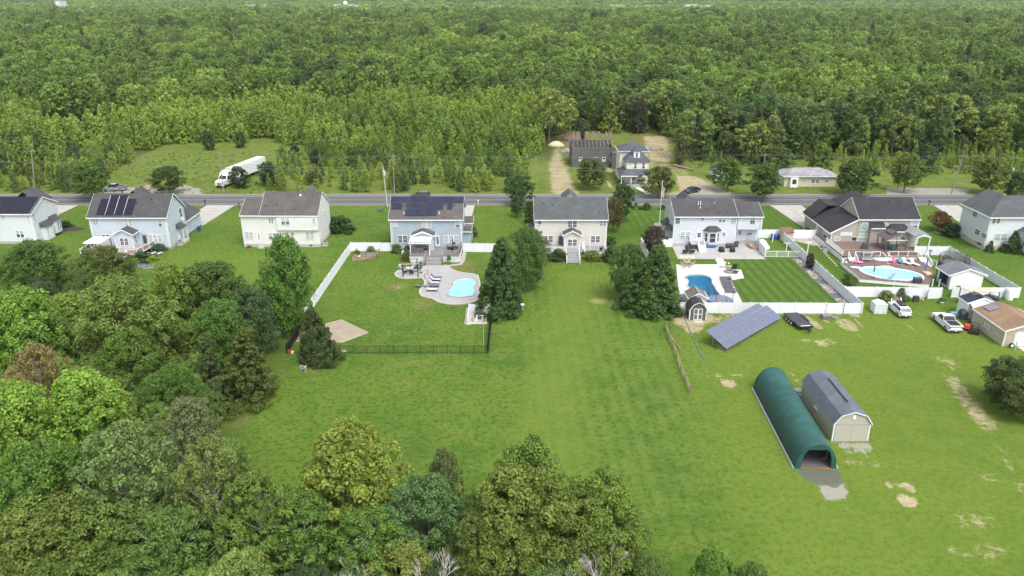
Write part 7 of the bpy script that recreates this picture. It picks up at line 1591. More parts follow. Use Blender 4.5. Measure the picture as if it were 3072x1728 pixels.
for k, t in enumerate([i / 15 for i in range(16)]): 
    a,b_ = ((61.87,147.95),(60.48,131.57)); p = (a[0] + (b_[0] - a[0]) * t,a[1] + (b_[1] - a[1]) * t); mb = MB(); mb.cbox(p[0],p[1],.04,.42,.3,.08,k * .3); st_ = tag(mb.build('stepping_stone', M('step_stone', (.52,.50,.44),.85,.2)), 'pale stepping stone in the row along the left side of the taupe house deck', 'stone', 'stepping stones beside the taupe house')
ac_unit((61.33,139.61), 'grey-green air conditioner at the left wall of the taupe house', .8); mb = MB(); mb.prism([(62.9,143),(62.9,150),(56,148.1),(60.5,143.5)],-.05,.04); tag(mb.build('side_patio', M('side_gravel', (.33,.29,.25),.9,.2)),kind='structure')
lk = Site('lean_to', 'small lean-to with a brown roof against the white fence of the taupe house', 'shed', (58,147)); mb = MB(); q0,q1 = (54.97,143.67),(57.59,143.67); mb.prism_x([(146.2,1.8),(148.0,2.4),(148.0,2.5),(146.2,1.9)],q0[0],q1[0]); lk.part(mb, 'roof', shingle('shingle_rust', (.20,.115,.075))); lk.bx('wall', M('lean_tan', (.48,.44,.36),.7),q0[0] + .1,146.5,0,q1[0] - .1,147.9,1.85)
# yard fence
vinyl_fence('vinyl_fence', 'white board fence in front of the oval pool, ending at the open gate', [(55.5,116.2),(71.3,115.7)]); vinyl_fence('vinyl_fence', 'white board fence enclosing the pool shed and large trampoline', [(73.3,115.9),(84.4,115.7),(84.4,137.4),(78.0,137.6)])
gate('fence_gate', 'open white gate with diagonal brace at the end of the pool yard fence', (68.9, 115.2), (71.4, 115.45))
for k,p in enumerate(((72.67,120.83),(73.84,120.83))): mb = MB(); mb.box(p[0] - .08,p[1] - .08,0,p[0] + .08,p[1] + .08,1.4); tag(mb.build('gate_post', white),('left white post of the pool deck entrance', 'right white post of the pool deck entrance')[k], 'post')
ps = Site('pool_house', 'white pool shed with a grey gable roof and an open dark porch side', 'shed', (75,120)); gr_sh = shingle('shingle_pool', (.15,.155,.17)); gable_y(ps,74.9,80.4,119.6,123.6,2.5,3.7,77.7,gr_sh,M('shed_white2', (.72,.73,.74),.6,.05),ov=.5,ovy=.2)
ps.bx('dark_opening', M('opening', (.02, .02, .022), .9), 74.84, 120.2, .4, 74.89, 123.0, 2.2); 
for y_ in (119.8, 121.6, 123.4): ps.bx('porch_post', M('post_teal', (.04, .10, .15), .6), 74.45, y_ - .06, 0, 74.57, y_ + .06, 2.45)
mb = MB(); mb.lathe(*(75.63,122.21),[(.3,0),(.3,.85),(.45,.9),(.45,.95),(0,.95)],12); tag(mb.build('bar_table', M('table_grey', (.30,.31,.33),.4)), 'grey round bar table beside the white pool shed', 'table'); covered((78.06,125.9),0, 'dark covered grill beneath the side roof of the pool shed', .35,.6,1.1,M('cover_black', (.015,.015,.02),.6), 'covered_grill', 'grill')
trampoline((81.6, 130.6, 0), 2.4, 'large trampoline with a grey safety net by the right white fence', M('pad_dark', (.03, .035, .04), .6), 8, 2.4, None)
nm = MB(); 
nt_m,nt,b = newmat('safety_net'); b.inputs['Base Color'].default_value = (.10,.105,.11,1); tb = nt.nodes.new('ShaderNodeBsdfTransparent'); ms = nt.nodes.new('ShaderNodeMixShader'); ms.inputs[0].default_value = .55; nt.links.new(b.outputs[0],ms.inputs[1]); nt.links.new(tb.outputs[0],ms.inputs[2]); nt.links.new(ms.outputs[0],nt.nodes['Material Output'].inputs['Surface'])
nm.loft([[(2.42 * math.cos(t),2.42 * math.sin(t),z) for t in [i * 2 * math.pi / 24 for i in range(24)]] for z in (.95,2.4)],caps=False); nm.build('net', nt_m,bpy.data.objects['trampoline.001'])
for k,(nm_,a,m_,prof,lab,cat) in enumerate((('patio_heater', (79.53,135.09),M('heat_grey', (.15,.15,.17),.6),[(.3,0),(.12,.3),(.1,1.6),(.4,1.75),(0,2.0)], 'dark patio heater at the foot of the right deck stairs', 'heater'),('toy_tower', (79.89,132.06),M('toy_tan', (.40,.33,.25),.7),[(.3,0),(.25,.8),(.12,1.6),(.2,1.9),(0,2.1)], 'tan statue-like toy on the grass beside the large trampoline', 'toy'),('toy_car', (79.88,131.57),M('toy_red', (.5,.08,.05),.5),[(.4,0),(.42,.3),(.2,.6),(0,.62)], 'small red toy on the grass in the right fenced yard', 'toy'))): lump(nm_,lab,cat,prof,m_,10,1,1,(*a,0))
pc = Site('picket_screen', 'short white picket screen with post caps beside the right deck stairs', 'fence', (78.21,131.57)); rail(pc.root,[(78.04,132.06),(78.66,130.83)],0.0,loc=tuple(-x for x in pc.loc),h=1.1,step=1.0)

# ---------------------------------------------------------------- white house at the right edge
Y8 = 140.5; h = Site('house', 'large white house with grey hip roof cut by the right edge', 'house', (93.0, Y8)); W8, S8 = ('y', Y8, -1), ('x', 93.0, -1)
foundation(h, 93.0, 112, Y8, 150, 1.0, M('foundation_tan', (.47, .44, .36), .9, .12, 2)); h.bx('wall', sd_white, 93.0, Y8, .95, 112, 150, 7.0)
mb = MB(); e = .4; XR = 97.6; zr = 9.95
mb.add([(93 - e,Y8 - e,6.85),(112,Y8 - e,6.85),(112,145.2,zr),(XR,145.2,zr),(XR,150.4,zr),(93 - e,150.4,6.85),(102.2,150.4,6.85),(112,150.4,6.85),(93 - e,Y8 - e,6.7),(112,Y8 - e,6.7),(93 - e,150.4,6.7),(112,150.4,6.7)],[(0,1,2,3),(0,3,4,5),(4,6,3),(3,2,7,6),(8,9,1,0),(10,8,0,5),(8,10,11,9),(5,4,6,7,11,10)]); h.part(mb, 'roof', sh_slate)
for q in ((92.48, Y8 - e - .12, 112, Y8 - e - .005), (92.48, Y8 - e, 92.595, 150.4)): h.bx('gutter', trim, q[0], q[1], 6.62, q[2], q[3], 6.83)
corner(h, 93.0, Y8, 6.7, .9, sx=-1); downspout(h, 93.25, Y8, 6.6)
window(h, W8, (93.35, 5.41, 94.99, 6.68), 2, 2); window(h, W8, (94.57, 1.95, 97.06, 3.5), 2, 1, blind, teal_glass)
for a in ((144.67, 5.38, 146.36, 6.48), (142.57, 2.25, 144.27, 3.41), (140.22, 2.3, 141.9, 3.34)): window(h, S8, a, 1, 2)
for a in ((146.93, 0.91, 147.79, 1.02), (141.27, 0.75, 142.68, 1.04)): h.bx('foundation_vent', black, 92.9, a[0], a[1], 92.975, a[2], a[3])
h.bx('rear_bay', sd_white,99.2,136.6,.4,112,Y8 - .01,4.2); mb = MB(); mb.add([(98.8,136.2,4.2),(112,136.2,4.2),(112,Y8 - .02,4.2),(98.8,Y8 - .02,4.2),(101,Y8 - .02,5.6),(112,Y8 - .02,5.6)],[(0,1,5,4),(3,0,4),(0,3,2,1)]); h.part(mb, 'rear_bay_roof', sh_slate); window(h,('x', 99.2,-1),(137.5,1.6,138.6,3.4),1,1,blind)
vent(h, (97.05, 8.13)[0], 143.4, 8.5, white, .4); vent(h, (95.67, 7.54)[0], 142.4, 7.8)
ac_unit((94.1, 143.24), 'air conditioner in front of the foundation of the white house at the right edge', .7)
tree('conebush', 1,(*(93.63,139.61),0),2.3,.85,(.045,.10,.022), 'small conical evergreen at the corner of the white house'); tree('conebush', 2,(*(97.74,138.79),0),4.6,1.35,(.035,.08,.02), 'large conical evergreen against the white house wall'); tree('bush', 2,(*(96.79,140.98),0),2.0,.95,(.085,.095,.035), 'brownish shrub between the two conical evergreens'); tree('bush', 3,(*(96.49,139.61),0),1.0,.9,(.07,.11,.03), 'low green bush at the foot of the large conical evergreen')
tree('airy', 2,(*(91.6,153.26),0),4.2,2.9,(.14,.065,.03), 'rusty red maple on the lawn left of the white house'); tree('bush', 1,(*(92.15,150.4),0),2.6,2.0,(.035,.06,.02), 'dark shrub between the red maple and the white house')
mb = MB(); pts = [(89.71,152.94),(90.18,151.66),(91.02,150.4),(92.56,149.78)]; [mb.bar((*a,.06),(*b_,.06),.3,.14) for a,b_ in zip(pts[:-1],pts[1:])]; tag(mb.build('bed_edging', M('edge_grey', (.33,.32,.30),.9)), 'grey curved edging below the red maple', 'edging')

# ---------------------------------------------------------------- right field
sa = Site('solar_array', 'large tilted ground-mounted solar array in the right field', 'solar array', (34,101)); C0,C1,C2 = np.array((*(27.61,97.56),2.3)),np.array((*(30.26,95.19),.6)),np.array((*(41.68,106.23),.6))
ux = (C2 - C1); Lx = np.linalg.norm(ux); ux /= Lx; uy = C0 - C1; uy -= ux * np.dot(uy,ux); Ly = np.linalg.norm(uy); uy /= Ly; un = np.cross(ux,uy); un = un if un[2] > 0 else -un
gcell,nt,b = newmat('solar_glass'); oi = nt.nodes.new('ShaderNodeObjectInfo'); brk = nt.nodes.new('ShaderNodeTexBrick'); brk.offset = 0; tc = nt.nodes.new('ShaderNodeTexCoord'); nt.links.new(tc.outputs['UV'],brk.inputs['Vector']); brk.inputs['Scale'].default_value = 1; brk.inputs['Brick Width'].default_value = .165; brk.inputs['Row Height'].default_value = .165; brk.inputs['Mortar Size'].default_value = .005
c1 = mixc(nt,oi.outputs['Random'],(.098,.112,.175),(.108,.122,.185)); nt.links.new(c1,brk.inputs['Color1']); nt.links.new(c1,brk.inputs['Color2']); brk.inputs['Mortar'].default_value = (.19,.205,.26,1); nt.links.new(brk.outputs[0],b.inputs['Base Color']); b.inputs['Roughness'].default_value = .25
NCX, NCY = 14, 4; pw_, ph_ = Lx / NCX, Ly / NCY; sap = None
for j in range(NCY):
    for i in range(NCX - (1 if j == 0 else 0) if j else NCX):
        if (j == NCY - 1 and i == NCX - 1): continue
        o0 = C1 + ux * (pw_ * i) + uy * (ph_ * j)
        if sap is None:
            mb = MB(); k = .02; q = [(k, k), (pw_ - k, k), (pw_ - k, ph_ - k), (k, ph_ - k)]; V_ = lambda x, y, z: tuple(ux * x + uy * y + un * z)
            mb.loft([[V_(x,y,0) for x,y in q],[V_(x,y,.045) for x,y in q]],1); qi = [(.035,.035),(pw_ - .035,.035),(pw_ - .035,ph_ - .035),(.035,ph_ - .035)]; mb.add([V_(x,y,.047) for x,y in qi],[(0,1,2,3)],0)
            sap = mb.build('solar_panel', [gcell, frame_lite], sa.root); uv = sap.data.uv_layers.new(); nl = len(sap.data.loops)
            for li in range(nl - 4, nl): x, y = qi[li - (nl - 4)]; uv.data[li].uv = (x, y)
            o = sap
        else: o = inst(sap, sa.root)
        o.location = tuple(o0 - np.array(sa.loc))
for i in range(8):
    for t in (.15,.8): p = C1 + ux * (Lx * (i + .5) / 8) + uy * (Ly * t); sa.br('post', M('galv', (.45,.46,.47),.45),(p[0],p[1],0),(p[0],p[1],p[2] - .05),.08)
for t in (.15, .8): p = C1 + uy * (Ly * t) - un * .08; q = p + ux * Lx; sa.br('rail', M('galv', (.45, .46, .47), .45), tuple(p), tuple(q), .08)
# vehicles
def vehicle(name, label, cat, loc, rz, L, W_, body, m, kind, belt, hood, roof, cab, wheel_r=.36, group=None):
    """body side profile in (y, z), front at -y; cab = (windscreen foot, roof front, roof rear, rear foot) along y"""
    t = thing(name, label, cat, loc, rz, group); w = W_ / 2
    mb = MB(); 
    rings = []
    for x,k in ((-w,.90),(-w * .97,1.0),(w * .97,1.0),(w,.90)): zc = (belt + .3) / 2; rings.append([(x,y * (1 if k == 1 else .992),zc + (z - zc) * (1 if k == 1 else .88)) for y,z in body])
    mb.loft(rings); mb.build('body', m, t, smooth=False)
    a, b_, c_, d_ = cab; wt = w * .80; wb = w * .94
    mb = MB(); mb.loft([[(-wb,a,belt - .02),(wb,a,belt - .02),(wb,d_,belt - .02),(-wb,d_,belt - .02)],[(-wt,b_,roof),(wt,b_,roof),(wt,c_,roof),(-wt,c_,roof)],[(-wt * .85,b_ + .15,roof + .04),(wt * .85,b_ + .15,roof + .04),(wt * .85,c_ - .15,roof + .04),(-wt * .85,c_ - .15,roof + .04)]]); cabin = mb.build('cabin', m,t)
    def pane(q, nm):
        p = [np.array(v) for v in q]; n = np.cross(p[1] - p[0],p[3] - p[0]); n = n / np.linalg.norm(n); ce = sum(p) / 4; n = n if np.dot(n,ce - np.array((0,(a + d_) / 2,belt))) > 0 else -n
        mb = MB(); mb.loft([[tuple(v + (ce - v) * .07 + n * .004) for v in p],[tuple(v + (ce - v) * .09 + n * .02) for v in p]]); mb.build(nm,car_glass,cabin)
    L_ = lambda p, q, s: tuple(p[i] + (q[i] - p[i]) * s for i in range(3))
    pane([(-wb,a,belt),(wb,a,belt),(wt,b_,roof),(-wt,b_,roof)], 'windscreen'); pane([(-wb,d_,belt),(wb,d_,belt),(wt,c_,roof),(-wt,c_,roof)], 'rear_window')
    n = 1 if kind == 'single' else 2 if kind in ('pickup', 'car') else 3
    for s_ in (-1, 1):
        for i in range(n): lo0,lo1 = (s_ * wb,a + (d_ - a) * i / n,belt),(s_ * wb,a + (d_ - a) * (i + 1) / n,belt); hi0,hi1 = (s_ * wt,b_ + (c_ - b_) * i / n,roof),(s_ * wt,b_ + (c_ - b_) * (i + 1) / n,roof); pane([lo0,lo1,hi1,hi0], 'side_window')
    yf, yr = -L / 2 + L * .18, L / 2 - L * .2
    for s_ in (-1, 1):
        for y in (yf, yr):
            mb = MB(); mb.disc_x(s_ * (w - .1),y,wheel_r,wheel_r,.24,16); wl = mb.build('wheel', rubber,t); B_('disc_x', 'rim', chrome,wl,s_ * (w + .005),y,wheel_r,wheel_r * .62,.06,10)
        B_('box', 'headlight', M('lamp_clear', (.6,.6,.62),.15),t,s_ * w * .9 - .16,-L / 2 - .01,belt - .32,s_ * w * .9 + .08 * -s_ + .06,-L / 2 + .1,belt - .16); B_('box', 'tail_light', M('lamp_red', (.25,.01,.012),.3),t,s_ * w * .9 - .1,L / 2 - .08,belt - .32,s_ * w * .9 + .1,L / 2 + .015,belt - .05)
        B_('box', 'mirror', m, t, s_ * (w + .02) - .09, a + .35, belt - .02, s_ * (w + .02) + .09, a + .47, belt + .14)
    B_('box', 'rear_bumper', darkgrey if kind != 'car' else m,t,-w * .96,L / 2 - .06,.34,w * .96,L / 2 + .06,.56); B_('box', 'front_bumper', darkgrey,t,-w * .96,-L / 2 - .06,.3,w * .96,-L / 2 + .05,.52); B_('box', 'number_plate', white,t,-.16,L / 2 + .062,.42,.16,L / 2 + .07,.54)
    if kind in ('single', 'pickup'):
        B_('box', 'bed_liner', M('bed_liner', (.022, .022, .03), .7), t, -w * .86, d_ + .08, belt - .0, w * .86, L / 2 - .1, belt + .006)
        for q in ((-w * .99,d_ + .05,-w * .87,L / 2),(w * .87,d_ + .05,w * .99,L / 2),(-w * .87,L / 2 - .09,w * .87,L / 2)): B_('box', 'bed_side', m,t,q[0],q[1],belt - .02,q[2],q[3],belt + .17)
    return t
pw_m = M('paint_white', (.72,.73,.75),.22,.03,spec=.5); pg_m = M('paint_grey', (.075,.08,.09),.2,.05,spec=.5); ps_m = M('paint_silver', (.36,.37,.39),.25,.05,metal=.4); pb_m = M('paint_navy', (.022,.027,.04),.18,.05,spec=.6)
suvp = [(-2.35, .3), (-2.38, .75), (-2.2, .95), (-1.0, 1.08), (2.25, 1.10), (2.38, .8), (2.36, .3)]
trkp = [(-2.9, .32), (-2.92, .9), (-2.7, 1.06), (-1.5, 1.14), (.2, 1.12), (.25, .96), (2.85, .96), (2.9, .32)]
v = vehicle('station_wagon', 'white wagon with a black roof box parked on the grass', 'car', (61.5,109.5),R(178),4.75,1.84,suvp,pw_m, 'suv', 1.08,1,1.55,(-1.15,-.35,1.75,2.25)); mb = MB(); mb.loft([[(-.42,-.9,1.68),(.42,-.9,1.68),(.42,1.2,1.68),(-.42,1.2,1.68)],[(-.45,-.7,1.85),(.45,-.7,1.85),(.45,1.25,1.9),(-.45,1.25,1.9)],[(-.32,-.4,1.98),(.32,-.4,1.98),(.32,1.1,2.02),(-.32,1.1,2.02)]]); mb.build('roof_box', black,v)
for y in (-.4, .8): B_('box', 'roof_bar', darkgrey, v, -.7, y, 1.6, .7, y + .06, 1.675)
vehicle('pickup_truck', 'white pickup truck with an open dark bed parked on the right lawn', 'pickup', (66.3,104.5),R(177),5.8,2.0,trkp,pw_m, 'single', 1.12,1,1.80,(-1.35,-.6,.35,.6),.4)
vehicle('pickup_truck', 'silver pickup truck parked on the gravel across the road', 'pickup', (-102.0,188.2),R(-82),5.8,2.0,trkp,ps_m, 'pickup', 1.12,1,1.85,(-1.35,-.6,.75,1.0),.4)
vehicle('suv', 'dark grey car driving on the road behind the solar-panelled blue house', 'car', (-22.6,180.6,.02),R(-90),4.7,1.85,suvp,pg_m, 'suv', 1.08,1,1.66,(-1.15,-.35,1.75,2.25))
vehicle('car', 'dark navy car on the gravel beside the road near the yellow farmhouse', 'car', (45.7,186.3,.02),R(-55),4.6,1.82,[(-2.3,.3),(-2.32,.68),(-2.1,.85),(-.9,1.0),(2.1,1.02),(2.32,.75),(2.3,.3)],pb_m, 'car', 1.0,1,1.45,(-1.1,-.2,1.0,1.9))
# trailer
tl = thing('flatbed_trailer', 'black flatbed trailer parked beside the solar array', 'trailer', (43.96,105.34),R(6)); TL_m = M('trailer_deck', (.05,.05,.055),.6,.2,3)
B_('box', 'deck', TL_m,tl,-1.05,-2.6,.62,1.05,2.6,.70); mb = MB(); [mb.box(s_ * 1.08 - .04,-2.65,.45,s_ * 1.08 + .04,2.65,.72) for s_ in (-1,1)]; mb.box(-1.04,-2.65,.45,1.04,-2.605,.74); mb.build('frame', black,tl)
for s_ in (-1, 1):
    for y in (-.5,.35,1.2): mb = MB(); mb.disc_x(s_ * 1.22,y,.36,.36,.2,14); wl = mb.build('wheel', rubber,tl); B_('disc_x', 'rim', white,wl,s_ * 1.33,y,.36,.2,.04,10)
    B_('box', 'mudguard', black, tl, s_ * 1.24 - .14, -1.0, .74, s_ * 1.24 + .14, 1.7, .79)
mb = MB(); mb.bar((-.8,-2.65,.5),(0,-3.9,.5),.12); mb.bar((.8,-2.65,.5),(0,-3.9,.5),.12); mb.box(-.12,-4.2,.45,.12,-3.8,.6); mb.build('drawbar', black,tl); B_('box', 'marking_board', white,tl,-.75,-2.5,.702,.75,-2.3,.72); B_('tube', 'jack', darkgrey,tl,(0,-3.5,0),(0,-3.5,.8),.05)
pt = Site('pallet_stack', 'untidy stack of grey wooden pallets along the white fence', 'pallets', (48.91, 107.3)); p = pt.loc; rg = random.Random(8)
for k in range(4):
    for i in range(5): pt.cb('plank', greywood, p[0] + .05 * k, p[1] - .5 + i * .25, .12 + k * .17, 1.3, .13, .03, .1 * k)
    for i in (-1, 0, 1): pt.cb('bearer', wood, p[0] + i * .55 + .05 * k, p[1], .05 + k * .17, .1, 1.15, .1, .1 * k)
for i in range(4): pt.cb('plank', greywood, p[0] + 1.1 + rg.random() * .4, p[1] - .3 + rg.random() * .5, .06 + .1 * i, 1.1, .14, .05, rg.uniform(-.4, .4))
gh = thing('greenhouse', 'small translucent white plastic greenhouse beside the fence corner', 'greenhouse', (58.35,109.82),R(-4)); film,nt,b = newmat('film'); b.inputs['Base Color'].default_value = (.70,.73,.75,1); b.inputs['Roughness'].default_value = .25; tb = nt.nodes.new('ShaderNodeBsdfTransparent'); ms = nt.nodes.new('ShaderNodeMixShader'); ms.inputs[0].default_value = .3; nt.links.new(b.outputs[0],ms.inputs[1]); nt.links.new(tb.outputs[0],ms.inputs[2]); nt.links.new(ms.outputs[0],nt.nodes['Material Output'].inputs['Surface'])
B_('prism_y', 'cover', film,gh,[(-.9,.05),(.9,.05),(.9,1.6),(0,1.95),(-.9,1.6)],-.9,.9); mb = MB(); [mb.bar((x,y,0),(x,y,1.6),.05) for x in (-.92,0,.92) for y in (-.92,.92)]; [mb.bar((-.92,y,z),(.92,y,z),.04) for y in (-.92,.92) for z in (.6,1.1,1.6)]; [mb.bar((s_ * .92,-.92,z),(s_ * .92,.92,z),.04) for s_ in (-1,1) for z in (.6,1.1,1.6)]; mb.build('frame', white,gh)
# small things along the fence
gb_ = Site('planter_bed', 'white-edged vegetable bed between the wagon and the pool yard fence', 'garden bed', (63.49,114.65)); B = [(61.92,113.05),(63.61,113.05),(64.72,115.91),(63.56,116.09)]; gb_.pz('soil', M('bed_earth', (.20,.16,.115),.95,.4,3),B,0,.3); 
for i in (1, 3, 0): mb = MB(); a, b_ = B[i], B[(i + 1) % 4]; mb.bar((*a, .25), (*b_, .25), .14, .55); gb_.part(mb, 'edge_board', white)
tree('bush', 1,(*(62.08,115.01),0),1.6,1.1,(.13,.19,.04), 'overgrown light green plants left of the white-edged bed'); tree('bush', 2,(*(64.77,115.73),.1),1.7,.6,(.10,.12,.06), 'tall thin plant at the back of the white-edged bed'); tree('bush', 3,(*(64.93,114.65),0),.9,.8,(.07,.13,.03), 'low green plant right of the white-edged bed'); tree('bush', 1,(*(74.84,116.83),0),1.7,.7,(.14,.20,.05), 'small light green tree by the fence behind the canopy post')
mb = MB(); p = (66.44,114.11); mb.cbox(p[0],p[1],.5,.8,.5,1.0,.05); tag(mb.build('storage_cabinet', M('box_dark', (.055,.05,.06),.5,.2)), 'dark brown cabinet on the lawn in front of the pool yard fence', 'cabinet'); lump('flower_pot', 'white planter pot with green plants on the lawn by the gate', 'pot', [(.25,0),(.4,.35),(.34,.35),(0,.3)],white,10,1,1,(*(70.43,113.41),0)); chair((67.65,114.47),R(160), 'white plastic chair beside the dark cabinet on the lawn', whp,whp,.5); lump('bucket', 'small navy bucket hanging at the fence beside the vegetable bed', 'bucket', [(.18,.5),(.24,.9),(.2,.9),(0,.8)],navy,10,1,1,(*(65.52,116.09),0)); tree('bush', 2,(*(70.43,113.41),.3),.7,.5,(.09,.17,.03), 'green plants growing in the white planter pot')
# white shed with lean-to, tan shed
WX = (70.4,109.24); WN = (70.61,106.97); ws = Site('shed', 'white shed with a black solar-covered roof behind the tan shed', 'shed', (71,108)); ws_w = M('shed_white2', (.72,.73,.74),.6,.05)
gable_y(ws, 70.6, 74.8, 107.0, 109.6, 2.6, 3.5, 72.8, shingle('shingle_char', (.10, .10, .105)), ws_w, ov=.15, ovy=.1)
for j in range(2):
    for i in range(3 if j == 0 else 2): x0 = 70.65 + i * .72; zb_ = 2.88 + .41 * (x0 - 70.65) ; mb = MB(); mb.add([(x0,107.1 + j * 1.25,zb_),(x0 + .68,107.1 + j * 1.25,zb_ + .28),(x0 + .68,108.3 + j * 1.25,zb_ + .28),(x0,108.3 + j * 1.25,zb_),(x0,107.1 + j * 1.25,zb_ - .05),(x0 + .68,107.1 + j * 1.25,zb_ + .23),(x0 + .68,108.3 + j * 1.25,zb_ + .23),(x0,108.3 + j * 1.25,zb_ - .05)],[(0,1,2,3),(4,5,1,0),(5,6,2,1),(6,7,3,2),(7,4,0,3)]); ws.part(mb, 'solar_panel', dcell if j == 0 and i == 2 else cell)
ws.px('lean_to_roof', white, [(105.4, 2.0), (107.0, 2.75), (107.0, 2.83), (105.4, 2.08)], 70.8, 75.2)
for i in range(7): ws.bx('wood_slat', M('lumber_red', (.20, .115, .085), .9, .3), 71.0 + i * .28, 105.9, .05, 71.2 + i * .28, 105.96, 1.9)
ts = Site('tan_shed', 'long tan shed with brown shingle roof, roof panel and white garage door', 'shed', (73,101)); tsw = M('tan_wall', (.47,.42,.31),.7,.08,2,wave=('y', .2,.35)); TX0,TX1,TY0,TY1 = 70.6,77.2,97.4,105.4
gable_y(ts, TX0, TX1, TY0, TY1, 2.35, 3.55, 73.9, shingle('shingle_tan', (.25, .165, .105)), tsw, ov=.2, ovy=.15, ovb=.1); corner(ts, TX0, TY0, 2.3, 0, sx=-1)
window(ts,('x', TX0,-1),(100.93,0.96,102.22,1.49),1,1); mb = MB(); mb.prism_y([(72.0,.05),(76.6,.05),(76.6,2.0),(76.3,2.25),(72.3,2.25),(72.0,2.0)],TY0 - .06,TY0 - .004); gd = ts.part(mb, 'garage_door', trim)
for i in range(4): B_('box', 'door_panel', M('door_pale', (.60, .66, .74), .5, .05), gd, 72.15, TY0 - .085, .1 + i * .52, 76.45, TY0 - .061, .6 + i * .52)
B_('box', 'handle', darkgrey, gd, 73.6, TY0 - .1, .62, 74.0, TY0 - .086, .68)
p = np.array((*(71.49, 103.68), 3.0)); x0, y0 = 71.4, 103.3
for i in range(4): z = lambda x: 2.5 + (x - 70.4) * .343 + .16; a = x0 + i * .0; yy = y0 + i * .36; mb = MB(); mb.add([(71.5,yy,z(71.5)),(73.0,yy,z(73.0)),(73.0,yy + .33,z(73.0)),(71.5,yy + .33,z(71.5)),(71.5,yy,z(71.5) - .08),(73.0,yy,z(73) - .08),(73.0,yy + .33,z(73) - .08),(71.5,yy + .33,z(71.5) - .08)],[(0,1,2,3),(4,5,1,0),(5,6,2,1),(6,7,3,2),(7,4,0,3)]); ts.part(mb, 'solar_panel', gcell)
sw_ = thing('spare_wheel', 'spare wheel leaning on the corner of the tan shed beside its garage door', 'wheel', (71.6,96.9,0),R(90)); B_('disc_x', 'tyre', rubber,sw_,0,0,.36,.36,.2,16); B_('disc_x', 'rim', white,sw_,0,0,.36,.22,.24,10)
mb = MB(); mb.prism([(72.6,94.9),(76.8,94.9),(76.8,97.2),(72.6,97.2)],-.05,.06); tag(mb.build('apron', M('apron_conc', (.50,.46,.36),.85,.15)),kind='structure'); mb = MB(); p = (71.62,96.06); mb.box(p[0] - .05,p[1] - .05,0,p[0] + .05,p[1] + .05,1.3); tag(mb.build('metal_post', M('galv', (.45,.46,.47),.45)), 'thin grey post in front of the tan shed apron', 'post')
mo = thing('lawn_mower', 'red and black riding mower parked beside the tan shed', 'mower', (68.89,103.29),R(-40)); mb = MB(); mb.loft([[(-.4,-.9,.35),(.4,-.9,.35),(.4,.2,.35),(-.4,.2,.35)],[(-.33,-.8,.8),(.33,-.8,.8),(.35,.1,.9),(-.35,.1,.9)]]); mb.build('bonnet', M('mower_red', (.42,.05,.03),.4),mo); B_('prism_x', 'seat', black,mo,[(.2,.6),(.75,.6),(.85,1.15),(.72,1.15),(.62,.72),(.2,.72)],-.28,.28); B_('box', 'deck', M('mower_red', (.42,.05,.03),.4),mo,-.65,-.35,.12,.65,.5,.32)
for s_ in (-.42, .42):
    for y, r_ in ((-.65, .22), (.6, .32)): B_('disc_x', 'wheel', rubber, mo, s_, y, r_, r_, .22, 12)
mo2 = thing('lawn_mower', 'black stand-on mower in front of the red one by the tan shed', 'mower', (69.06,101.84),R(-35)); B_('box', 'deck', black,mo2,-.7,-.7,.12,.7,.3,.35); B_('box', 'engine', darkgrey,mo2,-.35,.0,.36,.35,.8,.85); mb = MB(); [mb.bar((s_,.7,.5),(s_,.75,1.4),.05) for s_ in (-.4,.4)]; mb.bar((-.4,.75,1.4),(.4,.75,1.4),.05); mb.build('roll_bar', black,mo2)
for s_ in (-.5, .5):
    for y, r_ in ((-.6, .16), (.55, .28)): B_('disc_x', 'wheel', rubber, mo2, s_, y, r_, r_, .2, 12)
mb = MB(); mb.cbox(*(69.35,108.05),.35,.9,.7,.7,.1); cb = tag(mb.build('cooler_box', M('cooler_blue', (.16,.36,.52),.5)), 'light blue box on the grass beside the white shed', 'box'); covered((70.34,107.26),0, 'dark tarp-covered machine against the white shed wall', .5,.6,1.5,M('tarp_dark', (.06,.075,.07),.8,.4,6), 'covered_machine', 'machine'); mb = MB(); mb.cbox(*(70.03,107.85),.3,.9,.6,.6,.3); tag(mb.build('crate', greywood), 'grey crate between the blue box and the covered machine', 'crate')
cp = Site('canopy', 'open flat canopy on dark posts behind the white shed', 'canopy', (77,114)); CV = [(72.85,113.56),(74.06,112.1),(78.86,112.21),(78.06,113.45)]; mb = MB(); mb.loft([[(CV[0][0],CV[0][1],2.7),(CV[1][0],CV[1][1],2.4),(CV[2][0],CV[2][1],2.4),(CV[3][0],CV[3][1],2.7)],[(CV[0][0],CV[0][1],2.78),(CV[1][0],CV[1][1],2.48),(CV[2][0],CV[2][1],2.48),(CV[3][0],CV[3][1],2.78)]]); cp.part(mb, 'roof', M('canopy_tan', (.40,.385,.30),.7,.08))
for i in range(4): x,y = CV[i]; cx_,cy_ = sum(c[0] for c in CV) / 4,sum(c[1] for c in CV) / 4; x,y = x + (cx_ - x) * .06,y + (cy_ - y) * .06; cp.bx('post', M('post_dark', (.06,.055,.05),.7),x - .06,y - .06,0,x + .06,y + .06,2.45 if i in (1,2) else 2.7)
covered((*(79.7,115.14),0),.6, 'dark covered boat or trailer under the right post of the canopy', .5,1.3,.7,M('tarp_dark', (.06,.075,.07),.8,.4,6), 'covered_trailer', 'trailer'); lump('water_tank', 'white cylindrical tank standing at the white fence behind the canopy', 'tank', [(.6,0),(.62,.1),(.6,1.7),(.45,1.95),(0,2.0)],white,14,1,1,(*(82.36,115.03),0))
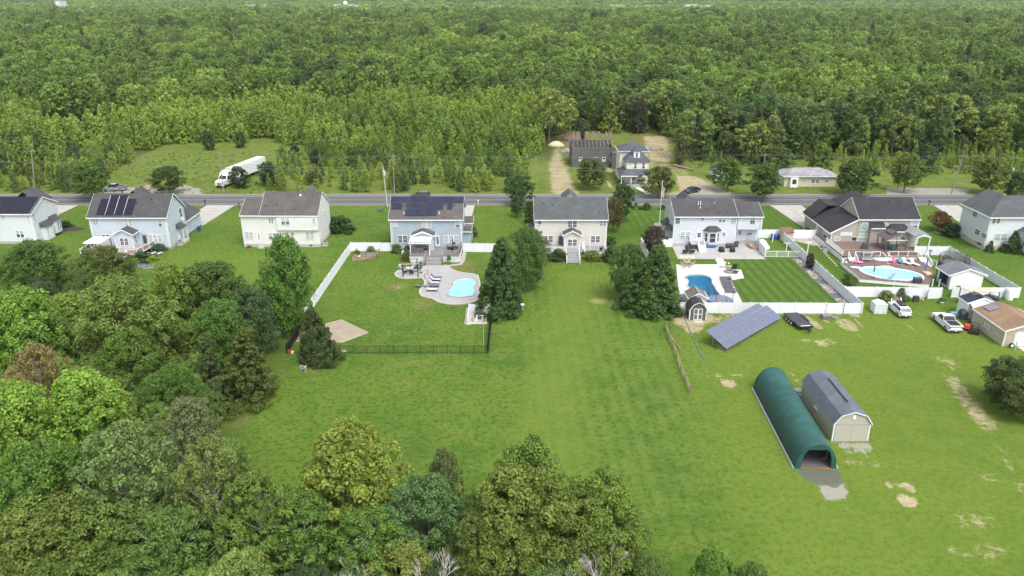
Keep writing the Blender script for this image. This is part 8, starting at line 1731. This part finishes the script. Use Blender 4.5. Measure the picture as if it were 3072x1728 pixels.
# tunnel tent
tt = Site('tunnel_tent', 'long green fabric tunnel shelter, open at its near end', 'shelter', (32.5,76)); tarp = M('tarp_green', (.019,.085,.072),.5,.4,.9,spec=.4,bump=.5); F0,F1,Bk = (30.25,67.6),(34.75,67.6),(31.05,85.0); n = 14; NR = 22
def trng(t, wob=0.0):
    ax = F0[0] + (Bk[0] - F0[0]) * t; y = 67.6 + 17.6 * t; out = []
    for i in range(n + 1):
        s_ = i / n; a = math.pi * s_; ca,sa = math.cos(a),math.sin(a); k = .5 - .5 * ca; k = .5 + (k - .5) * (1 - .16 * min(1,2.2 * sa)) ; z = 3.0 * sa ** .55; sag = 1 - .025 * abs(math.sin(t * NR / 2 * math.pi)) * math.sin(a)
        lean_ = .5 + (k - .5) * (1.0); out.append((ax + 4.5 * lean_,y + wob * math.sin(i),z * sag + .045 * sa * math.sin(i * 1.9 + t * 61) * math.sin(t * 37 + i)))
    return out
mb = MB(); mb.loft([trng(i / (NR * 2)) for i in range(NR * 2 + 1)],caps=False,closed=False); b0 = trng(1.0); mb.add(b0,[tuple(range(n + 1))]); cov = tt.part(mb, 'cover', tarp,smooth=True); sm = cov.modifiers.new('thickness', 'SOLIDIFY'); sm.thickness = .03
f = trng(0.0); inn = [(30.9 + 3.2 * (.5 - .5 * math.cos(math.pi * i / n)),67.57,min(2.35,2.75 * math.sin(math.pi * i / n) ** .6)) for i in range(n + 1)]; mb = MB(); mb.loft([f,inn],caps=False,closed=False); mb.loft([inn,[(x,y + .5,z) for x,y,z in inn]],caps=False,closed=False); tt.part(mb, 'front_flap', tarp)
for i in range(8):
    t = i / 7 * .98 + .01; rgp = [(x,y,z - .05) for x,y,z in trng(t)]; mb = MB(); cxm = sum(p[0] for p in rgp) / len(rgp); rgp = [(cxm + (p[0] - cxm) * .98,p[1],max(0,p[2])) for p in rgp]; [mb.bar(a,b_,.05) for a,b_ in zip(rgp[:-1],rgp[1:])]; tt.part(mb, 'hoop', M('galv', (.45,.46,.47),.45))
tt.br('sill_bar', M('sill_red', (.35,.16,.12),.6),(30.9,67.5,.1),(34.1,67.5,.1),.06); mb = MB(); mb.bar((33.7,68.2,1.0),(33.8,68.2,1.9),.06); mb.bar((33.7,68.2,1.0),(33.5,68.4,.7),.06); tt.part(mb, 'tie_strap', M('strap_red', (.3,.06,.05),.7))
for s_ in (0,1): a,b_ = trng(0)[0 if s_ == 0 else n],trng(1)[0 if s_ == 0 else n]; dx = -.12 if s_ == 0 else .12; tt.br('ground_rail', M('rail_grey', (.28,.31,.31),.7,.2),(a[0] + dx,a[1],.05),(b_[0] + dx,b_[1],.05),.2,.12)
mb = MB(); mb.prism([(30.6,67.7),(34.4,67.7),(35.1,85),(31.4,85)],-.05,.03); tag(mb.build('tent_floor', M('millings', (.115,.11,.115),.95,.35,3)),kind='structure')
# barn shed near the tent
b2 = Site('barn_shed', 'large tan barn shed with a grey shingled gambrel roof beside the green shelter', 'shed', (38.3,77)); tanw = M('barn_tan', (.40,.385,.315),.7,.08,2,wave=('x', .2,.3)); gambrel(b2,36.25,40.35,72.8,82.6,2.45,3.35,3.85,.62,shingle('shingle_barn', (.12,.135,.165),.2),tanw)
for x_, sx in ((36.25, -1), (40.35, 1)): corner(b2, x_, 72.8, 2.35, .02, sx=sx)
mb = MB(); mb.box(36.45,72.74,.06,40.15,72.795,2.2); dr = b2.part(mb, 'double_door', tanw); mb = MB(); mb.box(38.28,72.73,.06,38.32,72.738,2.2); mb.box(36.45,72.728,2.2,40.15,72.795,2.26); mb.build('door_seam', greywood,dr)
b2.bx('gable_vent', white,38.15,72.72,2.95,38.5,72.79,3.4); window(b2,('x', 36.25,-1),(77.42,1.18,78.49,1.47),1,1); b2.bx('skid', wood,36.2,72.75,-.05,40.4,82.6,.08); b2.bx('ridge_vent', black,38.2,74.8,3.93,38.4,80.4,4.0)
mb = MB(); p = (36.39,83.82); mb.cbox(p[0],p[1],.25,.9,1.0,.5,.2); mb.cbox(p[0] + .1,p[1] - .8,.15,.7,.6,.3,.6); tag(mb.build('junk_crate', M('junk', (.32,.31,.29),.8,.5,5)), 'small pile of grey crates between the shelter and the tan barn shed', 'crate')
# split-rail fence, hose, lone tree
sr = Site('rail_fence', 'old split-rail wooden fence leaning along the field', 'fence', (23.12,96.88)); FP = [(23.27,103.18),(23.06,99.82),(23.12,96.88),(22.94,93.63),(22.68,89.71),(22.7,87.04),(22.63,83.65)]; rw = M('rail_wood', (.27,.20,.12),.9,.3,4); rg = random.Random(6)
for p in FP: sr.bx('post', wood, p[0] - .07, p[1] - .07, 0, p[0] + .07, p[1] + .07, 1.2)
for p, q in zip(FP[:-1], FP[1:]):
    for z in (.45, .95): sr.br('rail', rw, (p[0], p[1], z + rg.uniform(-.1, .1)), (q[0], q[1], z + rg.uniform(-.25, .1)), .1, .09)
mb = MB(); p, q = FP[1], FP[2]; mb.bar((p[0] + .3, p[1], .5), (q[0] + .9, q[1] - 1, .05), .1, .09); sr.part(mb, 'fallen_rail', rw)
mb = MB(); HP = [(27.16,109.47),(26.98,106.46),(26.78,103.45),(26.75,100.33),(26.61,97.36),(26.59,94.54),(26.69,92.4)]; [mb.tube((*a,.06),(*b_,.06),.06,n=6) for a,b_ in zip(HP[:-1],HP[1:])]; tag(mb.build('garden_hose', M('hose_blue', (.10,.22,.24),.6,.3,1)), 'blue-green hose running down the lawn left of the solar array', 'hose')
tree('oak', 5, (60.7, 78.8, 0), 6.6, 4.1, (.058, .088, .024), 'round olive-green tree standing alone at the right edge of the field', rz=.7)
bath = Site('bird_bath', 'small white bird bath on the lawn between the two tall evergreens', 'bird bath', (1.66,110.91)); mb = MB(); mb.lathe(*bath.loc[:2],[(.2,0),(.08,.1),(.07,.7),(.35,.8),(.35,.88),(0,.82)],12); bath.part(mb, 'basin', white)

TP = [(-102.2,178.21),(-86.21,184.33),(1.87,173.47),(1.25,163.92),(19.77,190.03),(24.14,160.72),(21.55,152.31),(36.28,182.05),(55.05,187.63),(61.57,178.74),(85.15,183.33),(99.81,186.66),(119.05,184.24),(119.83,174.6)]
BP = [((-70.66,191.15),5.5),((-63.47,193.64),6),((-52.41,195.84),5),((-88.94,245.84),5),((-64.95,222.76),5),((-57.36,218.09),4.5),((-97.64,241.52),6),((12.19,264.44),5.5),((24.16,260.95),7),((45.36,271.73),12),((49.55,219.81),8),((65.46,243.22),13),((84.74,204.06),9),((73.69,201.98),8),((115.21,207.62),8),((144.67,242.07),4),((152.48,231.87),4)]
MBX = [(-73.31, 174.05), (-64.2, 171.11), (-8.09, 173.96), (69.79, 174.02), (99.28, 173.43), (-93.73, 188.09)]
RB = [(31.64, 170.44), (30.14, 170.17), (35.29, 170.44)]
HP_ = [(19.66, 259.72), (17.25, 238), (45.02, 243.1), (14.55, 247.74), (47.22, 217.28), (51.67, 210.6)]

# ---------------------------------------------------------------- across the road
for k,(a,H_,r_,c_,l_) in enumerate((((215,408),9.5,4.3,MID, 'street tree at the roadside left of the silver pickup'),((415,420),7,4.2,DARK, 'dark street tree behind the light blue house, right of the silver pickup'),((1308,440),7.5,3.2,(.055,.095,.028), 'street tree left of the beige house at the far roadside'),((1302,492),5,1.7,(.045,.08,.028), 'small tree in front of the street tree left of the beige house'),((1483,398),8,4.1,(.06,.10,.022), 'street tree between the ruined barn and the beige house roof'),((1566,462),8.5,2.9,(.035,.075,.022), 'dark oval tree at the right end of the beige house roof'),((1548,498),7.5,2.2,(.095,.075,.028), 'bronze-green tree beside the right wall of the beige house'),((1660,420),7.5,3.8,(.075,.105,.022), 'thin street tree in front of the yellow farmhouse'),((1838,398),8.5,4.0,MID, 'street tree behind the grey house, left one of the close pair'),((1932,412),9,4.6,(.055,.10,.022), 'street tree behind the grey house, right one of the close pair'),((2158,402),9,5.2,(.045,.088,.02), 'broad dark street tree in front of the ranch house, above the taupe house'),((2293,385),10,3.6,(.085,.14,.024), 'lighter street tree right of the broad dark one'),((2500,395),9.5,4.4,(.095,.14,.026), 'light green street tree above the hip roofed house'),((2566,432),8,3.2,(.04,.075,.025), 'dark street tree at the right edge of the view'))): p = TP[k]; tree('street', k % 4 + 1,p,H_,r_,c_,l_,rz=k * .8)
for k,(r_,c_,l_) in enumerate(((2.6,(.035,.07,.03), 'dark bushy tree in front of the parked truck trailer'),(3.2,(.04,.08,.028), 'dark tree right of the truck trailer'),(2.6,(.12,.16,.028), 'light yellow-green bush at the thicket edge by the road'),(2.0,(.05,.09,.026), 'single small tree in the middle of the meadow'),(1.9,(.03,.06,.03), 'dark little conifer at the far right of the meadow'),(1.8,(.03,.06,.03), 'second dark little conifer beside the first at the meadow'),(2.2,(.04,.075,.026), 'dark young tree at the far edge of the meadow'),(2.2,(.03,.065,.03), 'dark bushy conifer beside the sandy track'),(2.6,(.07,.085,.045), 'grey-green tree behind the ruined barn'),(3.0,(.05,.05,.035), 'half bare brownish tree at the wood edge behind the barn'),(2.2,(.08,.10,.03), 'slim half bare tree standing in the cleared lot'),(5.5,(.035,.08,.02), 'large dark round tree behind the small white shed'),(3.4,(.095,.15,.024), 'bright tree right behind the ranch house'),(4.2,(.06,.10,.024), 'olive tree behind the left end of the ranch house'),(3.2,(.035,.075,.03), 'dark tree in the overgrown lot right of the ranch house'),(3.0,(.13,.19,.03), 'light green bush in the overgrown lot at the right'),(2.6,(.14,.20,.03), 'second light green bush in the overgrown lot, further right'))): tree('upright' if k not in (2,15,16) else 'bush', k % 3 + 1,BP[k][0],BP[k][1],r_,c_,l_,rz=k,name='broadleaf_tree')
# semi trailer truck
tk = thing('semi_truck', 'white semi truck with a long box trailer parked in the meadow', 'truck', (-75.3,192.5),R(-13)); B_('box', 'trailer', M('trailer_white', (.66,.67,.68),.5,.08,.5),tk,-1.28,3.2,1.15,1.28,19.0,4.1); B_('box', 'trailer_roof', M('trailer_roof', (.58,.58,.57),.6),tk,-1.3,3.1,4.1,1.3,19.1,4.16)
B_('prism_x', 'cab', pw_m,tk,[(-2.2,.7),(-2.2,1.75),(-.5,2.05),(.1,2.95),(.9,3.9),(2.6,3.9),(2.6,.7)],-1.15,1.15); mb = MB(); mb.add([(-1.0,-.5,2.1),(1.0,-.5,2.1),(.95,.06,2.92),(-.95,.06,2.92)],[(0,1,2,3)]); mb.build('windscreen', car_glass,tk).location = (0,-.03,.03); B_('box', 'grille', chrome,tk,-.6,-2.26,.8,.6,-2.205,1.6)
for s_ in (-1, 1):
    B_('box', 'side_window', car_glass, tk, s_ * 1.17 - .012, .2, 2.0, s_ * 1.17 + .012, 1.0, 2.8)
    for y in (-1.3, 3.0, 4.2, 15.6, 16.8): B_('disc_x', 'wheel', rubber, tk, s_ * 1.05, y, .5, .5, .3, 14)
# poles and wires
polem = M('pole_wood', (.24, .215, .185), .9, .2, 3); tops = []
for x,y,z,dx,lab in ((-121.9,187.3,10.8,1.6, 'wooden utility pole at the left end of the far roadside'),(-73.1,185.6,10.6,.3, 'wooden utility pole in front of the semi truck'),(-29.7,184.9,10.0,.2, 'wooden utility pole at the thicket edge behind the road'),(63.4,187,9.9,0, 'wooden utility pole rising behind the close pair of street trees'),(110.9,184.9,10.0,1.0, 'leaning wooden utility pole at the gravel lot on the right')):
    t = thing('utility_pole', lab, 'utility pole', (x,y),0, 'utility poles along the far roadside'); B_('tube', 'pole', polem,t,(0,0,0),(dx,0,z),.16,.11,8); B_('box', 'crossarm', polem,t,dx - .9,-.06,z - .55,dx + .9,.06,z - .42); mb = MB(); [mb.lathe(dx + o,0,[(.05,z - .42),(.07,z - .3),(0,z - .22)],6) for o in (-.8,.8)]; mb.build('insulator', greywood,t); tops.append((x + dx,y,z))
wm_ = M('wire', (.16, .16, .16), .6)
def wire(a, b_, sag, lab, r=.014):
    mb = MB(); P_ = [tuple(a[i] + (b_[i] - a[i]) * t - (sag * 4 * t * (1 - t) if i == 2 else 0) for i in range(3)) for t in [k / 12 for k in range(13)]]; [mb.tube(p,q,r,n=4) for p,q in zip(P_[:-1],P_[1:])]; tag(mb.build('power_line', wm_),lab, 'cable', 'power lines between the roadside poles')
tops = [(-170, 187, 10.8)] + tops + [(165, 184, 10.2)]
SPAN = ('left of the first pole', 'from the left pole to the semi truck pole', 'from the semi truck pole to the thicket pole', 'from the thicket pole to the street tree pole', 'from the street tree pole to the leaning pole', 'right of the leaning pole')
for p, q, sp_ in zip(tops[:-1], tops[1:], SPAN):
    for off,dz,r in ((-.8,-.25,.018),(.8,-.25,.018),(0,-2.9,.026),(0,-3.6,.03)): wire((p[0],p[1] - off,p[2] + dz),(q[0],q[1] - off,q[2] + dz),.7,('upper front', 'upper rear', 'lower', 'lowest')[[(-.8,-.25),(.8,-.25),(0,-2.9),(0,-3.6)].index((off,dz))] + ' overhead line ' + sp_,r)
t = thing('utility_pole', 'pale utility pole with a grey transformer beside the near edge of the road', 'utility pole', (-29.6,172.7)); B_('tube', 'pole', M('pole_pale', (.42,.42,.42),.7),t,(0,0,0),(-.5,0,9.8),.16,.12,8); B_('lathe', 'transformer', M('transformer', (.50,.52,.54),.5),t,-.2,-.2,[(.3,7.6),(.32,8.6),(0,8.7)],10)
wire((-30.1, 172.7, 9.0), (-29.5, 184.9, 9.5), .4, 'overhead service line crossing the road from the pale pole')
t = thing('utility_pole', 'wooden pole with a pale transformer in the overgrown lot at the right', 'utility pole', (127.9,190)); B_('tube', 'pole', polem,t,(0,0,0),(0,0,6.9),.15,.12,8); B_('lathe', 'transformer', M('transformer', (.50,.52,.54),.5),t,.5,-.1,[(.3,4.6),(.32,5.5),(0,5.6)],10)
mb = MB(); mb.tube((-25.3,184.9,0),(-25.3,184.9,3.6),.05); tag(mb.build('sign_post', greywood), 'thin grey post at the thicket edge behind the dark grey car', 'post')
def mailbox(loc, lab, m):
    t = thing('mailbox', lab, 'mailbox', loc); B_('box', 'post', m,t,-.06,-.06,0,.06,.06,1.05); B_('prism_y', 'box', m,t,[(-.14,1.05),(.14,1.05),(.14,1.22),(.07,1.32),(-.07,1.32),(-.14,1.22)],-.28,.28)
for k,m_ in enumerate((black,black,white,M('mailbox_grey', (.3,.3,.3),.6),black)): mailbox(MBX[k],('black mailbox between the light blue and the cream house', 'small dark mailbox beside the cream house', 'white mailbox at the driveway of the steel blue house', 'grey mailbox at the driveway of the taupe house', 'black mailbox left of the driveway of the hip roofed house')[k],m_)
t = thing('yard_flag', 'small red and white flag stand beside the dark street tree', 'flag', MBX[5]); B_('tube', 'pole', greywood,t,(0,0,0),(0,0,2.2),.03); mb = MB(); [mb.box(.03,-.02,.35 + i * .2,.9,.02,.54 + i * .2,i % 2) for i in range(7)]; mb.build('cloth', [red,cloth],t)
for k,(r_,h_) in enumerate(((.9,1.6),(.6,.9),(.7,1.1))): tree('bush', k + 1,(*RB[k],0),h_,r_,(.05,.095,.022),('round clipped bush at the road edge by the flagpole', 'low dark bush left of the round clipped bush at the road', 'small bush right of the round clipped bush at the road')[k])
# ruined barn
rw_ = M('barn_grey', (.125,.12,.118),.9,.3,1.5,c2=(.065,.062,.06)); rn = Site('ruined_barn', 'grey block barn with its roof collapsed, rafters exposed', 'barn', (17.6,216)); BX0,BX1,BY0,BY1 = 17.4,29.9,216.0,227.0
def wallbox(x0, y0, x1, y1, z): mb = MB(); mb.box(x0, y0, 0, x1, y1, z); return rn.part(mb, 'wall', rw_)
wallbox(BX0,BY0,BX1,BY0 + .35,5.7); wallbox(BX0,BY0 + .351,BX0 + .35,BY1,5.9); wallbox(BX1 - .35,BY0 + .351,BX1,BY1 - .351,5.0); wallbox(BX0 + .351,BY1 - .35,BX1,BY1,6.0)
for k in range(5): x = 19.4 + k * 2.25; window(rn, ('y', BY0, -1), (x, 1.6, x + .95, 2.9), 1, 0, glass_m, blind)
rust = M('barn_roof', (.135, .095, .072), .9, .4, 1.2); rg = random.Random(9)
for i in range(11):
    x = BX0 + .6 + i * 1.1; rn.br('rafter', wood, (x, BY0 + .3, 5.7), (x + rg.uniform(-.2, .2), BY1 - 4.0, 8.6 + rg.uniform(-.5, .3)), .12, .2)
for i in range(24):
    if rg.random() < .4: continue
    x = BX0 + .2 + i * .5; s_ = rg.uniform(.2,.55) if 8 < i < 20 else rg.uniform(.05,.3); mb = MB(); z = lambda t: 5.7 + 3.0 * t; yy = lambda t: BY0 + .3 + (BY1 - 4.3 - BY0) * t; t0 = .42 + s_ * .6; mb.loft([[(x,yy(t),z(t) + .16),(x + .47,yy(t),z(t) + .16),(x + .47,yy(t),z(t) + .22),(x,yy(t),z(t) + .22)] for t in (t0,1.05)]); rn.part(mb, 'roof_board', rust)
for i in range(10): rn.br('fallen_beam', wood,(BX0 + rg.uniform(.5,12),BY0 + rg.uniform(1,9),rg.uniform(.5,3)),(BX0 + rg.uniform(.5,12),BY0 + rg.uniform(1,9),rg.uniform(.5,4.5)),.15,.2)
rn.bx('side_tower', rw_, BX1 - 1.2, BY0 - 2.2, 0, BX1 + .9, BY0 - .01, 4.6)
def heap(loc, r, h_, m, lab, seed, name='rubble_pile', n=120, sy=.7):
    rg = random.Random(seed); mb = MB(); mb.lathe(0, 0, [(r * .95, 0), (r * .6, h_ * .55), (r * .2, h_ * .9), (0, h_ * .92)], 12, 0, 1, sy)
    for i in range(n): a = rg.random() * 6.28; q = math.sqrt(rg.random()); s_ = rg.uniform(.12,.4); mb.cbox(r * q * math.cos(a),r * sy * q * math.sin(a),h_ * (1 - q) * .9,s_ * rg.uniform(1,4),s_,s_ * .5,rg.random() * 3,0,rg.uniform(-.4,.4))
    o = mb.build(name, m); o.location = (*loc, 0); return tag(o, lab, 'pile')
heap(HP_[0],4.0,2.4,rust, 'brown pile of rubble behind the left end of the ruined barn', 1); heap(HP_[1],2.4,1.3,greywood, 'grey heap of broken boards at the left wall of the ruined barn', 2); heap(HP_[2],4.5,1.6,M('brush', (.26,.215,.155),.95,.4,3), 'pale brush pile in the cleared lot behind the yellow farmhouse', 3)
mb = MB(); mb.lathe(0,0,[(3.1,0),(2.3,.8),(1.2,1.5),(0,1.75)],18,0,1,.7); o = mb.build('sand_pile', M('sand_pile', (.50,.40,.27),.95,.2,2,bump=.3),smooth=True); o.location = (*HP_[3],0); tag(o, 'cone shaped heap of pale sand at the end of the sandy track', 'pile')
mb = MB(); mb.tube((*HP_[4],.35),(*HP_[5],.3),.35,.28,8); tag(mb.build('felled_log', M('log_bark', (.26,.20,.14),.9,.3,3)), 'long felled log lying in the grass right of the farmhouse', 'log')
# yellow farmhouse
FX,FY = 30.0,194.2; fh = Site('farmhouse', 'tall cream-yellow old farmhouse with grey hip roof, dormer and porch', 'house', (FX,FY)); yel = M('clapboard_yellow', (.70,.68,.575),.7,.08,2,wave=('z', .14,.3)); slate = shingle('shingle_farm', (.085,.095,.11)); F = ('y', FY,-1)
foundation(fh, 30, 35.8, FY, 200); mb = MB(); mb.box(30, FY, .5, 35.8, 199, 6.3); mb.box(28.8, 199.01, .3, 36.1, 205.5, 8.0); fh.part(mb, 'wall', yel)
mb = MB(); a0,a1,b0,b1 = 29.6,36.2,FY - .4,199.2; mb.add([(a0,b0,6.35),(a1,b0,6.35),(a1,b1,6.35),(a0,b1,6.35),(32.9,FY + 3.2,9.3),(32.9,199.1,9.3),(a0,b0,6.2),(a1,b0,6.2),(a1,b1,6.2),(a0,b1,6.2)],[(0,1,4),(1,2,5,4),(2,3,5),(3,0,4,5),(9,8,7,6),(6,7,1,0),(7,8,2,1),(8,9,3,2),(9,6,0,3)]); fh.part(mb, 'roof', slate)
hip(fh,28.8,36.1,199.01,205.5,8.0,9.9,slate,.45); mb = MB(); mb.box(31.8,FY + .6,7.0,33.4,FY + 3,8.8); dm = fh.part(mb, 'dormer', trim); hip(fh,31.8,33.4,FY + .6,FY + 3,8.8,9.6,slate,.2,name='dormer_roof', edge=False); window(fh,('y', FY + .6,-1),(32.25,7.25,32.95,8.5),1,0)
for x in (31.9,34.0): window(fh,F,(x,4.3,x + .8,6.0),1,0,M('board_brown', (.26,.17,.13),.8),glass_m); window(fh,F,(x - .3,1.2,x + .6,2.9),1,0,M('board_tan', (.40,.27,.13),.8),M('board_tan', (.40,.27,.13),.8))
for y in (196, 198): window(fh, ('x', 30, -1), (y, 4.2, y + .8, 5.9), 1, 0, blind)
mb = MB(); mb.add([(28.2,FY - 2.6,3.1),(36.1,FY - 2.6,3.1),(36.0,FY - .02,4.3),(29.98,FY - .02,4.3),(28.2,200,3.1),(29.98,200,4.3),(28.2,FY - 2.6,2.95),(36.1,FY - 2.6,2.95),(36.1,FY - .02,2.95),(28.2,200,2.95)],[(0,1,2,3),(0,3,5,4),(6,7,1,0),(9,6,0,4)]); fh.part(mb, 'porch_roof', slate); fh.bx('porch_floor', greyconc,28.3,FY - 2.5,.0,36,FY - .01,.6); fh.bx('fascia', trim,28.15,FY - 2.66,2.8,36.15,FY - 2.605,3.08)
for x in (28.5, 31.0, 33.6, 35.9): fh.bx('porch_post', white, x - .1, FY - 2.4, .6, x + .1, FY - 2.2, 2.95)
mb = MB(); mb.prism([(33.9, 184.7), (35.3, 184.7), (33.2, 191.6), (31.9, 191.6)], -.05, .05); tag(mb.build('front_path', paleconc), kind='structure')
# ranch house and small shed
rh = Site('ranch_house', 'low cream ranch house with a pale grey patched hip roof', 'house', (71.2,192.5)); crm = M('ranch_cream', (.52,.49,.36),.8,.15,2); rh.bx('wall', crm,71.2,192.5,0,84.6,199.5,2.7); hip(rh,71.2,84.6,192.5,199.5,2.7,4.3,shingle('shingle_ranch', (.24,.235,.25),.15,1),.5,.12)
for q in ((78.13, 0.86, 80.36, 1.96), (81.65, 1.09, 82.76, 1.9), (75.84, 1.23, 76.76, 1.9)): window(rh, ('y', 192.5, -1), q, 2 if q[2] - q[0] > 1.6 else 1, 1)
q = (72.45,-0.05,74.47,1.96); mb = MB(); mb.box(q[0],191.6,0,q[2],192.49,2.5); en = rh.part(mb, 'entry', white); B_('box', 'pane', glass_m,en,q[0] + .5,191.56,.9,q[2] - .5,191.598,2.1); mb = MB(); [mb.bar((q[0] + dx,191,.5),(q[0] + dx - .5,189.5,.4),.07) for dx in (1,5)]; rh.part(mb, 'handrail', white)
wsh = Site('small_shed', 'small white shed with dark roof between the woods and the ranch house', 'shed', (56.5,199.5)); gable_y(wsh,54.6,58.4,199.5,204.5,2.2,3.6,56.5,sh_dark,sd_white,rake=False); 
# far buildings on the horizon
farw = M('far_white', (.62, .63, .63), .6, .1, .05)
for k,(p,q,n,lab) in enumerate((((-1024.64,28.46),(-1014.02,20.12),1, 'white tower block far away at the upper left horizon'),((-594.59,19.28),(-559.59,13.43),3, 'pale low buildings far off above the woods, left of the water tower'),((-401.68,20.12),(-342.43,12.59),4, 'white hall with square blocks far away at the foot of the water tower'),((-270.76,15.1),(-96.58,11.75),6, 'row of long white roofs far off right of the water tower'),((220.56,18.45),(341.54,12.59),3, 'long pale roofs far away just right of the middle of the horizon'),((390.08,20.12),(457.44,15.94),2, 'grey-white warehouse roofs far off on the right'))):
    t = Site('far_building', lab, 'building', (p[0], 1800)); w_ = (q[0] - p[0]) / n
    for i in range(n): t.bx('block', farw, p[0] + i * w_, 1800 + 3 * (i % 3), 0, p[0] + (i + .82) * w_, 1830, p[1] - (i % 2) * 1.5)
    for i in range(n): t.bx('roof', M('far_roof', (.45,.46,.47),.6),p[0] + i * w_ - .5,1799.5 + 3 * (i % 3),p[1] - (i % 2) * 1.5 + .01,p[0] + (i + .82) * w_ + .5,1830.5,p[1] - (i % 2) * 1.5 + .7)
q = (-372.14, 28.56); wt = thing('water_tower', 'white water tower far away on the horizon above the woods', 'water tower', (q[0], 1790)); k = q[1] / 42
B_('tube', 'stem', farw,wt,(0,0,0),(0,0,28 * k),3,2,10); B_('lathe', 'tank', farw,wt,0,0,[(2,26 * k),(5,30 * k),(5.5,35 * k),(3.5,40 * k),(0,42 * k)],14)

# thin summer haze
hz,nt,b = newmat('haze'); nt.nodes.remove(b); vol = nt.nodes.new('ShaderNodeVolumePrincipled'); vol.inputs['Density'].default_value = HAZE; vol.inputs['Color'].default_value = (.86,.92,.95,1); vol.inputs['Anisotropy'].default_value = .2
nt.links.new(vol.outputs[0], nt.nodes['Material Output'].inputs['Volume'])
o = MB().box(-7600, -120, -3, 7600, 7600, 62).build('haze', hz); tag(o, kind='stuff')
